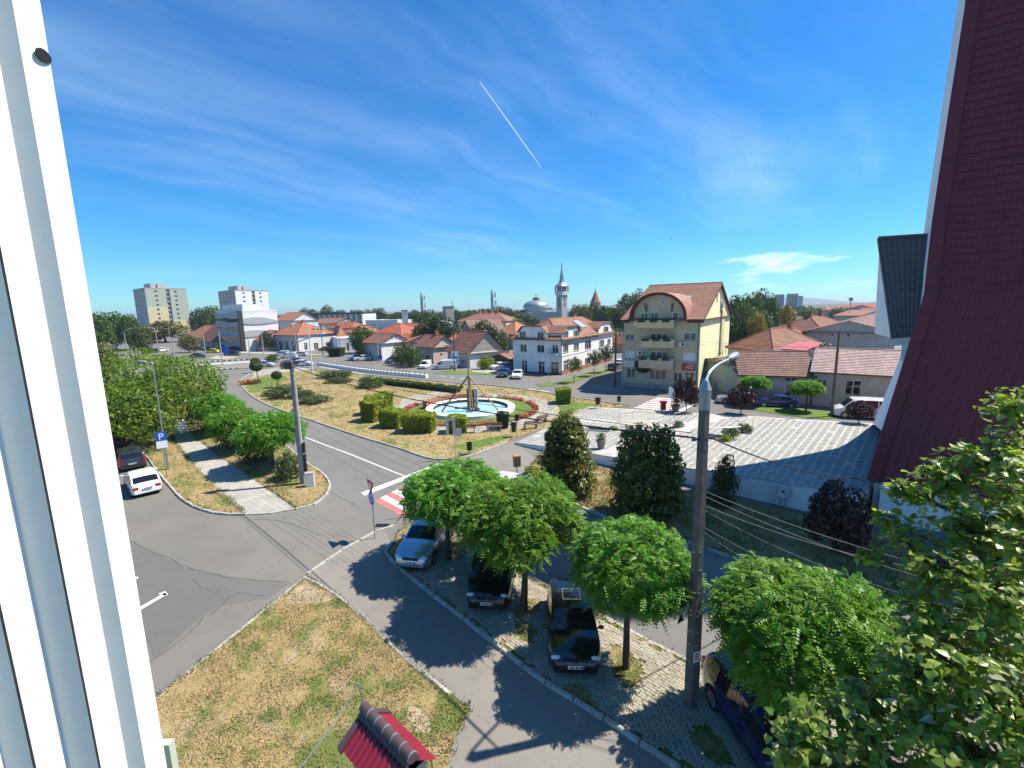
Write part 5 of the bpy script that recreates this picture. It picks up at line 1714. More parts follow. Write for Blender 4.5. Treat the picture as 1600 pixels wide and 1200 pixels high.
globe_tree('small globe robinia left of the blue saloon car', G(1177, 634), 1158, 1200, 583, 1, .75, .5, HG)
globe_tree('small globe robinia right of the blue saloon car', G(1259, 643), 1242, 1286, 590, 0, .8, 1.5, HG)

# big walnut-like tree at the left and its neighbours
g = np.random.default_rng(21)
lob = crown_lobes(g, 6.3, 3.9, 4.2, 26, base=-.5)
walnut = leaf_crown(g, lob, 26000, .30, M['l_walnut'], .5, .5)
wt = trunk_mesh(g, 2.6, .26, 4.2, 7, top=5.2)
c = GX(248, 45.5)
tree_thing('walnut_tree', 'broad yellow green tree behind the parking sign on the left', (c.x, c.y, 0), walnut, wt)
g = np.random.default_rng(22)
lob = crown_lobes(g, 4.6, 3.2, 3.4, 18, base=-.5)
w2 = leaf_crown(g, lob, 13000, .3, M['l_walnut'], .5, .5)
c = GX(180, 40.0)
tree_thing('walnut_tree', 'yellow green tree hanging over the dark parked cars beside the window frame', (c.x, c.y, 0), w2, wt, (1, 1, .9), 1.2)

def far_variant(seed, mat, rx=1.0, rz=1.1, n=3200, size=.13, lobes=15, base=-.75):
    g = np.random.default_rng(seed)
    lob = crown_lobes(g, rx, rz, 1.25, lobes, base=base)
    return leaf_crown(g, lob, n, size, M[mat], .7, .6)
FARS = {k: [far_variant(i * 3 + j, m_, n=3400) for j in (0, 1)] for i, (k, m_) in enumerate((('dark', 'l_dark'), ('mid', 'l_mid'), ('olive', 'l_olive'), ('gold', 'l_gold'), ('bush', 'l_bush')))}
g = np.random.default_rng(77)
lob = [(0.0 + g.normal(0, .08), g.normal(0, .08), z_, (1 - z_ / 3.4) * .62, (1 - z_ / 3.4) * .62, .34) for z_ in np.linspace(.35, 3.1, 12)]
CONIFER = leaf_crown(g, lob, 3400, .13, M['l_dark'], .4, .7)
FT = trunk_mesh(np.random.default_rng(5), .7, .055, .6, 5, .02, 1.4)
def far_tree(label, px, Y, top, width_px, kind, k=0, group=None, ground=0.0):
    c = GX(px, Y)
    h = zat(top, c.x, c.y)
    depth = (Vector((c.x, c.y, 4)) - Vector((0, 0, CAM_H))).dot(_f)
    r = width_px / 2 / FPX * depth
    kind_mesh = CONIFER if kind == 'conifer' else FARS[kind][k % 2]
    hh = 3.3 if kind == 'conifer' else 2.42
    return tree_thing('conifer' if kind == 'conifer' else 'tree', label, (c.x, c.y, -.2), kind_mesh, FT, (r, r, h / hh), R.uniform(0, 6.28), group)

GN = 'trees along the left avenue'
for i, (px, Y, top, w, kd) in enumerate(((158, 150, 488, 46, 'mid'), (182, 170, 486, 46, 'mid'), (205, 165, 491, 40, 'mid'), (224, 130, 503, 26, 'bush'), (160, 85, 533, 52, 'olive'), (138, 110, 505, 50, 'mid'))):
    far_tree('tall green tree in the group left of the tower block, ' + ('second from left', 'third from left', 'rightmost', '', '', 'leftmost')[i] if kd == 'mid' else 'weeping pale green tree at the avenue edge on the left' if kd == 'bush' else 'brownish bushy tree between the walnut and the window frame', px, Y, top, w, kd, i, GN if kd == 'mid' else None)
far_tree('spreading olive brown tree at the foot of the tower block', 258, 210, 500, 62, 'olive', 0)
far_tree('dark tree at the left foot of the olive brown tree', 240, 220, 508, 36, 'dark', 1)
far_tree('small round olive bush tree beside the yellow house', 296, 150, 522, 28, 'olive', 1)
far_tree('green tree between the tower block and the white tower', 333, 260, 478, 44, 'mid', 0)
far_tree('dark green tree left of the white tower block', 312, 280, 482, 26, 'dark', 1)
far_tree('dark leafy street tree between the cottage and the orange roofed shop', 418, 150, 516, 20, 'dark', 0)
far_tree('dark leafy street tree leaning on the wavy building', 430, 162, 506, 26, 'dark', 1)
SK = 'trees on the skyline'
def row(label, items, group):
    n = len(items)
    names = ['leftmost', 'second from left', 'third from left', 'fourth from left', 'fifth from left', 'sixth from left', 'seventh from left']
    for i, (px, Y, top, w, kd) in enumerate(sorted(items)):
        far_tree(label + ', ' + ('rightmost' if i == n - 1 else names[i]), px, Y, top, w, kd, i, group)
row('dark tree of the skyline clump left of the comb block', ((452, 330, 490, 24, 'mid'), (476, 340, 482, 26, 'dark'), (492, 350, 483, 24, 'dark'), (513, 380, 477, 24, 'dark'), (534, 390, 484, 20, 'mid')), SK + ' left of the comb block')
row('dark tree of the skyline clump right of the comb block', ((562, 370, 484, 24, 'dark'), (578, 360, 483, 26, 'mid'), (592, 350, 481, 28, 'dark'), (612, 340, 490, 22, 'mid'), (625, 330, 487, 26, 'dark')), SK + ' right of the comb block')
row('rounded green tree of the skyline between the two phone masts', ((648, 320, 484, 28, 'dark'), (668, 250, 483, 34, 'mid'), (690, 300, 487, 26, 'mid'), (714, 330, 483, 22, 'dark'), (735, 340, 487, 24, 'mid'), (752, 330, 486, 26, 'bush')), SK + ' between the masts')
row('green skyline tree between the right phone mast and the dome', ((780, 320, 477, 30, 'bush'), (797, 310, 481, 26, 'dark'), (812, 230, 488, 34, 'mid'), (826, 220, 492, 30, 'dark'), (806, 200, 497, 40, 'mid'), (836, 190, 497, 26, 'dark')), SK + ' left of the dome')
row('tree of the mixed clump right of the church tower', ((900, 230, 475, 22, 'olive'), (912, 220, 474, 24, 'olive'), (925, 260, 473, 26, 'dark'), (944, 200, 478, 22, 'dark'), (957, 210, 475, 26, 'mid'), (968, 200, 480, 24, 'dark'), (940, 300, 476, 28, 'bush')), SK + ' right of the church tower')
row('dark tree behind the arched roof of the yellow apartment house', ((978, 230, 459, 30, 'dark'), (995, 240, 453, 34, 'dark'), (1020, 250, 449, 22, 'dark'), (1046, 255, 444, 22, 'dark'), (1008, 220, 466, 34, 'mid')), SK + ' behind the apartment house')
row('broad tree of the tall wood right of the yellow apartment house', ((1148, 150, 461, 34, 'dark'), (1168, 145, 455, 42, 'mid'), (1192, 150, 453, 40, 'dark'), (1160, 125, 472, 40, 'mid'), (1200, 135, 464, 30, 'mid'), (1182, 120, 482, 44, 'bush'), (1150, 115, 488, 36, 'dark')), 'trees of the wood right of the apartment house')
far_tree('golden turning tree in the wood right of the apartment house', 1180, 112, 484, 26, 'gold', 0)
far_tree('golden turning tree in front of the distant grey tower blocks', 1227, 150, 474, 24, 'gold', 1)
row('low distant tree on the right horizon before the hills', ((1262, 330, 480, 26, 'mid'), (1312, 260, 478, 30, 'bush'), (1345, 380, 476, 34, 'dark'), (1372, 360, 473, 30, 'dark'), (1395, 340, 472, 30, 'dark'), (1358, 130, 494, 46, 'dark'), (1380, 125, 492, 40, 'dark')), SK + ' on the right')
far_tree('large dark conifer behind the salmon pink house', 683, 122, 484, 50, 'conifer', 0)
far_tree('dark spreading conifer left of the large dark conifer', 668, 124, 498, 44, 'dark', 0)
far_tree('dark tree filling the gap right of the large dark conifer', 706, 120, 497, 40, 'dark', 1)
far_tree('dark round tree before the tall grey gable', 757, 114, 500, 52, 'dark', 0)
far_tree('small yellow green tree at the orange roof left of the white corner house', 784, 118, 512, 26, 'bush', 1)
far_tree('green shrub tree at the end of the flat white building', 568, 135, 508, 40, 'mid', 0)
far_tree('dark slim tree beside the flat white building', 563, 115, 520, 14, 'dark', 1)
far_tree('dark pine standing behind the side street', 948, 150, 480, 20, 'conifer', 0)
far_tree('green vine covered tree between the barn and the pink roofed house', 1278, 62, 534, 40, 'mid', 0)
far_tree('dark small tree at the red sheet shed', 1265, 64, 538, 24, 'dark', 1)
# skyline mass further out
V_, F_, A_ = [], [], []
g = np.random.default_rng(9)
an = np.radians(g.uniform(-62, 62, 9000)); rr = g.uniform(480, 760, 9000)
hz = (5 + 7 * np.abs(np.sin(an * 23) * np.cos(an * 9)) ) * (1 - ((an > radians(33)) * .6))
pts = np.stack([np.sin(an) * rr, np.cos(an) * rr, g.random(9000) * hz], 1)
V_, F_, A_ = leaf_quads(g, pts, None, 5.5, .8)
o = tag(link('far_wood', np_mesh('far_wood', V_, F_, M['l_dark'], A_)), 'distant dark wooded belt along the whole horizon', 'wood', kind='stuff')

# thujas, clipped hedges, plum trees, bushes
def thuja(label, base, parts, seed, group):
    g = np.random.default_rng(seed)
    lobes = []
    for (dx, r, h) in parts:
        for z_ in np.linspace(.35, h - .25, 11):
            k = z_ / h
            rr = r * (1.0 - .72 * max(0, k - .25) ** 1.25) * g.uniform(.85, 1.12) * (0.82 if k < .12 else 1)
            for q in range(5):
                a = 2 * pi * q / 5 + g.normal(0, .4) + z_
                lobes.append((dx + rr * .55 * cos(a), rr * .55 * sin(a), z_ + g.normal(0, .12), rr * .52, rr * .52, .34))
    n = 15000
    p, nr = blob_points(g, lobes, n, .5)
    nr = nr + np.array([0, 0, .7])
    k_ = np.sin(p[:, 0] * 7 + seed) * np.sin(p[:, 1] * 6.3) * np.sin(p[:, 2] * 4.1 + p[:, 0] * 3)
    p = p + nr * (.30 * np.clip(k_, -.2, 1) * g.random(len(p)))[:, None]
    V, F, A = leaf_quads(g, p, nr, .25, .42, .4)
    b = MB(); b.tube([(0, 0, -.1), (0, 0, 2.5)], [.12, .07], 7)
    return tree_thing('thuja', label, base, np_mesh('crown', V, F, M['l_thuja'], A), b.mesh('trunk', M['bark']), 1.0, 0, group, 'thuja')
thuja('lone bushy thuja in front of the painted trench on the strip lawn', G(885, 771), ((0, 1.8, 5.1),), 31, None)
thuja('dark double topped thuja pair nearest the tall pole on the strip lawn', G(1006, 806), ((-.5, 1.45, 5.3), (.95, 1.35, 5.2)), 32, None)

def hedge(name, label, base, lx, ly, h, rz, seed, mat='l_hedge', n=None, size=.15, cat='hedge', group=None, taper=0.1):
    g = np.random.default_rng(seed)
    n = n or int((lx * ly + 2 * (lx + ly) * h) * 330)
    A_ = np.array([lx * ly, lx * h, lx * h, ly * h, ly * h]); fc = g.choice(5, n, p=A_ / A_.sum())
    u, v = g.uniform(-.5, .5, n), g.uniform(0, 1, n)
    pts = np.zeros((n, 3)); nr = np.zeros((n, 3))
    top = fc == 0
    pts[top] = np.stack([u * lx, (v - .5) * ly, np.full(n, h)], 1)[top]; nr[top] = (0, 0, 1)
    for f, sx, sy in ((1, 0, -1), (2, 0, 1), (3, -1, 0), (4, 1, 0)):
        s_ = fc == f
        P_ = np.stack([u * lx if sx == 0 else np.full(n, sx * lx / 2), u * ly if sy == 0 else np.full(n, sy * ly / 2), v * h], 1)
        pts[s_] = P_[s_]; nr[s_] = (sx, sy, .25)
    k = 1 - taper * (1 - pts[:, 2:3] / h)
    pts[:, :2] *= k
    pts += g.normal(0, .05, (n, 3)) + .07 * np.sin(pts[:, [1, 2, 0]] * 2.7 + seed)
    pts[:, 2] = np.maximum(pts[:, 2], .03)
    t = thing(name, label, cat, base, rz, group)
    V, F, A = leaf_quads(g, pts, nr, size, .7)
    link('foliage', np_mesh('foliage', V, F, M[mat], A), t)
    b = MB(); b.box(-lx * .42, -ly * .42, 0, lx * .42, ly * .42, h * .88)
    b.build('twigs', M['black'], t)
    return t
def hedge_px(label, xa, xb, yb, yt, depth, seed, rz=0.0, **kw):
    a, c = G(xa, yb), G(xb, yb)
    mid = (a + c) / 2; w = (c - a).length
    h = zat(yt, mid.x, mid.y + depth * .3)
    off = Vector((0, depth / 2, 0))
    return hedge('clipped_hedge', label, mid + off + Vector((0, 0, .07)), w, depth, h, rz, seed, **kw)
CH = 'clipped yellow green hedges round the fountain'
hedge_px('long clipped hedge block in front of the fountain', 630, 677, 679, 649, 2.0, 1, -.08, group=CH)
hedge_px('small clipped hedge block behind the grey sign back', 699, 727, 679, 653, 1.6, 2, 0, group=CH)
hedge_px('squat clipped hedge block left of the long block', 595, 626, 671, 643, 2.0, 3, -.25, group=CH)
hedge_px('curved clipped hedge end farthest left by the ring path', 566, 594, 661, 629, 2.2, 4, -.5, group=CH)
hedge_px('low clipped hedge behind the curved hedge end', 569, 594, 650, 621, 2.0, 5, .3, group=CH)
hedge_px('small clipped hedge nearest the flower ring on the left', 588, 606, 640, 616, 2.0, 6, .9, group=CH)
hedge_px('clipped hedge cube alone right of the fountain by the road', 871, 893, 633, 609, 2.2, 7, 0, group=CH)
hedge_px('dark rounded shrub at the near right of the flower ring', 777, 794, 672, 648, 1.3, 8, 0, mat='l_dark', taper=.3)
hedge_px('dark clipped bush at the far left roadside by the red container', 514, 531, 558, 545, 4.0, 9, 0, mat='l_dark', taper=.2)
a, c = G(569, 598), G(720, 616)
hedge('long_hedge', 'long low dark hedge between the benches and the far road', ((a.x + c.x) / 2, (a.y + c.y) / 2 + .9, .07), (c - a).length, 1.5, zat(608, c.x, c.y), atan2(c.y - a.y, c.x - a.x), 41, 'l_mid', 15000, .17)

g = np.random.default_rng(51)
plum = leaf_crown(g, crown_lobes(g, 1, 1.0, 1.2, 14, base=-.7), 3400, .15, M['l_plum'], .6, .6)
plum_near = leaf_crown(g, crown_lobes(g, 1, 1.0, 1.2, 16, base=-.7), 5200, .13, M['l_plum'], .6, .6)
pt = trunk_mesh(np.random.default_rng(6), .5, .04, .5, 5, .02, 1.2)
def plum_tree(label, base, w, h, me=plum, rz=0.0, group='purple leaved plum trees'):
    tree_thing('plum_tree', label, base, me, pt, (w, w, h / 2.3), rz, group)
plum_tree('purple plum tree in front of the yellow apartment house corner', G(1072, 645), 1.45, 4.4)
plum_tree('purple plum tree in front of the silver car', G(1158, 648), 1.35, 3.5, rz=2)
plum_tree('scraggly purple plum bush in front of the white minibus', PZ(1342, 662), 1.1, 2.4, rz=1)
plum_tree('dark purple plum tree against the white retaining wall', G(1305, 868), 1.25, 3.7, plum_near, 4)
g = np.random.default_rng(61)
bush = [leaf_crown(np.random.default_rng(60 + k), crown_lobes(np.random.default_rng(60 + k), 1, .8, .55, 12, base=-.6), 1900, .16, M[mm], .5, .7, 'foliage') for k, mm in enumerate(('l_bush', 'l_mid', 'l_hedge'))]
def shrub(label, base, w, h, k=0, group=None):
    t = thing('shrub', label, 'shrub', base, R.uniform(0, 6), group); t.scale = (w, w, h / 1.25)
    link('foliage', bush[k], t)
def at_px(px, py): v = G(px, py); v.z = .06; return v
shrub('grey green bush right beside the concrete pole base on the left', at_px(452, 750), .95, 1.9, 0)
for lb, px, py, w in (('dark round bush under the globe trees, nearest the concrete pole', 402, 722, 1.3), ('dark round bush under the middle globe tree by the footpath', 366, 697, 1.3), ('dark round bush under the farthest globe tree by the footpath', 340, 672, 1.4), ('dark round bush at the footpath edge under the walnut crown', 322, 650, 1.4)):
    shrub(lb, at_px(px, py), w, 1.7, 1)
shrub('low bluish juniper on the park lawn behind the left pole', at_px(448, 621), 2.3, 1.7, 0)
shrub('low spreading juniper left of the bluish juniper', at_px(432, 617), 2.0, .9, 0)
shrub('low juniper right of the left pole', at_px(476, 622), 1.7, .9, 1)
shrub('flat grey green shrub beside the pebble bed', at_px(489, 630), 2.2, .9, 0)
shrub('low green shrub on the far side of the park lawn', at_px(524, 590), 3.0, 1.2, 1)
shrub('pale flowering shrub at the near end of the bench walk', at_px(578, 606), 2.0, 1.6, 0)
shrub('low dark shrub left of the pale flowering shrub', at_px(530, 598), 2.2, .8, 1)
shrub('green shrub right under the wall end by the young tree', G(1125, 790), .8, .8, 1)
shrub('sapling shrub with loose leaves against the white wall right of the tall pole', G(1131, 776), .75, 2.4, 1)
shrub('green shrub in the right painted trench beside the handrail', PZ(1141, 682), .7, .8, 1)
shrub('second green shrub in the right painted trench near the rail end', PZ(1164, 676), .6, .8, 0)
shrub('yellow green shrub at the near rim of the right trench', PZ(1134, 689), .5, .5, 2)
shrub('small round shrub at the end of the middle trench', PZ(1060, 667), .5, .55, 1)
shrub('yellow green shrub at the end of the left trench', PZ(958, 672), .45, .4, 2)
shrub('green bush at the foot of the house behind the blue car', at_px(1128, 606), 1.2, 1.2, 1)
shrub('large round green bush before the white gabled house', at_px(632, 570), 2.6, 4.4, 1)
shrub('round dark bush between the white gabled house and the white van', at_px(645, 573), 2.3, 4.0, 1)
shrub('light green bush beside the parked blue car at the white house yard', at_px(760, 577), 1.7, 2.6, 2)
shrub('small yellow shrub on the strip lawn edge near the post box', at_px(832, 740), .6, .5, 2)
shrub('dark shrub on the roundabout beside the white car', at_px(425, 567), 1.6, 1.8, 1)
shrub('small shrub on the striped tip of the park near the pole', at_px(447, 577), 1.1, 1.8, 0)
ball = leaf_crown(np.random.default_rng(71), [(0, 0, 1.55, .62, .62, .52)], 2600, .12, M['l_mid'], .6, .35)
bt = MB(); bt.tube([(0, 0, -.1), (0, 0, 1.3)], .04, 6); bt = bt.mesh('trunk', M['bark'])
def ball_tree(label, base, s): tree_thing('ball_tree', label, base, ball, bt, s, R.uniform(0, 6))
ball_tree('little round ball tree on the striped tip of the park', at_px(403, 596), 1.75)
ball_tree('small ball tree farther along the park tip', at_px(401, 583), 1.5)
ball_tree('round dark street tree in front of the yellow apartment house', at_px(1005, 606), 2.1)
ball_tree('thin young ball tree left of the left pole on the park lawn', at_px(434, 606), 1.3)
ytree = leaf_crown(np.random.default_rng(73), crown_lobes(np.random.default_rng(73), 1, 1.2, 2.2, 10, base=-.6), 1500, .17, M['l_mid'], .5, .7)
YG = 'young street trees along the white corner house'
for lb, px, py, s in (('young street tree nearest the corner of the white corner house', 897, 598, 1.25), ('young street tree in the middle of the white corner house front', 928, 588, 1.35), ('young street tree at the far end of the white corner house', 946, 582, 1.5)):
    tree_thing('young_tree', lb, at_px(px, py), ytree, pt, s, R.uniform(0, 6), YG)
# saplings staked on the park lawn
for lb, px, py, h in (('thin bare sapling left of the bluish juniper', 427, 624, 2.6), ('thin sapling beside the pebble bed', 502, 632, 2.2), ('thin leafless sapling near the striped tip', 436, 606, 2.4)):
    t = thing('sapling', lb, 'sapling', at_px(px, py)); b = MB(); b.tube([(0, 0, 0), (.03, 0, h)], [.03, .015], 5)
    for k in range(6):
        a = k * 2.4; b.tube([(0, 0, h * (.5 + .07 * k)), (cos(a) * .35, sin(a) * .35, h * (.65 + .07 * k))], .01, 4)
    b.build('stem', M['bark'], t)

# flower ring, flower heap
g = np.random.default_rng(81)
n = 3300
an = g.uniform(0, 2 * pi, n); an = an[(np.sin(an * 9) > -.86)]
n = len(an); rr = g.uniform(7.5, 8.15, n)
pts = np.stack([FC.x + rr * np.cos(an), FC.y + rr * np.sin(an), .1 + g.random(n) * .38], 1)
V_, F_, A_ = leaf_quads(g, pts, np.tile([0, 0, 1.0], (n, 1)), .17, .9)
tag(link('flower_ring', np_mesh('flower_ring', V_, F_, M['l_red'], A_)), 'ring of red and pink bedding flowers round the fountain', 'flowers', kind='stuff')
c = at_px(391, 601); t = thing('flower_heap', 'red and yellow flower bed heap at the park tip', 'flower bed', c)
for mm, rad_, sd_ in (('l_yellow', 1.5, 1), ('l_red', 1.2, 2), ('l_mid', 1.6, 3)):
    g = np.random.default_rng(90 + sd_); q = g.normal(0, .45, (500, 3)) * np.array([rad_, rad_ * .6, .35]) + np.array([.3 * sd_ - .6, 0, .45]); q[:, 2] = np.abs(q[:, 2])
    V_, F_, A_ = leaf_quads(g, q, None, .2, .9); link('flowers', np_mesh('flowers', V_, F_, M[mm], A_), t)

# grass blades on the near lawns
def grass(label, poly, z, n, mat, seed, hmax=.16, w=.016):
    g = np.random.default_rng(seed)
    xs = [p[0] for p in poly]; ys = [p[1] for p in poly]
    out = []
    while len(out) < n:
        m_ = g.uniform((min(xs), max(3, min(ys))), (max(xs), max(ys)), (20000, 2))
        X = np.array(poly); c = np.zeros(len(m_), bool); j = len(X) - 1
        for i in range(len(X)):
            cond = ((X[i, 1] > m_[:, 1]) != (X[j, 1] > m_[:, 1])) & (m_[:, 0] < (X[j, 0] - X[i, 0]) * (m_[:, 1] - X[i, 1]) / (X[j, 1] - X[i, 1] + 1e-12) + X[i, 0])
            c ^= cond; j = i
        m_ = m_[c]
        clump = np.sin(m_[:, 0] * 2.1 + np.sin(m_[:, 1] * 1.7) * 2) * np.sin(m_[:, 1] * 2.6 + m_[:, 0])
        m_ = m_[g.random(len(m_)) < .45 + .4 * clump]
        out += list(m_)
    p = np.array(out[:n])
    h = hmax * (.35 + .65 * g.random(n)); a = g.uniform(0, 2 * pi, n); ln = h * .9 * g.normal(0, 1, n)
    bx, by = np.cos(a) * w, np.sin(a) * w
    lx, ly = np.cos(a * 1.7) * ln, np.sin(a * 1.7) * ln
    V = np.stack([np.stack([p[:, 0] - bx, p[:, 1] - by, np.full(n, z)], 1), np.stack([p[:, 0] + bx, p[:, 1] + by, np.full(n, z)], 1), np.stack([p[:, 0] + lx, p[:, 1] + ly, z + h], 1)], 1).reshape(-1, 3)
    F = np.arange(n * 3).reshape(n, 3)
    tag(link('grass', np_mesh('grass', V, F, mat)), label, 'grass', kind='stuff')
grass('dry straw coloured grass of the near lawn', lawnA, .07, 60000, M['blade'], 1, .075, .02)
grass('dry tufted grass of the lawn between path and road', lawnT, .09, 26000, M['blade'], 2, .1, .03)
grass('dry grass round the parking sign', lawnP, .09, 26000, M['blade'], 3, .1, .03)
grass('grass of the strip lawn under the thujas', lawnE, .07, 40000, M['blade'], 4, .12, .03)
grass('tufts of dry grass between the pavers under the globe trees', stripC, .09, 26000, M['blade'], 5, .08)
grass('dry grass of the park lawn round the fountain', [p for p in lawnG], .08, 50000, M['blade'], 6, .1, .05)

def edge_tufts(label, poly, z, seed, per=34, hmax=.2):
    g = np.random.default_rng(seed); P_, n = [], len(poly)
    for i in range(n):
        a, c = np.array(poly[i]), np.array(poly[(i + 1) % n]); L_ = np.linalg.norm(c - a)
        if not (seen(*a) or seen(*c)) or L_ > 40: continue
        u = g.random(int(L_ * per)); q = a + (c - a) * u[:, None] + g.normal(0, .09, (len(u), 2))
        keep = np.sin(q[:, 0] * 2.3 + seed) * np.sin(q[:, 1] * 1.9) + g.normal(0, .4, len(q)) > .1
        P_.append(q[keep])
    p = np.concatenate(P_); n = len(p)
    h = hmax * (.3 + .7 * g.random(n)); a = g.uniform(0, 6.28, n); ln = h * g.normal(0, .7, n); w = .02
    V = np.stack([np.stack([p[:, 0] - np.cos(a) * w, p[:, 1] - np.sin(a) * w, np.full(n, z)], 1), np.stack([p[:, 0] + np.cos(a) * w, p[:, 1] + np.sin(a) * w, np.full(n, z)], 1),
                  np.stack([p[:, 0] + np.cos(a * 1.7) * ln, p[:, 1] + np.sin(a * 1.7) * ln, z + h], 1)], 1).reshape(-1, 3)
    tag(link('edge_grass', np_mesh('edge_grass', V, np.arange(n * 3).reshape(n, 3), M['l_bush'], g.random(n))), label, 'grass', kind='stuff')
edge_tufts('green weeds along the edge of the near lawn', lawnA, .05, 1, 110, .14)
edge_tufts('green weeds along the kerb of the tree lawn', lawnT, .08, 2, 60)
edge_tufts('green weeds along the kerb of the parking lawn', lawnP, .08, 3, 60)
edge_tufts('green weeds along the kerb of the strip lawn', lawnE, .06, 4, 60)
edge_tufts('green weeds along the kerb of the parking strip', stripC, .09, 5, 90, .13)

# ------------------------------------------------------------------ vehicles
def lerp_pts(pts, x):
    if x <= pts[0][0]: return pts[0][1]
    for (a, b), (c, d) in zip(pts, pts[1:]):
        if x <= c: return b + (d - b) * (x - a) / (c - a) if c > a else d
    return pts[-1][1]

# silhouettes: x from the rear bumper (0) to the nose (1); top line, shoulder line, plan half width factor, glazing limits
KINDS = {
    'hatch':  dict(L=4.15, W=1.73, H=1.45, wh=.31, ax=(.19, .80), top=[(0, .60), (.015, .78), (.05, .98), (.12, 1.30), (.20, 1.40), (.40, 1.45), (.52, 1.43), (.58, 1.36), (.735, .99), (.80, .95), (.93, .83), (.985, .68), (1, .52)],
                   belt=[(0, .58), (.02, .76), (.05, .90), (.3, .92), (.6, .90), (.735, .93), (.80, .90), (.93, .79), (.985, .64), (1, .5)], rear=(.05, .13), front=(.575, .735), side=(.10, .70), pill=(.24, .45), roof=.80),
    'sedan':  dict(L=4.65, W=1.75, H=1.46, wh=.315, ax=(.20, .81), top=[(0, .62), (.02, .86), (.05, .97), (.165, 1.02), (.29, 1.35), (.36, 1.43), (.46, 1.46), (.54, 1.43), (.59, 1.36), (.72, 1.00), (.80, .96), (.93, .83), (.985, .69), (1, .52)],
                   belt=[(0, .6), (.02, .83), (.05, .92), (.165, .95), (.4, .93), (.6, .92), (.72, .94), (.80, .91), (.93, .79), (.985, .65), (1, .5)], rear=(.17, .285), front=(.585, .72), side=(.20, .69), pill=(.30, .46), roof=.78),
    'estate': dict(L=4.70, W=1.78, H=1.50, wh=.32, ax=(.19, .80), top=[(0, .62), (.015, .85), (.03, 1.02), (.075, 1.34), (.12, 1.44), (.40, 1.50), (.55, 1.46), (.60, 1.38), (.735, 1.0), (.80, .96), (.93, .83), (.985, .70), (1, .52)],
                   belt=[(0, .6), (.02, .82), (.03, .93), (.4, .93), (.6, .92), (.735, .94), (.80, .91), (.93, .79), (.985, .65), (1, .5)], rear=(.03, .08), front=(.595, .735), side=(.07, .70), pill=(.24, .44), roof=.80),
    'mpv':    dict(L=4.45, W=1.80, H=1.66, wh=.32, ax=(.18, .80), top=[(0, .62), (.012, .90), (.03, 1.10), (.07, 1.48), (.13, 1.60), (.40, 1.66), (.54, 1.62), (.60, 1.53), (.80, 1.05), (.86, .99), (.95, .86), (.985, .72), (1, .52)],
                   belt=[(0, .6), (.02, .86), (.03, 1.0), (.4, 1.0), (.6, .99), (.80, .99), (.86, .94), (.95, .82), (.985, .68), (1, .5)], rear=(.03, .075), front=(.595, .80), side=(.07, .74), pill=(.26, .46), roof=.82),
    'suv':    dict(L=4.45, W=1.85, H=1.70, wh=.36, ax=(.19, .80), top=[(0, .70), (.012, .95), (.03, 1.12), (.08, 1.52), (.13, 1.64), (.40, 1.70), (.54, 1.66), (.60, 1.56), (.73, 1.14), (.80, 1.10), (.95, .98), (.985, .82), (1, .6)],
                   belt=[(0, .68), (.02, .92), (.03, 1.05), (.4, 1.06), (.6, 1.05), (.73, 1.08), (.80, 1.05), (.95, .93), (.985, .78), (1, .58)], rear=(.03, .085), front=(.595, .73), side=(.07, .70), pill=(.25, .45), roof=.80),
    'van':    dict(L=4.9, W=1.92, H=1.97, wh=.33, ax=(.20, .81), top=[(0, .60), (.006, 1.2), (.012, 1.85), (.04, 1.94), (.40, 1.97), (.60, 1.93), (.66, 1.84), (.83, 1.12), (.87, 1.06), (.96, .92), (.99, .74), (1, .52)],
                   belt=[(0, .58), (.006, 1.0), (.012, 1.12), (.4, 1.12), (.6, 1.1), (.83, 1.06), (.87, 1.0), (.96, .87), (.99, .70), (1, .5)], rear=(.006, .0121), front=(.655, .83), side=(.60, .80), pill=(.63,), roof=.90),
    'minibus': dict(L=5.2, W=1.95, H=2.1, wh=.34, ax=(.19, .82), top=[(0, .60), (.006, 1.2), (.012, 1.95), (.04, 2.06), (.40, 2.10), (.64, 2.06), (.70, 1.96), (.84, 1.22), (.88, 1.12), (.96, .95), (.99, .76), (1, .52)],
                   belt=[(0, .58), (.006, 1.05), (.012, 1.2), (.4, 1.2), (.6, 1.18), (.84, 1.12), (.88, 1.04), (.96, .89), (.99, .72), (1, .5)], rear=(.006, .0121), front=(.695, .84), side=(.05, .80), pill=(.28, .50, .655), roof=.90),
}

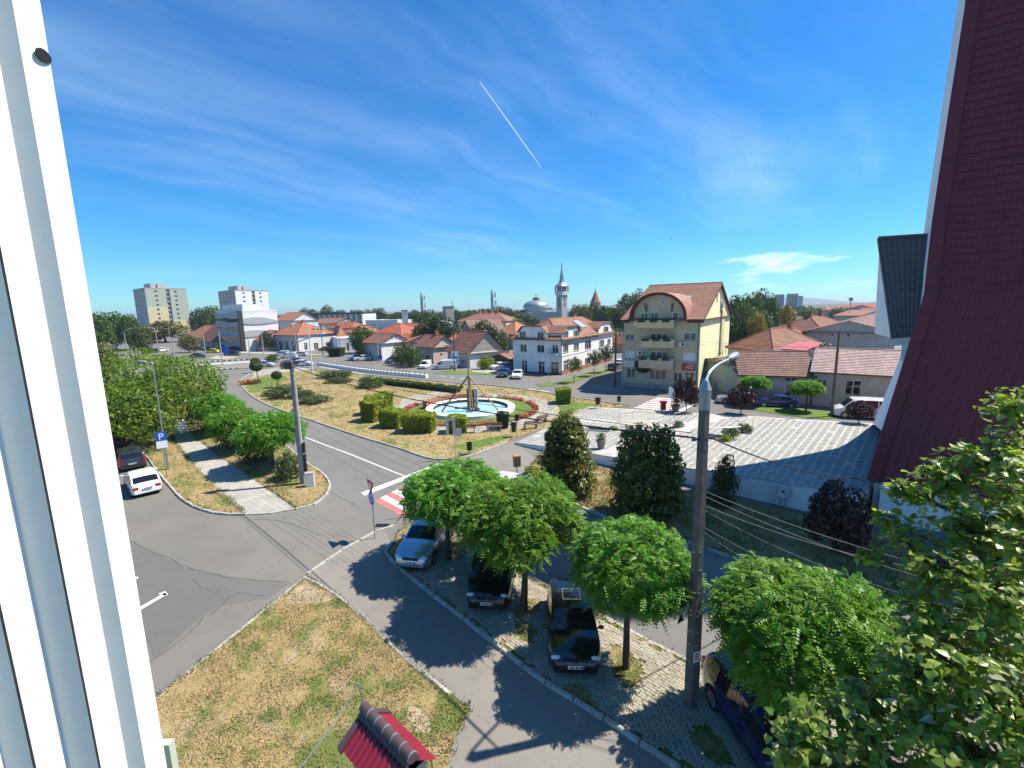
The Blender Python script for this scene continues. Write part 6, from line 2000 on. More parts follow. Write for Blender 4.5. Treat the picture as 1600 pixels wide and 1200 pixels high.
def car(label, kind, pos, heading, col, detail=2, flake=.0, cat='car', group=None, plate=True, scale=1.0, roofglass=False, plate_txt=None, name='parked_car', rails=False, rough=.28):
    """heading: angle of the nose direction from +X"""
    K = KINDS[kind]
    L, Wd, Hh = K['L'], K['W'], K['H']
    t = thing(name, label, cat, (pos[0], pos[1], pos[2] if len(pos) > 2 else 0.0), heading, group)
    t.scale = (scale,) * 3
    pm = col if isinstance(col, bpy.types.Material) else paint('car_paint', col, flake, rough)
    rw = K['wh']
    xs = {0, 1}
    for key in ('top', 'belt'): xs |= {p[0] for p in K[key]}
    for a in ('rear', 'front', 'side'): xs |= set(K[a])
    for p in K['pill']: xs |= {p - .011, p + .011}
    for ax in K['ax']:
        for d in np.linspace(-1, 1, 11): xs.add(ax + d * (rw * 1.17) / L)
    xs |= set(np.linspace(.02, .98, 14 if detail > 1 else 7))
    xs = sorted(xs); xs = [x for i, x in enumerate(xs) if i == 0 or x - xs[i - 1] > .0025 or x in (K['rear'][1],)]
    zr = Hh
    rows = []
    for x in xs:
        zt, zb = lerp_pts(K['top'], x), lerp_pts(K['belt'], x)
        zb = min(zb, zt - .01)
        plan = 1.0
        e = min(x, 1 - x) * L
        if e < .75: plan = 1 - (.15 if x > .5 else .09) * (1 - e / .75) ** 2 - .10 * max(0, 1 - e / .22) ** 2
        w = Wd / 2 * plan
        zs = .19 + (.10 * (1 - e / .5) if e < .5 else 0)
        for ax in K['ax']:
            d = abs(x - ax) * L
            if d < rw * 1.16: zs = max(zs, rw + sqrt((rw * 1.16) ** 2 - d * d) - .01)
        zs = min(zs, zb - .05)
        a = max(0.0, min(1.0, (zt - zb) / (zr - .95 if zr - .95 > 0.3 else .3)))
        rwid = Wd / 2 * K['roof']
        y4 = (1 - a) * .94 * w + a * min(rwid * 1.05, w); y5 = (1 - a) * .84 * w + a * min(rwid * .92, w)
        pts = [(w * .955, zs), (w * .995, zs + (zb - zs) * .3), (w, zs + (zb - zs) * .68), (w * .965, zb), (y4, zb + (zt - zb) * (.86 if a > .15 else .6)), (y5, zt - .018), (y5 * .5, zt), (0, zt + .006)]
        rows.append([(x * L - L / 2, y, z) for y, z in pts])
    n = len(xs)
    # vertex grid, both sides
    V = []
    for r in rows:
        V += r + [(p[0], -p[1], p[2]) for p in r[:-1]]
    per = 15
    def vid(i, j, s): return i * per + (j if s > 0 or j == 7 else 8 + j)
    body, glass = [], {'windscreen': [], 'rear_window': [], 'side_window': {}}
    xin = lambda i, r: xs[i] >= r[0] - 1e-6 and xs[i + 1] <= r[1] + 1e-6
    for i in range(n - 1):
        for s in (1, -1):
            for j in range(7):
                f = (vid(i, j, s), vid(i + 1, j, s), vid(i + 1, j + 1, s), vid(i, j + 1, s))
                if s < 0: f = f[::-1]
                if j >= 5 and xin(i, K['front']): glass['windscreen'].append(f)
                elif j >= 5 and xin(i, K['rear']): glass['rear_window'].append(f)
                elif j == 3 and xin(i, K['side']) and not any(p - .0115 <= xs[i] and xs[i + 1] <= p + .0115 for p in K['pill']):
                    k = sum(1 for p in K['pill'] if p <= xs[i] + .001)
                    glass['side_window'].setdefault((s, k), []).append(f)
                elif roofglass and j >= 6 and .34 < xs[i] and xs[i + 1] < .50: glass.setdefault('sunroof', []).append(f)
                else: body.append(f)
    body.append(tuple(vid(0, j, 1) for j in range(8)) + tuple(vid(0, j, -1) for j in range(6, -1, -1)))
    body.append((tuple(vid(n - 1, j, 1) for j in range(8)) + tuple(vid(n - 1, j, -1) for j in range(6, -1, -1)))[::-1])
    def sub(fs, inset=0.0):
        ids = sorted({i for f in fs for i in f}); mp = {k: i for i, k in enumerate(ids)}
        m_ = MB(); m_.v = [V[k] for k in ids]; m_.f = [tuple(mp[k] for k in f) for f in fs]; m_.m = [0] * len(fs)
        return m_
    bo = sub(body).build('body', pm, t, 38)
    sub(glass['windscreen']).build('windscreen', M['car_glass'], t, 60)
    if glass['rear_window']: sub(glass['rear_window']).build('rear_window', M['car_glass'], t, 60)
    for fs in glass['side_window'].values(): sub(fs).build('side_window', M['car_glass'], t, 60)
    if 'sunroof' in glass:
        sub(glass['sunroof']).build('sunroof', M['car_glass'], t, 60)
        zz = Hh + .012; q = MB(); y = Wd / 2 * K['roof'] * .46
        for a, c in (((.345 * L - L / 2, -y), (.495 * L - L / 2, -y)), ((.345 * L - L / 2, y), (.495 * L - L / 2, y)), ((.345 * L - L / 2, -y), (.345 * L - L / 2, y)), ((.495 * L - L / 2, -y), (.495 * L - L / 2, y))):
            q.tube([(*a, zz - .012), (*c, zz - .012)], .012, 5)
        q.build('sunroof_seal', M['steel'], t)
    # underbody and wheels
    u = MB(); u.box(-L * .47, -Wd * .42, .2, L * .47, Wd * .42, .52); u.build('underbody', M['black'], t)
    for ax in K['ax']:
        for s in (1, -1):
            x = ax * L - L / 2; y = s * (Wd / 2 - .11)
            q = MB(); m_ = 20 if detail > 1 else 12
            q.tube([(x, y - .10, rw), (x, y + .095, rw)], rw, m_)
            tt = q.build('tyre', M['tyre'], t, 40)
            r_ = MB(); yo = y + s * .10
            r_.tube([(x, yo - s * .02, rw), (x, yo + s * .006, rw)], rw * .66, m_)
            r_.build('rim', M['rim'], tt, 40)
            if detail > 1:
                sp = MB()
                for k in range(5):
                    a = 2 * pi * k / 5; sp.tube([(x + cos(a + .6) * rw * .36, yo + s * .006, rw + sin(a + .6) * rw * .36), (x + cos(a + .6) * rw * .37, yo + s * .009, rw + sin(a + .6) * rw * .37)], rw * .13, 8)
                stuff(sp.build('rim_openings', M['black'], tt))
    # lamps, plates, grille, mirrors, handles
    zn = lerp_pts(K['top'], .97)
    def front_at(y, z):      # nose surface x at height z
        xx = 1.0
        for k in range(60):
            xx = 1 - k * .003
            if lerp_pts(K['top'], xx) >= z: break
        e = (1 - xx) * L
        return xx * L - L / 2 - .35 * max(0, abs(y) / (Wd / 2) - .35) ** 2
    for s in (1, -1):
        y0 = s * Wd * .36
        zl_ = .715 * (zn / .74) * (1.0 if kind not in ('van', 'minibus') else 1.08)
        fx = front_at(y0, zl_)
        q = MB(); n_ = 14
        for i_, (uu, rr_) in enumerate(((-1, .01), (-.8, .6), (-.3, .95), (.3, .95), (.8, .6), (1, .01))):
            for k in range(n_):
                an = 2 * pi * k / n_
                q.v.append((fx - .045 + uu * .085 + rr_ * cos(an) * .07, y0 + rr_ * sin(an) * .19 + 0, zl_ - .035 - uu * .045 + rr_ * cos(an) * .09))
            if i_:
                o_ = (i_ - 1) * n_
                q.f += [(o_ + k, o_ + (k + 1) % n_, o_ + n_ + (k + 1) % n_, o_ + n_ + k) for k in range(n_)]
        q.m = [0] * len(q.f)
        q.build('headlight', M['lamp'], t, 60)
        zl = lerp_pts(K['belt'], .02) * .92
        q = MB()
        if kind in ('van', 'minibus', 'estate', 'mpv', 'suv'): q.box(-L / 2 - .012, s * Wd * .40 - .07, zl - .12, -L / 2 + .12, s * Wd * .40 + .07, zl + .30)
        else: q.box(-L / 2 + .0, s * Wd * .35 - .14, zl - .13, -L / 2 + .16, s * Wd * .35 + .155, zl + .06)
        q.build('tail_light', M['tail'], t)
        # mirrors
        xm = (K['front'][1] - .035) * L - L / 2; zm = lerp_pts(K['belt'], K['front'][1] - .05) + .07
        q = MB(); q.lathe([(.01, -.10), (.075, -.08), (.085, .04), (.06, .09), (.01, .10)], n=10)
        q.v = [(xm + v[0] * .75, s * (Wd / 2 + .09) + v[2] * 1.0, zm + v[1] * .85) for v in q.v]
        q.tube([(xm, s * (Wd / 2 - .06), zm - .03), (xm, s * (Wd / 2 + .06), zm - .01)], .025, 6)
        q.build('mirror', pm if detail > 1 else M['black'], t, 60)
        if detail > 1:
            for xh in ((K['pill'][-1] + .04), (K['pill'][0] + .05)):
                q = MB(); q.box(xh * L - L / 2 - .1, s * (Wd / 2 - .012), .80, xh * L - L / 2 + .1, s * (Wd / 2 + .022), .835); q.build('door_handle', pm, t)
            q = MB(); q.box(-L * .27, s * (Wd / 2 - .02), .44, L * .24, s * (Wd / 2 + .012), .50); q.build('side_strip', M['black'], t)
    q = MB(); fx = front_at(0, .62); q.box(fx - .06, -Wd * .22, .56, fx + .012, Wd * .22, .70); gr = q.build('grille', M['black'], t)
    if detail > 1:
        for k in range(3):
            q = MB(); q.box(fx - .02, -Wd * .21, .585 + k * .04, fx + .018, Wd * .21, .595 + k * .04); q.build('grille_bar', M['chrome'] if k == 1 else M['dark'], gr)
        q = MB(); q.tube([(fx + .012, 0, .63), (fx + .026, 0, .63)], .055, 14); q.build('badge', M['chrome'], gr)
    q = MB(); fx = L / 2; q.box(fx - .12, -Wd * .40, .24, fx - .015, Wd * .40, .40); q.build('lower_intake', M['black'], t)
    if plate:
        for x, s in ((L / 2 + .004, 1), (-L / 2 - .03, -1)):
            q = MB(); q.box(min(x, x + s * .02), -.26, .42 if s > 0 else .56, max(x, x + s * .02), .26, .53 if s > 0 else .67); p_ = q.build('number_plate', M['plate'], t)
            b_ = MB(); x2 = x + s * .022; b_.box(min(x2, x2 + s * .002), s * .215, .425 if s > 0 else .565, max(x2, x2 + s * .002), s * .255, .525 if s > 0 else .665); b_.build('plate_band', M['blue_sign'], p_)
            if detail > 1:
                tx = MB(); x3 = x + s * .0225
                for k, (u, w_) in enumerate(((-.19, .05), (-.13, .05), (-.05, .03), (-.005, .05), (.08, .045), (.135, .04), (.185, .03))): tx.box(min(x3, x3 + s * .002), -s * u - w_ / 2, .44 if s > 0 else .58, max(x3, x3 + s * .002), -s * u + w_ / 2, .505 if s > 0 else .645)
                tx = tx.build('plate_lettering', M['black'], p_); tx['kind'] = 'stuff'
            if plate_txt and s > 0:
                f = lambda a, z, d: Vector((L / 2 + .026 - d * .1, a, z))
                text_mesh(plate_txt, .088, M['black'], p_, f, -.20, .445, 0, 'plate_lettering', .001)
    if detail > 1:
        for s in (1, -1):      # wipers
            q = MB(); x0 = (K['front'][1] - .004) * L - L / 2
            zz = lerp_pts(K['top'], K['front'][1]) + .02
            q.tube([(x0, s * .1 + .1, zz), (x0 - .16, s * .1 - .38, zz + .1)], .009, 5); q.build('wiper', M['black'], t)
        q = MB(); q.tube([(-L * .28, 0, Hh - .01), (-L * .33, 0, Hh + .16)], .008, 5); q.build('aerial', M['black'], t)
    if detail > 1:      # shut lines of doors and bonnet
        for s in (1, -1):
            for xp in [K['side'][1] - .03] + list(K['pill'][:2]):
                zb_ = lerp_pts(K['belt'], xp); q = MB(); q.box(xp * L - L / 2 - .006, s * (Wd / 2 - .02), .34, xp * L - L / 2 + .006, s * (Wd / 2 + .004), zb_ * .98); q.build('door_gap', M['black'], t)
        xh = K['front'][1] + .012; q = MB(); zh = lerp_pts(K['top'], xh)
        q.tube([(xh * L - L / 2, y_ * Wd / 2 * .80, zh + .004 - .02 * y_ * y_) for y_ in (-1, -.5, 0, .5, 1)], .007, 4); q.build('bonnet_gap', M['black'], t)
    if rails:
        for s in (1, -1):
            y = s * Wd / 2 * K['roof'] * .93
            q = MB(); q.tube([(-L * .36, y, Hh - .06), (-L * .33, y, Hh + .03), (0, y, Hh + .05), (L * .08, y, Hh + .0), (L * .10, y, Hh - .06)], .02, 6); q.build('roof_rail', M['steel'], t)
    return t

def place(front, rear, L, zf=0.0, zr=0.0):
    """centre and heading from the pixel of the nose on the ground and a pixel at the tail (at height zr)"""
    a, b = G(*front, zf), G(*rear, zr)
    d = Vector((a.x - b.x, a.y - b.y, 0)).normalized()
    c = Vector((a.x, a.y, 0)) - d * L / 2
    return c, atan2(d.y, d.x)

PG = 'cars on the parking strip under the globe trees'
Z = Vector((0, 0, .11))
SILV = (0.47, 0.55, 0.62)
c, hd = place((641, 889), (672, 816), 4.65, .3, 1.3)
car('pale blue saloon car parked nose out at the end of the parking strip', 'sedan', c + Z, hd, SILV, 2, .75, group=PG, rough=.24)
c, hd = place((761, 954), (778, 838), 4.45, .3, 1.5)
car('glossy black people carrier between the first two globe trees', 'mpv', c + Z, hd, (0.004, 0.004, 0.006), 2, group=PG, rails=True, rough=.12)
c, hd = place((900, 1055), (888, 897), 4.15, .3, 1.3)
car('black hatchback with a sunroof and round headlights between two globe trees', 'hatch', c + Z, hd, (0.004, 0.005, 0.009), 2, group=PG, roofglass=True, rough=.12)
p = G(1100, 1032, 1.1)
q_ = G(1215, 1225, .6)
d = Vector((q_.x - p.x, q_.y - p.y, 0)).normalized()
c = Vector((p.x, p.y, 0)) + d * 2.15 + Vector((-d.y, d.x, 0)) * .75
car('dark navy blue people carrier half hidden by the linden at the frame bottom', 'mpv', c + Z, atan2(d.y, d.x), (0.008, 0.016, 0.075), 2, group=PG, rough=.2)

c, hd = place((216, 752), (243, 787), 4.2, 0, .2)
car('white hatchback seen from behind beside the dry parking lawn', 'hatch', c, hd, (0.78, 0.78, 0.77), 2, group='cars by the parking sign', rough=.25)
c, hd = place((200, 716), (221, 752), 4.6, 0, .5)
car('dark grey estate car with red tail lamps ahead of the white hatchback', 'estate', c, hd, (0.03, 0.034, 0.04), 2, .3, group='cars by the parking sign')
c, hd = place((170, 690), (196, 712), 4.3, 0, .4)
car('dark car in tree shade farthest up the parking lane on the left', 'hatch', c, hd, (0.03, 0.032, 0.04), 1, group='cars by the parking sign')

def side_car(label, kind, px, py, ang, col, flake=0, **kw):
    v = G(px, py); car(label, kind, (v.x, v.y), radians(ang), col, kw.pop('detail', 1), flake, **kw)
white, grey_, black_, blue_ = (.76, .76, .75), (.10, .11, .12), (.010, .010, .013), (.012, .035, .26)
side_car('bright blue saloon car parked before the old brown roofed house', 'sedan', 1212, 635, 163, (.010, .035, .22), detail=2, rough=.2)
side_car('white minibus behind the scraggly plum bush by the pink roofed house', 'minibus', 1345, 652, 158, white, cat='minibus', name='minibus')
side_car('silver car half hidden by the purple plum tree near the zebra crossing', 'hatch', 1148, 630, 165, (.42, .44, .46), .6)
side_car('dark grey people carrier parked beside the yellow apartment house wall', 'mpv', 1131, 606, 55, (.10, .105, .115), .5)
side_car('dark maroon car parked at the far end of the side street', 'hatch', 960, 578, 60, (.04, .02, .024))
side_car('white car parked deep in the side street behind the concrete pole', 'hatch', 970, 571, 60, white)
side_car('dark blue car with a bonnet in shade before the white corner house', 'hatch', 788, 588, 260, (.02, .03, .06))
side_car('white and yellow taxi waiting before the white corner house', 'hatch', 809, 590.5, 262, (.72, .72, .6), name='taxi')
side_car('bright blue car in the yard left of the white corner house', 'hatch', 767, 574.5, 215, blue_)
side_car('white car next to the bright blue car in the yard', 'hatch', 779, 576.5, 222, white)
side_car('silver grey car deepest in the yard beside the white corner house', 'estate', 792, 577.5, 230, (.3, .32, .36), .5)
side_car('white panel van parked side on before the salmon pink house', 'van', 695, 576.5, 184, white, cat='van', name='van')
side_car('small white van seen nose on left of the white panel van', 'van', 665, 575, 262, white, cat='van', name='van', scale=.82)
side_car('dark blue car in the shade of the carport behind the white gabled house', 'hatch', 613, 567, 250, (.02, .03, .08))
side_car('left one of the two white cars beside the white guard rail', 'hatch', 557, 562, 208, white)
side_car('right one of the two white cars beside the white guard rail', 'hatch', 566, 563.5, 208, (.66, .67, .68))
side_car('white small car driving round the park tip right of the left pole', 'hatch', 474, 571.5, 8, white, name='moving_car')
side_car('dark car just left of the white small car at the park tip', 'hatch', 466, 568, 30, (.05, .055, .065), name='moving_car')
side_car('pale silver car turning on the roundabout behind the ball tree', 'hatch', 414, 573, 4, (.6, .61, .62), .3, name='moving_car')
side_car('long white estate car parked before the orange roofed shop', 'estate', 441, 556, 184, white)
side_car('white pickup cab van passing before the shop awning', 'van', 452, 559.5, 190, white, name='moving_van', cat='van', scale=.85)
side_car('white hatchback waiting under the lamp arm of the left pole', 'hatch', 468, 556.5, 190, (.62, .66, .7), name='moving_car')
side_car('dark car with bright lamp before the orange roofed cottage', 'hatch', 397, 547, 184, (.05, .03, .03))
side_car('dark blue car stopped by the blue bus stop sign', 'hatch', 363, 555.5, 184, (.02, .03, .06), name='moving_car')
side_car('yellow taxi on the far side of the roundabout', 'hatch', 331, 551.5, 184, (.65, .55, .03), name='taxi')
side_car('dark car with an open load bed on the splitter island lane', 'sedan', 310, 559, 10, (.06, .065, .07), name='moving_car')
side_car('black car on the avenue before the yellow house', 'sedan', 302, 547, 184, black_, name='moving_car')
side_car('dark car coming down the avenue on the left', 'hatch', 238, 551.5, 250, (.03, .03, .05), name='moving_car')
side_car('white car on the avenue behind the lamp posts', 'hatch', 252, 549.5, 250, white, name='moving_car')
side_car('light blue grey car half hidden by the walnut crown', 'sedan', 266, 561, 15, (.42, .48, .55), .5, name='moving_car')
side_car('white car at the white parapet right of the flat white building', 'hatch', 563, 547.5, 190, white)
side_car('red car end showing beside the dark clipped roadside bush', 'hatch', 508, 548, 184, (.3, .02, .02))
v = G(803, 745, 1.4)
car('white car whose roof shows above the globe trees on the lower road', 'hatch', (v.x, v.y, .0), radians(-32), white, 1, name='moving_car')

# ------------------------------------------------------------------ poles, lamps, wires
def lamp_head(t, p, d, size=.75, mat='zinc'):
    """cobra-head lantern at p pointing along d"""
    d = Vector(d).normalized(); side = d.cross(Vector((0, 0, 1))).normalized(); up = side.cross(d)
    b = MB()
    prof = ((0, .05, .06), (.12, .11, .11), (.45, .16, .13), (.85, .12, .10), (1.0, .03, .05))
    for k, (u, w, h) in enumerate(prof): pass
    vs, fs = [], []
    for u, w, h in prof:
        c = Vector(p) + d * u * size
        for a in range(10):
            an = 2 * pi * a / 10
            vs.append(c + side * cos(an) * w + up * (sin(an) * h * (.9 if sin(an) > 0 else .45)))
    for k in range(len(prof) - 1):
        for a in range(10): fs.append((k * 10 + a, k * 10 + (a + 1) % 10, (k + 1) * 10 + (a + 1) % 10, (k + 1) * 10 + a))
    fs += [tuple(range(10))[::-1], tuple(range(40, 50))]
    b.add(vs, fs)
    h_ = b.build('lantern', M[mat], t, 60)
    q = MB(); c = Vector(p) + d * .45 * size - up * .055
    q.obox(c - d * .2 * size - side * .1 - up * .03, d * .5 * size, side * .2, up * .03); q.build('lens', M['glass2'], h_)

def concrete_pole(label, base, top_z, wb, wt, rz, mat='pole'):
    """tapered square pole with recessed faces"""
    t = thing('concrete_pole', label, 'utility pole', base, rz)
    b = MB()
    n = 9
    for k in range(n):
        z0, z1 = top_z * k / n, top_z * (k + 1) / n
        w0, w1 = wb + (wt - wb) * k / n, wb + (wt - wb) * (k + 1) / n
        rd = lambda w: w * .34
        ring_ = lambda w, z: [(w * sx + (0 if ix else 0), w * sy, z) for sx, sy, ix in ((-.5, -.32, 0), (-.32, -.5, 0), (.32, -.5, 0), (.5, -.32, 0), (.5, .32, 0), (.32, .5, 0), (-.32, .5, 0), (-.5, .32, 0))]
        b.add(ring_(w0, z0) + ring_(w1 * 1.0, z1), [(i, (i + 1) % 8, 8 + (i + 1) % 8, 8 + i) for i in range(8)])
    b.add(ring_(wt, top_z), [tuple(range(8))])
    b.build('shaft', M[mat], t)
    return t

# tall pole at the right of the strip
PB = G(1078, 1106)
PT = zat(640, PB.x, PB.y)
t = concrete_pole('tall weathered concrete pole with a lamp arm in the parking strip', (PB.x, PB.y, .05), PT, .32, .235, .35)
b = MB(); w = .135
b.lathe([(w * 1.12, PT - .05), (w * 1.12, PT + .46), (w * 1.25, PT + .49), (.08, PT + .74), (.05, PT + .78)], n=10); b.build('cap', M['zinc'], t)
arm = MB()
ab = Vector((0, 0, PT + .72))
head = onplane(1138, 562, Vector((0, 13.4, 0)), Vector((0, 1, 0))) - Vector((PB.x, PB.y, .05))
rot = Matrix.Rotation(-.35, 3, 'Z'); hl = rot @ head
pts = [ab, Vector((hl.x * .12, hl.y * .12, ab.z + (hl.z - ab.z) * .45)), Vector((hl.x * .45, hl.y * .45, ab.z + (hl.z - ab.z) * .8)), hl]
arm.tube([Vector(p) for p in spline([tuple(p) for p in pts], .15)], .045, 8); arm.build('lamp_arm', M['steel'], t)
lamp_head(t, hl, Vector((hl.x, hl.y, .25)), .8)
for px_y in (686, 705, 862, 890, 925, 952, 960, 985, 1005, 1030, 1068):
    z = zat(px_y, PB.x, PB.y); wz = .33 + (.25 - .33) * z / PT
    b = MB(); b.lathe([(wz * .56, z - .02), (wz * .56, z + .02)], n=8); b.v = [(x, y, zz + x * .12) for x, y, zz in b.v]
    b.build('band', M['steel'] if px_y > 800 else M['dark'], t)
z1, z2 = zat(912, PB.x, PB.y), zat(955, PB.x, PB.y)
b = MB(); b.disc((-.24, .16, (z1 * .5 + z2 * .5)), (-.25, 1, 0), .38, .03, 24); o = b.build('round_sign_back', M['black'], t)
b = MB(); b.disc((-.34, .16, z2 - .32), (-.25, 1, 0), .17, .03, 3); b.build('small_sign_back', M['black'], t)
zp = zat(1022, PB.x, PB.y)
b = MB(); b.box(-.12, -.187, zp - .17, .1, -.177, zp + .17); no = b.build('notice', M['white'], t)
for k in range(3):
    b = MB(); b.box(-.09, -.1895, zp - .10 + k * .08, .07, -.1875, zp - .05 + k * .08); b.build('notice_print', M['red_sign'], no)
b = MB(); b.tube([(.185, .05, .1), (.165, .04, PT * .5), (.145, .03, PT)], .016, 5); b.tube([(.17, -.1, 4.0), (.18, -.1, 0.3)], .028, 6); b.build('conduit', M['steel'], t)
for zz in (zat(688, PB.x, PB.y),):
    b = MB(); b.box(-.36, -.04, zz - .025, .4, .04, zz + .025); b.build('bracket', M['dark'], t)

# pole at the tip of the tree lawn
QB = G(474, 757)
QT = zat(566, QB.x, QB.y)
t = concrete_pole('grey concrete pole with clip-on meters at the tip of the tree lawn', (QB.x, QB.y, .06), QT, .36, .25, .1, 'pole_grey')
b = MB(); b.tube([(0, 0, QT - .4), (0, 0, QT + .5), (.06, .02, QT + .95), (.35, .1, QT + 1.25), (1.5, .4, QT + 1.65)], .045, 8); b.build('lamp_arm', M['zinc'], t)
lamp_head(t, (1.5, .4, QT + 1.65), (1, .25, .2), .8)
b = MB(); b.box(-.5, -.06, QT - .15, .5, .06, QT - .02); b.box(-.35, -.35, QT - .5, .1, -.1, QT - .05); b.build('crossarm', M['dark'], t)
for k, (z, h) in enumerate(((2.6, 1.1), (1.85, .8), (1.2, 1.0))):
    b = MB(); b.box(.2, -.14, z - h * .3, .34, .14, z + h * .35); b.build('meter_box', M['black'], t)
for z in (3.2, 5.2, 6.4):
    b = MB(); b.box(-.30, -.12, z, -.16, .1, z + .22); b.build('junction_box', M['steel'], t)
b = MB(); b.tube([(.18, -.05, .3), (.14, -.03, QT * .8)], .05, 6); b.build('conduit', M['white_steel'], t)
t = thing('utility_cabinet', 'small white electrical cabinet at the foot of the left concrete pole', 'cabinet', (QB.x + .75, QB.y - .55, .08), .3)
b = MB(); b.box(-.28, -.18, 0, .28, .18, .95); b.build('housing', M['white'], t)
b = MB(); b.box(-.3, -.2, .95, .3, .2, 1.0); b.build('lid', M['concrete'], t)
b = MB(); b.box(-.24, -.195, .12, .24, -.181, .9); b.build('door', M['white_steel'], t)

def wire(label, pts, r=.016, sag=.0, mat='black', group='overhead cables'):
    """a cable through 3d points with sag between each pair"""
    out = []
    for a, c in zip(pts, pts[1:]):
        a, c = Vector(a), Vector(c)
        for k in range(14):
            u = k / 14; p = a.lerp(c, u); p.z -= sag * 4 * u * (1 - u); out.append(p)
    out.append(Vector(pts[-1]))
    b = MB(); b.tube(out, r, 5)
    tag(b.build('overhead_cable', M[mat]), label, 'cable', group)
PX = Vector((PB.x, PB.y, 0))
up = lambda z: Vector((PB.x, PB.y, z))
zc_ = zat(684, PB.x, PB.y)
far = Vector((QB.x, QB.y, QT - .3))
wire('thick black cable from the tall pole across the fountain to the left pole', [up(zc_) + Vector((-.2, 0, 0)), far], .026, .55)
wire('thin upper cable beside the thick one towards the left pole', [up(zat(678, PB.x, PB.y)) + Vector((-.25, .1, 0)), far + Vector((0, 0, .2))], .012, .35)
ch = onplane(1420, 772, Vector((26, 20, 0)), Vector((1, 0, 0)))
wire('thick black cable from the tall pole down to the plum roofed building', [up(zc_) + Vector((.2, 0, 0)), D(1340, 748, 17.5), D(1620, 822, 13.5)], .022, .25)
tops = [(762, -1), (776, -.4), (790, .2), (828, .5)]
ORD = ('topmost of seven', 'second from the top', 'third from the top', 'fourth from the top', 'fifth from the top', 'sixth from the top', 'lowest of them')
for k, (py, off) in enumerate(((872, 0), (888, .1), (900, -.1), (915, .2), (930, 0), (946, .12), (962, -.1))):
    z = zat(py, PB.x, PB.y)
    wire('telephone wire fanning from the tall pole to the left pole, ' + ORD[k], [up(z) + Vector((-.22, off, 0)), far + Vector((.1 * k - .3, 0, -1.2 - .62 * k))], .0065, .3 + .05 * k, 'dark', 'telephone wires on the left')
for k, (py, ex, ey, Yd) in enumerate(((770, 1640, 928, 9.5), (778, 1640, 952, 9.5), (792, 1560, 905, 11.0), (800, 1600, 975, 9.0), (826, 1500, 962, 10.0), (834, 1480, 985, 9.5))):
    wire('telephone wire from the tall pole rightwards over the strip lawn, ' + ORD[k].replace(' of seven', ' of them'), [up(zat(py, PB.x, PB.y)) + Vector((.2, .05, 0)), D(ex, ey, Yd)], .006, .25 + .04 * k, 'wire', 'telephone wires on the right')
wire('pale service wire from the yellow apartment house towards the right', [Vector((22.5, 62.5, 7.4)), D(1400, 545, 45)], .012, .3, 'dark')
wire('overhead wire crossing before the yellow apartment house balconies', [D(705, 535, 88), Vector((18.0, 69.5, 7.0)), D(1400, 540, 50)], .012, .5, 'dark')

# lamp posts and poles further off
def lamp_post(label, px, py, top, arm_px, arm_py, mat='white_steel', group=None, r=.09, conc=None):
    v = G(px, py); z = zat(top, v.x, v.y)
    t = thing('street_lamp', label, 'street lamp', (v.x, v.y, 0), 0, group)
    b = MB(); b.tube([(0, 0, -.1), (0, 0, z * .35), (0, 0, z)], [r, r * .85, r * .6], 8); b.build('post', M[conc or mat], t)
    if arm_px:
        e = D(arm_px, arm_py, v.y) - Vector((v.x, v.y, 0))
        b = MB(); b.tube([Vector((0, 0, z - .05)), Vector((e.x * .12, 0, z + (e.z - z) * .55)), Vector((e.x * .4, 0, z + (e.z - z) * .85)), e], r * .45, 6); b.build('arm', M[mat], t)
        lamp_head(t, e, (e.x, 0, .12 * abs(e.x)), .75)
lamp_post('slim galvanised street lamp beside the parking sign with its arm to the left', 263, 735, 567, 229, 566, 'steel', None, .075)
AV = 'lamp posts along the avenue on the left'
for lb, px, py, top, ax_, ay in (('tall lamp post of the avenue nearest the walnut tree, arm to the right', 200, 560, 519, 222, 512), ('lamp post of the avenue with its arm joining at the top of the row', 217, 556, 516, 229, 511), ('bare concrete avenue post left of the joined arms', 226, 557, 524, None, 0),
                                 ('avenue lamp post with its arm to the left before the olive tree', 248, 552, 517, 231, 512), ('far thin avenue lamp post with a short left arm', 267, 541, 512, 257, 514), ('dark avenue pole with a long right arm before the yellow house', 274, 566, 530, 300, 520),
                                 ('bare leaning avenue post second from the walnut', 213, 558, 520, None, 0)):
    lamp_post(lb, px, py, top, ax_, ay, 'white_steel', AV, .16, 'concrete')
RB = 'poles around the roundabout'
for lb, px, py, top, ax_, ay in (('grey pole on the traffic island left of the wavy building', 348, 571, 518, None, 0), ('grey pole at the corner of the wavy building', 392, 568, 526, None, 0), ('pale pole between the cottage and the shop tree', 412, 553, 522, None, 0),
                                 ('slim pole before the orange roofed cottage', 397, 546, 520, None, 0), ('thin pole right of the wavy dark corner', 376, 549, 505, None, 0), ('bluish pole at the splitter island', 322, 560, 524, None, 0), ('white pole beside the shop awning', 464, 553, 515, None, 0)):
    lamp_post(lb, px, py, top, ax_, ay, 'white_steel', RB, .15, 'concrete')
lamp_post('tall pale pole standing on the park behind the left pole', 489, 592, 506, None, 0, 'white_steel', None, .16)
lamp_post('street lamp before the white gabled house, arm to the left', 592, 567, 509, 580, 507, 'dark', None, .15, 'concrete')
lamp_post('street lamp before the salmon pink house, arm to the left', 711, 580, 511, 693, 502, 'steel', None, .15, 'dark')
lamp_post('dark wooden pole at the shaded corner of the apartment house', 961, 606, 518, 969, 517, 'dark', None, .17, 'dark')
lamp_post('grey concrete pole at the edge of the apartment house corner', 972, 607, 520, None, 0, 'concrete', None, .16, 'concrete')
lamp_post('dark pole with posters between the two long houses', 1299, 651, 517, None, 0, 'concrete', None, .17, 'pole')
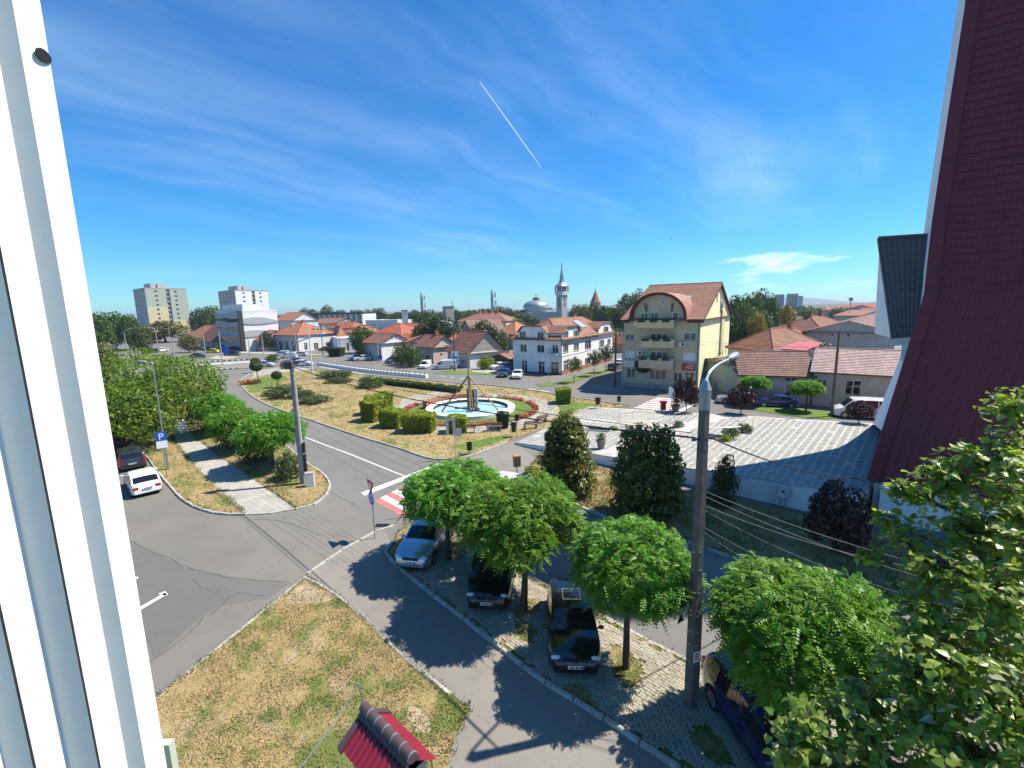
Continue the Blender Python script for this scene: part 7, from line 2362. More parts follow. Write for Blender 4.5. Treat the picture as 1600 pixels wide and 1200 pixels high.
lamp_post('thin pole before the orange roofed shop', 505, 556, 505, None, 0, 'dark', None, .14, 'dark')
lamp_post('thin pole beside the flat white building', 532, 553, 516, None, 0, 'dark', None, .10, 'dark')

# ------------------------------------------------------------------ signs and street furniture
def signpost(label, px, py, top=None, h=None):
    v = G(px, py); h = h or zat(top, v.x, v.y)
    t = thing('road_sign', label, 'road sign', (v.x, v.y, .05))
    b = MB(); b.tube([(0, 0, 0), (0, 0, h)], .03, 8); b.build('post', M['steel'], t)
    return t, h, v
def tri(b, c, d, r, th, mi=0, inv=True):
    b.disc(c, d, r, th, 3, mi)
t, h, v = signpost('red give way sign above a blue roundabout sign at the driveway corner', 586, 842, 752)
def plate_poly(n_, c, nrm, pts, th, mat, name, par):
    """flat plate: 2d points (right, up) around c, facing nrm"""
    nrm = Vector(nrm).normalized(); rt = Vector((0, 0, 1)).cross(nrm).normalized(); u = Vector((0, 0, 1))
    b = MB(); k = len(pts)
    F = [Vector(c) + rt * x + u * y + nrm * th / 2 for x, y in pts]; Bk = [p - nrm * th for p in F]
    b.add(F + Bk, [tuple(range(k)), tuple(range(2 * k - 1, k - 1, -1))] + [(i, k + i, k + (i + 1) % k, (i + 1) % k) for i in range(k)])
    return b.build(name, mat, par)
nrm = Vector((-.80, -.6, 0))
S_ = lambda r, k=0: [(r * cos(2 * pi * i / 3 - pi / 2 + k), r * sin(2 * pi * i / 3 - pi / 2 + k)) for i in range(3)]
Rd = lambda r, n=24: [(r * cos(2 * pi * i / n), r * sin(2 * pi * i / n)) for i in range(n)]
f = Vector(nrm).normalized()
pl = plate_poly(3, f * .05 + Vector((0, 0, h - .28)), nrm, S_(.56), .02, M['red_sign'], 'give_way_plate', t)
plate_poly(3, f * .062 + Vector((0, 0, h - .28)), nrm, S_(.27), .012, M['white'], 'white_field', pl)
pl = plate_poly(3, f * .05 + Vector((0, 0, h - .98)), nrm, Rd(.36), .02, M['blue_sign'], 'roundabout_plate', t)
for k in range(3):     # three white arrows in a ring
    a0 = 2 * pi * k / 3 + .4
    ring_o = [(.21 * cos(a0 + s), .21 * sin(a0 + s)) for s in np.linspace(0, 1.35, 7)]; ring_i = [(.14 * cos(a0 + s), .14 * sin(a0 + s)) for s in np.linspace(1.35, 0, 7)]
    tip = [(.26 * cos(a0 + 1.35), .26 * sin(a0 + 1.35)), (.175 * cos(a0 + 1.85), .175 * sin(a0 + 1.85)), (.09 * cos(a0 + 1.35), .09 * sin(a0 + 1.35))]
    plate_poly(3, f * .062 + Vector((0, 0, h - .98)), nrm, ring_o + tip + ring_i, .006, M['white'], 'arrow', pl)

t, h, v = signpost('blue parking sign with a white P over a white panel on the dry lawn', 261, 747, 676)
nrm = Vector((.62, -.78, 0)); f = nrm.normalized()
pl = plate_poly(4, f * .05 + Vector((0, 0, h - .32)), nrm, [(-.33, -.33), (.33, -.33), (.33, .33), (-.33, .33)], .02, M['blue_sign'], 'parking_plate', t)
rt = Vector((0, 0, 1)).cross(f)
text_mesh('P', .66, M['white'], pl, lambda a, z, d: rt * a + Vector((0, 0, z)) + f * (.062 - d), -.17, h - .55, 0, 'letter', .002)
plate_poly(4, f * .05 + Vector((0, 0, h - .95)), nrm, [(-.33, -.27), (.33, -.27), (.33, .27), (-.33, .27)], .02, M['white'], 'blank_panel', t)

t, h, v = signpost('grey backs of a tall sign and a small square sign in front of the hedge', 712, 718, 656)
nrm = Vector((.12, -1, 0)); f = nrm.normalized()
z0 = zat(678, v.x, v.y)
pl = plate_poly(4, Vector((-.25, 0, h - .55)), nrm, [(-.42, -.75), (-.2, -.75), (-.2, .42), (.1, .42), (.1, -.75), (.34, -.75), (.34, .62), (-.42, .62)], .03, M['sign_back'], 'tall_sign_back', t)
plate_poly(4, Vector((.28, -.04, h - 1.05)), nrm, [(-.3, -.36), (.3, -.36), (.3, .32), (-.3, .32)], .02, M['sign_back'], 'square_sign_back', t)
t, h, v = signpost('round brown sign back peeping out left of the first globe tree', 640, 808, 762)
plate_poly(4, Vector((0, 0, h - .35)), (.3, -1, 0), Rd(.34), .02, M['sign_back'], 'round_sign_back', t)
t, h, v = signpost('white pedestrian sign seen edge on at the far zebra crossing', 1048, 644, 606)
plate_poly(4, Vector((0, 0, h - .5)), (-.9, -.4, 0), [(-.4, -.8), (.4, -.8), (.4, .5), (-.4, .5)], .03, M['white'], 'sign_plate', t)
t, h, v = signpost('blue and white lane signs on the lamp post before the grey gabled house', 712, 580, 549)
pl = plate_poly(4, Vector((0, -.2, h - .9)), (0, -1, 0), [(-.7, -.8), (.7, -.8), (.7, .9), (-.7, .9)], .04, M['white'], 'upper_plate', t)
for pts in ([(-.45, -.5), (-.15, -.5), (-.15, .5), (-.45, .5)], [(-.15, -.5), (.6, -.5), (.6, -.2), (-.15, -.2)]): plate_poly(4, Vector((0, -.225, h - .9)), (0, -1, 0), pts, .012, M['blue_sign'], 'lane_symbol', pl)
pl = plate_poly(4, Vector((0, -.2, h - 2.3)), (0, -1, 0), [(-.7, -.3), (.7, -.3), (.7, .3), (-.7, .3)], .04, M['white'], 'lower_plate', t)
plate_poly(4, Vector((0, -.225, h - 2.18)), (0, -1, 0), [(-.5, -.08), (.5, -.08), (.5, .08), (-.5, .08)], .012, M['blue_sign'], 'lane_symbol', pl)
t, h, v = signpost('thin sign with a blue plate at the white gabled house lamp', 595, 568, 554)
plate_poly(4, Vector((0, -.2, h - .6)), (0, -1, 0), [(-.5, -.5), (.5, -.5), (.5, .4), (-.5, .4)], .04, M['blue_sign'], 'sign_plate', t)
t, h, v = signpost('bright blue bus stop sign on the roundabout', 355, 557, 547, 3.0)
plate_poly(4, Vector((0, -.2, h - .6)), (0, -1, 0), [(-.9, -1.6), (.9, -1.6), (.9, .5), (-.9, .5)], .06, M['blue_sign'], 'sign_plate', t)
t, h, v = signpost('narrow grey sign post before the glazed shop door of the white corner house', 858, 598, 573)
plate_poly(4, Vector((0, -.05, h - .5)), (.2, -1, 0), [(-.25, -.4), (.25, -.4), (.25, .45), (-.25, .45)], .04, M['sign_back'], 'sign_plate', t)

def bin_(label, px, py, h=1.15, w=.24, mat='black', two=True):
    v = G(px, py); t = thing('litter_bin', label, 'litter bin', (v.x, v.y, .07), R.uniform(0, 1), 'litter bins')
    b = MB()
    for s in ((-1, 1) if two else (0,)): b.tube([(s * w * 1.1, 0, 0), (s * w * 1.1, 0, h)], .025, 6)
    b.build('posts' if two else 'post', M['dark'], t)
    b = MB(); b.lathe([(w * .8, h * .35), (w, h * .92), (w * .92, h * .92), (w * .74, h * .4)], n=12); b.build('bucket', M[mat], t)
def tapered_bin(label, px, py): bin_(label, px, py, 1.1, .25, 'black', False)
tapered_bin('dark litter bin on the grass beside the grey sign backs', 734, 711)
bin_('black litter bin on two posts at the plaza corner by the path', 803, 684, 1.5, .26)
tapered_bin('dark litter bin at the right edge of the ring path', 808, 664)
bin_('black litter bin between two posts on the green by the lone hedge', 934, 639, 1.4, .3)
tapered_bin('dark litter bin standing at the far road edge before the crossing', 967, 633)
v = PZ(1036, 641); t = thing('litter_bin', 'bright red litter bin at the far zebra crossing', 'litter bin', v)
b = MB(); b.box(-.26, -.22, .05, .26, .22, .85); b.build('bucket', M['red_sign'], t)
b = MB(); b.box(-.34, -.3, .85, .34, .3, 1.1); b.build('hood', M['red_sign'], t)
v = G(808, 746); t = thing('post_box', 'orange post box on a short pole beside the path', 'post box', (v.x, v.y, .03), .3)
b = MB(); b.tube([(0, 0, 0), (0, 0, .9)], .035, 8); b.build('post', M['dark'], t)
b = MB(); b.box(-.25, -.16, .8, .25, .16, 1.55); b.build('housing', M['ochre'], t)
b = MB(); b.tube([(-.25, 0, 1.55), (.25, 0, 1.55)], .16, 14); b.build('rounded_top', M['ochre'], t)
for x in (-.12, .13):
    b = MB(); b.box(x - .06, -.175, .9, x + .06, -.161, 1.5); b.build('door', M['rust'], t)
v = G(1222, 794); t = thing('meter_cabinet', 'small grey meter cabinet on two legs against the white retaining wall', 'cabinet', (v.x, v.y + .0, .05), atan2(NR.y - NL.y, NR.x - NL.x))
for x in (-.15, .15):
    b = MB(); b.box(x - .04, -.04, 0, x + .04, .04, .62); b.build('leg', M['concrete'], t)
b = MB(); b.box(-.33, -.14, .6, .33, .14, 1.3); b.build('housing', M['sign_back'], t)
b = MB(); b.box(-.28, -.155, .66, .28, -.141, 1.24); d_ = b.build('door', M['white_steel'], t)
b = MB(); b.box(-.08, -.16, .98, .1, -.156, 1.1); b.build('dial', M['black'], d_)
def planter(label, p, s=1.0):
    t = thing('planter', label, 'planter', p, 0, 'round plaza planters'); t.scale = (s, s, s)
    b = MB(); b.lathe([(.24, 0), (.36, .62), (.42, .66), (.42, .74), (.34, .74)], n=14); b.build('pot', M['terracotta'], t, 40)
    g = np.random.default_rng(int(p.x * 10) % 97)
    q = g.normal(0, 1, (260, 3)) * np.array([.2, .2, .22]) + np.array([0, 0, 1.0]); q[:, 2] = np.maximum(q[:, 2], .76)
    V_, F_, A_ = leaf_quads(g, q, None, .14, .5); link('plant', np_mesh('plant', V_, F_, M['l_bush'], A_), t)
    b = MB(); b.tube([(0, 0, .7), (.03, 0, 1.5)], .015, 5); b.build('stem', M['bark'], t)
planter('round planter on the plaza between the thujas', PZ(939, 701))
planter('round planter standing at the far zebra crossing', PZ(1055, 645), 1.15)

# benches round the fountain and along the hedge
def bench_proto():
    t = thing('park_bench', 'park bench', 'bench')
    for k in range(3):
        b = MB(); b.box(-.85, -.2 + .14 * k, .42, .85, -.09 + .14 * k, .46); b.build('slat', M['wood'], t)
    for k in range(2):
        b = MB(); b.obox((-.85, .24 + .03 * k, .58 + .16 * k), (1.7, 0, 0), (0, .035, 0), (0, .03, .12)); b.build('backrest_slat', M['wood'], t)
    for x in (-.65, .65):
        b = MB(); b.box(x - .04, -.2, 0, x + .04, .22, .42); b.obox((x - .04, .2, .4), (.08, 0, 0), (0, .05, 0), (0, .06, .5)); b.build('leg', M['concrete'], t)
    return t
bp = bench_proto(); first = True
BG = 'benches of the park'
A_, C_ = G(580, 601), G(712, 617)
dirn = atan2(C_.y - A_.y, C_.x - A_.x)
for lb, px, py, rz in (('bench before the long hedge, nearest its left end', 592, 600, dirn), ('bench before the long hedge, second from its left end', 620, 603.5, dirn), ('bench before the long hedge, third from its left end', 643, 606, dirn),
                       ('bench before the long hedge, fourth from its left end', 668, 609, dirn), ('bench before the long hedge, fifth from its left end', 690, 611.5, dirn), ('bench before the long hedge, at its right end', 709, 614, dirn),
                       ('bench on the ring path beside the dark shrub', 772, 674, pi), ('bench on the ring path at the right end by the bin', 829, 671, pi + .4), ('bench on the ring path right of the small hedge block', 731, 677, pi), ('bench on the ring path behind the small near hedge at the left', 607, 634, -pi / 2), ('bench on the ring path at the right bend', 845, 662, pi + .7)):
    v = G(px, py)
    if first: o = bp; first = False
    else: o = copy_tree(bp)
    o.location = (v.x, v.y, .1); o.rotation_euler = (0, 0, rz); o['label'] = lb; o['group'] = BG

# white guard rail of the far road
def guard_rail():
    pts = [G(496, 570), G(530, 575.2), G(562, 580), G(600, 584.3), G(640, 588), G(668, 590.6)]
    pts = [Vector((p[0], p[1], 0)) for p in spline([tuple(p.xy) for p in pts], 1.0)]
    t = thing('road_barrier', 'long row of low white barrier blocks with dark posts in the far road', 'barrier', pts[0])
    k = 0
    for a, c in zip(pts, pts[1:]):
        a, c = a - pts[0], c - pts[0]
        d = (c - a); u = d.normalized(); n = Vector((-u.y, u.x, 0)) * .05
        b = MB(); b.obox(a - n, u * .09, n * 2, Vector((0, 0, .95))); b.build('post', M['dark'], t)
        b = MB()
        b.obox(a + u * .16 - n * 6, d - u * .26, n * 12, Vector((0, 0, .62)))  # block widened so that its top catches the sun
        b.build('panel', M['white'], t)
        k += 1
guard_rail()

# ------------------------------------------------------------------ fountain
def fountain():
    t = thing('fountain', 'round fountain basin with pale blue water and a broad white rim', 'fountain', (FC.x, FC.y, .08))
    b = MB()
    n = 64
    b.lathe([(5.35, 0), (5.35, .38), (5.28, .42), (4.55, .42), (4.5, .38), (4.5, -.1)], n=n)
    b.f = [f_ for f_ in b.f if len(f_) == 4]; b.m = [0] * len(b.f)
    b.build('rim', M['white_wall'], t, 40)
    b = MB(); b.lathe([(4.495, -.2), (4.495, .36)], n=n); b.f = [f_ for f_ in b.f if len(f_) == 4]; b.m = [0] * len(b.f); b.build('inner_wall', M['dark'], t)
    b = MB(); b.poly([(4.49 * cos(2 * pi * k / n), 4.49 * sin(2 * pi * k / n), .03) for k in range(n)]); b.build('water', M['water'], t)
    for k in range(7):
        a = pi * (-.45 + .12 * k); b = MB(); b.box(-.25, -.18, 0, .25, .18, .1 + .05 * (k % 3)); o = b.build('stone', M['rust'] if k % 2 else M['dark'], t); o.location = (1.3 * cos(a) - .4, 1.3 * sin(a) * .9 - .3, .0); o.rotation_euler = (0, 0, k)
    b = MB()
    for k in range(5):
        a = radians(95 + 32 * k); pass
    return t
fountain()
t = thing('fountain_wall', 'curved brick bench wall at the left rim of the fountain', 'wall', (FC.x, FC.y, .08))
for k in range(14):
    a0, a1 = radians(100 + 5.2 * k), radians(104.8 + 5.2 * k)
    b = MB(); b.prism([(5.45 * cos(a0), 5.45 * sin(a0)), (5.95 * cos(a0), 5.95 * sin(a0)), (5.95 * cos(a1), 5.95 * sin(a1)), (5.45 * cos(a1), 5.45 * sin(a1))], 0, .95 + .03 * (k % 2)); b.build('brick_block', M['brick_base'], t)
v = Vector((FC.x + .1, FC.y + 1.0, .1))
t = thing('fountain_pillar', 'squat rough concrete pillar in the middle of the fountain', 'pillar', v)
for dx, w, h, m_ in ((-.42, .3, 2.35, 'dark'), (.05, .5, 2.25, 'rust'), (.55, .3, 2.4, 'concrete')):
    b = MB(); b.box(dx - w / 2, -.35, -.1, dx + w / 2, .35, h); b.build('slab', M[m_], t)
# tall mast on three raking legs over the fountain
v = Vector((FC.x - .05, FC.y - .6, .08))
zt, za = zat(533, v.x, v.y), zat(588, v.x, v.y)
t = thing('fountain_mast', 'tall thin mast on raking metal legs standing over the fountain', 'mast', v)
b = MB(); b.tube([(0, 0, 0), (0, 0, za), (0, 0, zt)], [.13, .10, .06], 8); b.build('mast', M['ochre'], t)
b = MB(); b.tube([(.32, .3, 0), (.05, .05, za)], .1, 6); b.build('leg', M['ochre'], t)
for px, py, m_ in ((690, 643, 'rust'), (779, 641, 'ochre')):
    g_ = G(px, py, .1) - v; b = MB(); b.tube([Vector((g_.x, g_.y, 0)), Vector((0, 0, za))], .09, 6); b.build('leg', M[m_], t)
b = MB(); b.tube([(0, 3.2, 0), (0, 0, za)], .08, 6); b.build('leg', M['rust'], t)
for k, z in enumerate((zt - .8, zt - 2.2)):
    b = MB(); b.box(-.5, -.03, z, .5, .03, z + .06); b.build('spreader', M['ochre'], t)

# ------------------------------------------------------------------ plum roofed building
KA = Vector((.774, -.633, 0)); KB = Vector((.633, .774, 0))
K0 = G(1356, 749, 2.1)
def kp(px, py, s): return onplane(px, py, K0 + KB * s, KB)
def big_roof():
    t = thing('church', 'tall building with a steep plum red tiled roof sweeping down at the right edge', 'church', (K0.x, K0.y, 0))
    o = Vector((K0.x, K0.y, 0))
    prof = [(1356, 749, 0.0), (1379, 674, .3), (1402, 602, .6), (1424, 530, .9), (1446, 458, 1.2), (1452, 400, 1.5), (1459, 340, 1.8), (1483, 180, 2.4), (1511, 0, 3.0)]
    E_ = [kp(*p) for p in prof]
    ka0 = (E_[-1] - o).dot(KA)
    for s_, z_ in ((4.2, 28.0), (5.4, 36.0), (6.6, 44.0)):
        E_.append(o + KA * ka0 + KB * s_ + Vector((0, 0, z_)))
    Wd = 9.6
    edge = [p - o for p in E_]
    R_ = [kp(*q) - o for q in ((1364, 662, 24), (1377, 632, 21), (1390, 600, 18.5), (1402, 570, 16.5), (1414, 535, 15), (1430, 450, 14), (1443, 365, 13), (1470, 180, 12), (1497, 0, 11))]
    kr = R_[-1].dot(KA)
    for s_, z_ in ((9.9, 28.0), (8.4, 36.0), (6.8, 44.0)): R_.append(KA * kr + KB * s_ + Vector((0, 0, z_)))
    b = MB(); rs = MB()
    for i in range(1, len(edge)):
        if i > 1 or True:
            if i == 1: b.poly([edge[1], R_[1], R_[0]])
            else: b.quad(edge[i - 1], edge[i], R_[i], R_[i - 1])
        rs.quad(R_[i - 1], R_[i], R_[i] + KA * Wd, R_[i - 1] + KA * Wd)
        rs.quad(edge[i - 1] + KA * Wd, edge[i] + KA * Wd, R_[i] + KA * Wd, R_[i - 1] + KA * Wd)
    b.build('gable_wall', M['clean_white'], t)
    rs.build('rear_slope', M['t_plum'], t)
    # base wall under the eaves, white
    q = MB(); e0 = edge[0] + KB * .55 + KA * .3; q.obox(Vector((e0.x, e0.y, 0)), KA * (Wd - .3), KB * .3, Vector((0, 0, e0.z + .1))); q.build('base_wall', M['clean_white'], t)
    q = MB(); e0 = edge[0] + KB * .0; 
    q.obox(Vector((e0.x, e0.y, 0)) + KA * .6 - KB * .2, KA * 2.6, KB * .8, Vector((0, 0, e0.z - .05))); q.build('buttress', M['clean_white'], t)
    # roofing: under-sheet plus individual tiles in courses
    us = MB()
    for i in range(len(edge) - 1):
        us.quad(edge[i], edge[i] + KA * Wd, edge[i + 1] + KA * Wd, edge[i + 1])
    rf = us.build('roof', M['t_plum'], t)
    # courses by arc length
    seg = []
    for i in range(len(edge) - 1):
        L_ = (edge[i + 1] - edge[i]).length; n = max(1, round(L_ / .42))
        for k in range(n): seg.append((edge[i].lerp(edge[i + 1], k / n), edge[i].lerp(edge[i + 1], (k + 1) / n), (edge[i + 1] - edge[i]).normalized()))
    tiles = []
    tw = .40
    for ci, (a, c, dr) in enumerate(seg):
        nrm_ = KA.cross(dr).normalized()
        if nrm_.dot(-KB) < 0: nrm_ = -nrm_
        for j in range(int((Wd - .9) / tw)):
            x = .55 + tw * j
            mid = a + KA * (x + tw / 2) + o
            tiles.append(((mid).length if seen(mid.x, mid.y, mid.z) else 1e3, a + KA * x, c + KA * x, nrm_))
    tiles.sort(key=lambda s: s[0])
    rest = MB(); cnt = 0
    for dd, a, c, nr_ in tiles:
        a2, c2 = a + KA * tw * .97, c + KA * tw * .97
        mid_a, mid_c = (a + a2) / 2 + nr_ * .035, (c + c2) / 2 + nr_ * .012
        vs = [a + nr_ * .05, mid_a + nr_ * .03, a2 + nr_ * .05, c2 + nr_ * .012, mid_c + nr_ * .012, c + nr_ * .012, a + nr_ * .004, a2 + nr_ * .004]
        fs = [(0, 1, 4, 5), (1, 2, 3, 4), (6, 7, 2, 1, 0), (6, 0, 5), (7, 3, 2)]
        if cnt < 290 and dd < 900:
            q = MB(); q.add([v_ - a for v_ in vs], fs); ob = q.build('tile', M['t_plum'], rf); ob.location = a; cnt += 1
        else: rest.add(vs, fs)
    stuff(rest.build('tiles', M['t_plum'], rf))
    # verge boards up the flared edge, in lengths
    for i in range(len(edge) - 1):
        a, c = edge[i], edge[i + 1]
        q = MB(); dr = (c - a).normalized(); nr_ = KA.cross(dr).normalized()
        if nr_.dot(-KB) < 0: nr_ = -nr_
        q.obox(a - KA * .05 - nr_ * .25, KA * .55, c - a, nr_ * .36); q.build('verge_board', M['t_plum'], rf)
    # gutter line and the small dark gap at the bottom
    q = MB(); q.tube([edge[0] - KB * .12, edge[0] - KB * .12 + KA * Wd], .07, 8); q.build('gutter', M['dark'], rf)
    # dormer wing with charcoal tiles
    dt, dtr, dr_, dl, drr = kp(1375, 373, 6.2) - o, kp(1456, 368, 6.2) - o, kp(1397, 529, 3.2) - o, kp(1366, 521, 7.0) - o, kp(1437, 526, 3.2) - o
    wg = MB(); wg.poly([dt, dl, dr_]); wg.quad(dl, dr_, dr_ + KA * 3.0 + KB * .3, dl + KA * 3.0); wg.quad(dr_ - Vector((0, 0, .0)), drr, drr - Vector((0, 0, .45)) + KB * .3, dr_ - Vector((0, 0, .45)) + KB * .3)
    wg.quad(dt, dl, dl + KA * 3, dtr); wl_ = wg.build('dormer_wing', M['clean_white'], t)
    un = MB(); un.quad(dr_, drr, dtr, dt); un.build('dormer_roof', M['t_char'], wl_)
    nrm_ = (drr - dr_).cross(dt - dr_).normalized()
    if nrm_.dot(-KB) < 0: nrm_ = -nrm_
    nc, nr2 = 8, 11
    for j in range(nr2):
        for i in range(nc):
            u0, u1 = i / nc, (i + .96) / nc; v0, v1 = j / nr2, (j + 1) / nr2
            pt_ = lambda u, v_: dr_.lerp(drr, u).lerp(dt.lerp(dtr, u), v_)
            a, b_, c, d_ = pt_(u0, v0), pt_(u1, v0), pt_(u1, v1), pt_(u0, v1)
            m1, m2 = (a + b_) / 2 + nrm_ * .11, (c + d_) / 2 + nrm_ * .06
            q = MB(); vs = [a + nrm_ * .05, m1, b_ + nrm_ * .05, c + nrm_ * .015, m2, d_ + nrm_ * .015, a + nrm_ * .003, b_ + nrm_ * .003]
            q.add([x - a for x in vs], [(0, 1, 4, 5), (1, 2, 3, 4), (6, 7, 2, 1, 0)]); ob = q.build('tile', M['t_char'], wl_); ob.location = a
    q = MB(); q.tube([dt + nrm_ * .1 - KA * .1, dtr + nrm_ * .1], .1, 8); q.build('ridge', M['t_char'], wl_)
    q = MB(); q.tube([dt - KA * .08, dr_ - KA * .08], .08, 6); q.build('verge', M['t_char'], wl_)
    q = MB(); s0 = dr_ + KA * .4 + KB * .3; q.obox(Vector((s0.x, s0.y, s0.z - 1.3)), KA * 1.4, KB * .8, Vector((0, 0, 1.0))); q.build('corbel', M['clean_white'], wl_)
    return t
big_roof()

# ------------------------------------------------------------------ small gabled roof below the window
def little_roof():
    z = 6.9
    r0, r1 = G(569, 1109, z), G(645, 1189, z)
    ax_ = (r1 - r0).normalized(); Ln = (r1 - r0).length
    sd = Vector((ax_.y, -ax_.x, 0))
    if sd.x > 0: sd = -sd       # towards the left eave
    dz = .34
    wl_, wr_, dz = .37, .33, .26
    t = thing('small_roof', 'little gabled wine red ribbed metal roof with brown ridge caps below the window', 'roof', r0)
    V3 = lambda s, w, z_: ax_ * s + sd * w + Vector((0, 0, z_))
    for side, w in ((1, wl_), (-1, wr_)):
        n = 11; b = MB()
        for k in range(n * 4):
            s0, s1 = Ln * k / (n * 4), Ln * (k + 1) / (n * 4)
            hh = lambda q: .018 if (q % 4) in (1, 2) else 0
            a, c = V3(s0, 0, hh(k)), V3(s1, 0, hh(k + 1)); d, e = V3(s1, side * w, -dz + hh(k + 1)), V3(s0, side * w, -dz + hh(k))
            b.quad(a, c, d, e) if side > 0 else b.quad(c, a, e, d)
        b.build('roof_sheet', M['wine_metal'], t)
        q = MB(); q.obox(V3(-.01, 0, -.05), V3(.085, 0, 0), V3(0, side * (w + .015), -dz), Vector((0, 0, .07))) ; q.build('barge_flashing', M['brown_metal'], t)
        q = MB(); q.obox(V3(0, side * .01, .0) + Vector((0, 0, .012)), V3(Ln, 0, 0), V3(0, side * .085, -dz * .11 / w), Vector((0, 0, .05))); q.build('ridge_flashing', M['brown_metal'], t)
        for k in range(12):
            q = MB(); q.box(-.014, -.014, -.01, .014, .014, .014); o_ = q.build('foam_closer', M['black'], t); o_.location = V3(Ln * (k + .5) / 12, side * .105, -dz * .105 / w + .014)
    n = 6
    for k in range(n):
        b = MB(); b.tube([V3(Ln * k / n - .01, 0, .04), V3(Ln * (k + 1) / n + .012, 0, .045)], [.068, .061], 14); cp = b.build('ridge_cap', M['brown_metal'], t, 50)
        b = MB(); b.tube([V3(Ln * (k + 1) / n - .01, 0, .045), V3(Ln * (k + 1) / n + .004, 0, .045)], .0705, 14); b.build('collar', M['zinc'], cp, 50)
    # plastered pier and frame beneath
    b = MB(); p = [V3(.12, wl_ * .72, -dz), V3(Ln - .1, wl_ * .72, -dz), V3(Ln - .1, -wr_ * .72, -dz), V3(.12, -wr_ * .72, -dz)]
    bz = [Vector((x.x, x.y, -z)) for x in p]
    for i in range(4): b.quad(p[i], p[(i + 1) % 4], bz[(i + 1) % 4], bz[i])
    b.poly([V3(.13, wl_ * .72, -dz), V3(.13, 0, -.06), V3(.13, -wr_ * .72, -dz)])
    b.build('pier', M['beige_wall'], t)
    b = MB(); b.tube([V3(Ln, -wr_ * .8, -dz * .85), V3(Ln + .35, -wr_ * .35, -dz - .7)], .018, 6); b.build('strut', M['ochre'], t)
    tip = onplane(560, 1068, r0, Vector((0, 1, 0))) - r0
    b = MB(); b.tube([V3(0, 0, .06), tip], [.014, .009], 6); b.build('rod', M['steel'], t)
    e = G(440, 1235, 6.2)
    wire('pale guy wire from the rod of the little wine red roof', [r0 + tip, e], .006, .06, 'white_steel', None)
little_roof()

# ------------------------------------------------------------------ open window sash and frame at the left
def window_frame():
    Yd = .62
    def ratio(px): d = ray(px, 1200); return d.x / d.y
    edges = [(261, 'w'), (228, 'g'), (200, 'w'), (158, 'd'), (154, 'g'), (108, 'w'), (57, 'd'), (52, 'g'), (8, 'w'), (-60, 'e')]
    t = thing('window_frame', 'white plastic window frame of the open window along the left edge', 'window frame', (0, 0, CAM_H))
    x = ratio(261) * Yd
    y = Yd
    z0, z1 = -1.6, 1.6
    cur = Vector((x, y, 0))
    names = {'w': ('jamb_face', 'pvc'), 'g': ('rebate', 'pvc'), 'd': ('gasket', 'gasket')}
    for (pa, ka), (pb, kb) in zip(edges, edges[1:]):
        rb = ratio(pb)
        if ka in 'w':        # face looking to the right, running towards the room
            nx = cur.x - .006; ny = nx / rb
        elif ka == 'd':
            nx = cur.x - .004; ny = nx / rb
        else:                # step back, facing the room
            ny = cur.y - .006; nx = rb * ny
        nxt = Vector((nx, ny, 0))
        b = MB()
        thick = Vector((-.02, .004, 0)) if ka in 'w' else Vector((-.004, .02, 0))
        P_ = [cur, nxt, nxt + thick, cur + thick]
        b.prism([(p.x, p.y) for p in P_], z0, z1, bottom=True)
        b.build(names[ka][0], M[names[ka][1]], t)
        cur = nxt
    # drainage cap and the green sealing strip at the outer edge
    p = onplane(68, 87, Vector((x + .0006, 0, CAM_H)), Vector((1, 0, 0))) - Vector((0, 0, CAM_H))
    b = MB(); b.disc(p, (1, 0, 0), .0075, .0016, 18); b.v = [(u, p.y + (w_ - p.y) * 1.25, q_) for u, w_, q_ in b.v]; b.build('drain_cap', M['black'], t)
    q = D(264, 1190, Yd + .01) - Vector((0, 0, CAM_H))
    b = MB(); b.box(q.x - .02, q.y, -1.6, q.x + .004, q.y + .012, q.z + .03); b.build('sealing_strip', M['sage_wall'], t)
window_frame()

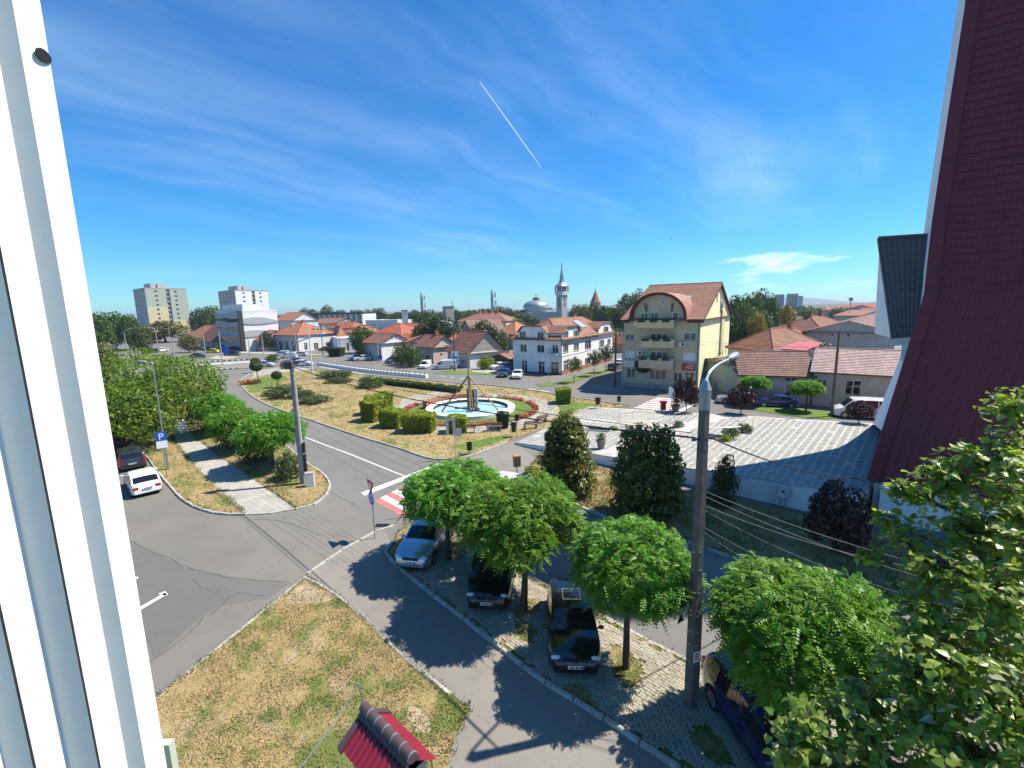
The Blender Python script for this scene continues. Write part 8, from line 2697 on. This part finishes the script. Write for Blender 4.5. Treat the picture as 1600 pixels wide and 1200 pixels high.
# ------------------------------------------------------------------ the big linden close to the window
def linden():
    g = np.random.default_rng(123)
    base = Vector((8.6, 5.4, 0))
    t = thing('linden_tree', 'big linden with large pale backed leaves close at the right frame edge', 'tree', base)
    L = []      # lobes: pixel, distance, pixel radius
    for px, py, Y, r in ((1585, 640, 5.4, 42), (1560, 720, 5.2, 62), (1490, 745, 5.3, 48), (1610, 810, 5.0, 80), (1520, 830, 5.0, 66), (1440, 775, 5.3, 36), (1425, 855, 5.2, 36), (1470, 895, 4.8, 54),
                         (1550, 930, 4.5, 80), (1620, 1000, 4.4, 80), (1465, 975, 4.6, 58), (1500, 1040, 4.2, 84), (1590, 1110, 4.0, 90), (1430, 1055, 4.4, 58), (1450, 1130, 4.1, 84), (1352, 1092, 4.5, 34),
                         (1350, 1150, 4.3, 62), (1270, 1115, 4.5, 34), (1255, 1165, 4.4, 46), (1530, 1190, 3.9, 90), (1400, 1210, 4.1, 80), (1300, 1215, 4.2, 66), (1385, 815, 5.4, 16), (1362, 868, 5.2, 15), (1410, 765, 5.4, 15)):
        p = D(px, py, Y)
        depth = (p - Vector((0, 0, CAM_H))).dot(_f)
        L.append((p, r * 1.12 / FPX * depth))
    for k in range(16):      # the rest of the crown beyond the frame
        L.append((Vector((8.4 + g.normal(0, 1.1), 5.6 + g.normal(0, 1.2), 6.2 + g.random() * 5.0)), .8))
    tw = MB()
    stem = MB()
    stem.tube([(0, 0, -.1), (.05, .0, 3.2), (-.1, .1, 6.5), (-.3, .1, 9.0), (-.4, 0, 11.0)], [.24, .19, .15, .09, .03], 9)
    stem.build('trunk', M['bark'], t, 60)
    leaves = []
    for c, r in L:
        c0 = c - base
        a = Vector((-.2, .05, max(4.0, min(10.2, c0.z - .6 - .35 * hypot(c0.x, c0.y)))))
        mid = a.lerp(c0, .55) + Vector((0, 0, .12))
        tw.tube([a, mid, c0], [.03, .018, .008], 6)
        nt = max(10, int(32 * r / .5))
        for q in range(nt):
            d = Vector(g.normal(0, 1, 3)); d.z = d.z * .75 + .1; d.normalize()
            d = (d + (c0 - a).normalized() * .25).normalized()
            e = c0 + d * r * g.uniform(.75, 1.15)
            s0 = c0 + Vector(g.normal(0, .10 * r, 3))
            bend = Vector((0, 0, -.10 * r))
            pts = [s0, s0.lerp(e, .5) + Vector((0, 0, .04)), e + bend]
            tw.tube(pts, [.006, .004, .002], 4)
            n = max(5, int((e - s0).length / .052))
            for k in range(n):
                u = (k + .6) / n
                p = pts[0].lerp(pts[1], u * 2) if u < .5 else pts[1].lerp(pts[2], u * 2 - 1)
                side = d.cross(Vector((0, 0, 1))); side.normalize()
                s = 1 if k % 2 else -1
                ld = (d * .55 + side * s * .8 + Vector(g.normal(0, .28, 3)) + Vector((0, 0, -.35))).normalized()
                up_ = (Vector((0, 0, 1)) + d * .35 + Vector(g.normal(0, .38, 3))).normalized()
                rt = ld.cross(up_).normalized(); nn = rt.cross(ld)
                sz = g.uniform(.07, .125) * (1 - .25 * u)
                leaves.append((p + ld * .02, ld, rt, nn, sz))
    tw.build('branches', M['bark'], t, 60)
    pr = [(0, 0, 0), (-.40, -.10, .09), (-.52, .30, .13), (-.30, .72, .09), (0, 1.08, -.06), (.30, .72, .09), (.52, .30, .13), (.40, -.10, .09), (0, .5, -.01)]
    fq = [(0, 1, 2, 8), (8, 2, 3, 4), (0, 8, 6, 7), (8, 4, 5, 6)]
    cam0 = Vector((0, 0, CAM_H)) - base
    sc = []
    for i, (p, ld, rt, nn, sz) in enumerate(leaves):
        w = p + base
        dd = (p - cam0).length
        a, b = P(w.x, w.y, w.z)
        sc.append((sz / dd * abs(nn.dot((p - cam0).normalized())) if (0 < a < 1600 and 0 < b < 1200) else 0, i))
    sc.sort(reverse=True)
    big = {i for _, i in sc[:300]}
    V, F, A = [], [], []
    me_cache = []
    for k in range(6):        # six leaf blades of slightly different tint shared by the separate leaves
        cu = (-1.2, .4, 1.0, 1.9, -.5, 2.4)[k]; wd = (1, .86, 1.1, .94, 1.05, .8)[k]
        m_ = np_mesh('leaf', np.array([(x * wd + .06 * cu * y * y, y, z * cu - .16 * cu * y * y) for x, y, z in pr]), np.array(fq), M['l_linden'], np.full(4, [.15, .35, .5, .7, .85, .985][k]))
        me_cache.append(m_)
    for i, (p, ld, rt, nn, sz) in enumerate(leaves):
        if i in big:
            o = link('leaf', me_cache[int(g.random() * 5.6)], t)
            mt = Matrix((rt * sz, ld * sz, nn * sz)).transposed().to_4x4(); mt.translation = p
            o.matrix_local = mt
        else:
            k0 = len(V); rr = g.random(); cu = g.uniform(-1.2, 2.4); wd = g.uniform(.8, 1.12)
            V += [tuple(p + rt * ((x * wd + .06 * cu * y * y) * sz) + ld * (y * sz) + nn * ((z * cu - .16 * cu * y * y) * sz)) for x, y, z in pr]
            F += [[a + k0 for a in f] for f in fq]; A += [rr] * 4
    stuff(link('leaves', np_mesh('leaves', np.array(V), np.array(F), M['l_linden'], np.array(A)), t))
linden()

# ------------------------------------------------------------------ sky traffic: a vapour trail and a bird
def vapour():
    a, c = D(750, 128, 5200), D(846, 262, 5200)
    mt, t, b, tc = base_mat('vapour')
    out = [n for n in t.t.nodes if n.type == 'OUTPUT_MATERIAL'][0]
    n1 = t.noise(tc.outputs['Object'], .004, 3.0)
    tr = t.n('ShaderNodeBsdfTransparent')
    df = t.n('ShaderNodeBsdfTranslucent', {'Color': (.9, .9, .9)})
    mx = t.n('ShaderNodeMixShader', {0: t.math('MULTIPLY', n1, .75), 1: tr.outputs[0], 2: df.outputs[0]})
    t.t.links.new(mx.outputs[0], out.inputs[0])
    b = MB(); n = 16
    b.tube([a.lerp(c, k / n) for k in range(n + 1)], [2.2 + 3.6 * sin(pi * min(1, .12 + k / n * .88)) for k in range(n + 1)], 8)
    o = b.build('vapour_trail', mt, None, 60)
    tag(o, 'thin white vapour trail slanting down the middle of the sky', 'vapour trail')
vapour()
p = D(1049, 373, 60)
t = thing('bird', 'small grey bird gliding high over the yellow apartment house', 'bird', p, .6)
b = MB()
b.lathe([(.01, -.22), (.05, -.12), (.06, 0), (.03, .14), (.012, .2)], n=8)
b.v = [(z, x, y) for x, y, z in b.v]
for s in (1, -1):
    b.add([(-.08, s * .04, .03), (.07, s * .04, .03), (.05, s * .26, .08), (-.05, s * .46, .03), (-.09, s * .25, .07), (-.05, s * .2, .04)], [(0, 1, 2, 4), (4, 2, 3)])
b.add([(-.2, .02, 0), (-.2, -.02, 0), (-.32, -.06, 0), (-.32, .06, 0)], [(0, 1, 2, 3)])
b.build('body', M['concrete'], t, 50)

# ------------------------------------------------------------------ thin summer haze over the town
b = MB(); b.box(-6500, -60, -1.2, 6500, 6500, 45)
mt = bpy.data.materials.new('haze'); mt.use_nodes = True
t = NT(mt.node_tree)
v = t.n('ShaderNodeVolumePrincipled', {'Color': (0.80, 0.88, 1.0), 'Density': 0.00015, 'Anisotropy': 0.3})
o = t.n('ShaderNodeOutputMaterial'); t.t.links.new(v.outputs[0], o.inputs['Volume'])
tag(b.build('haze', mt), None, None, None, 'stuff')
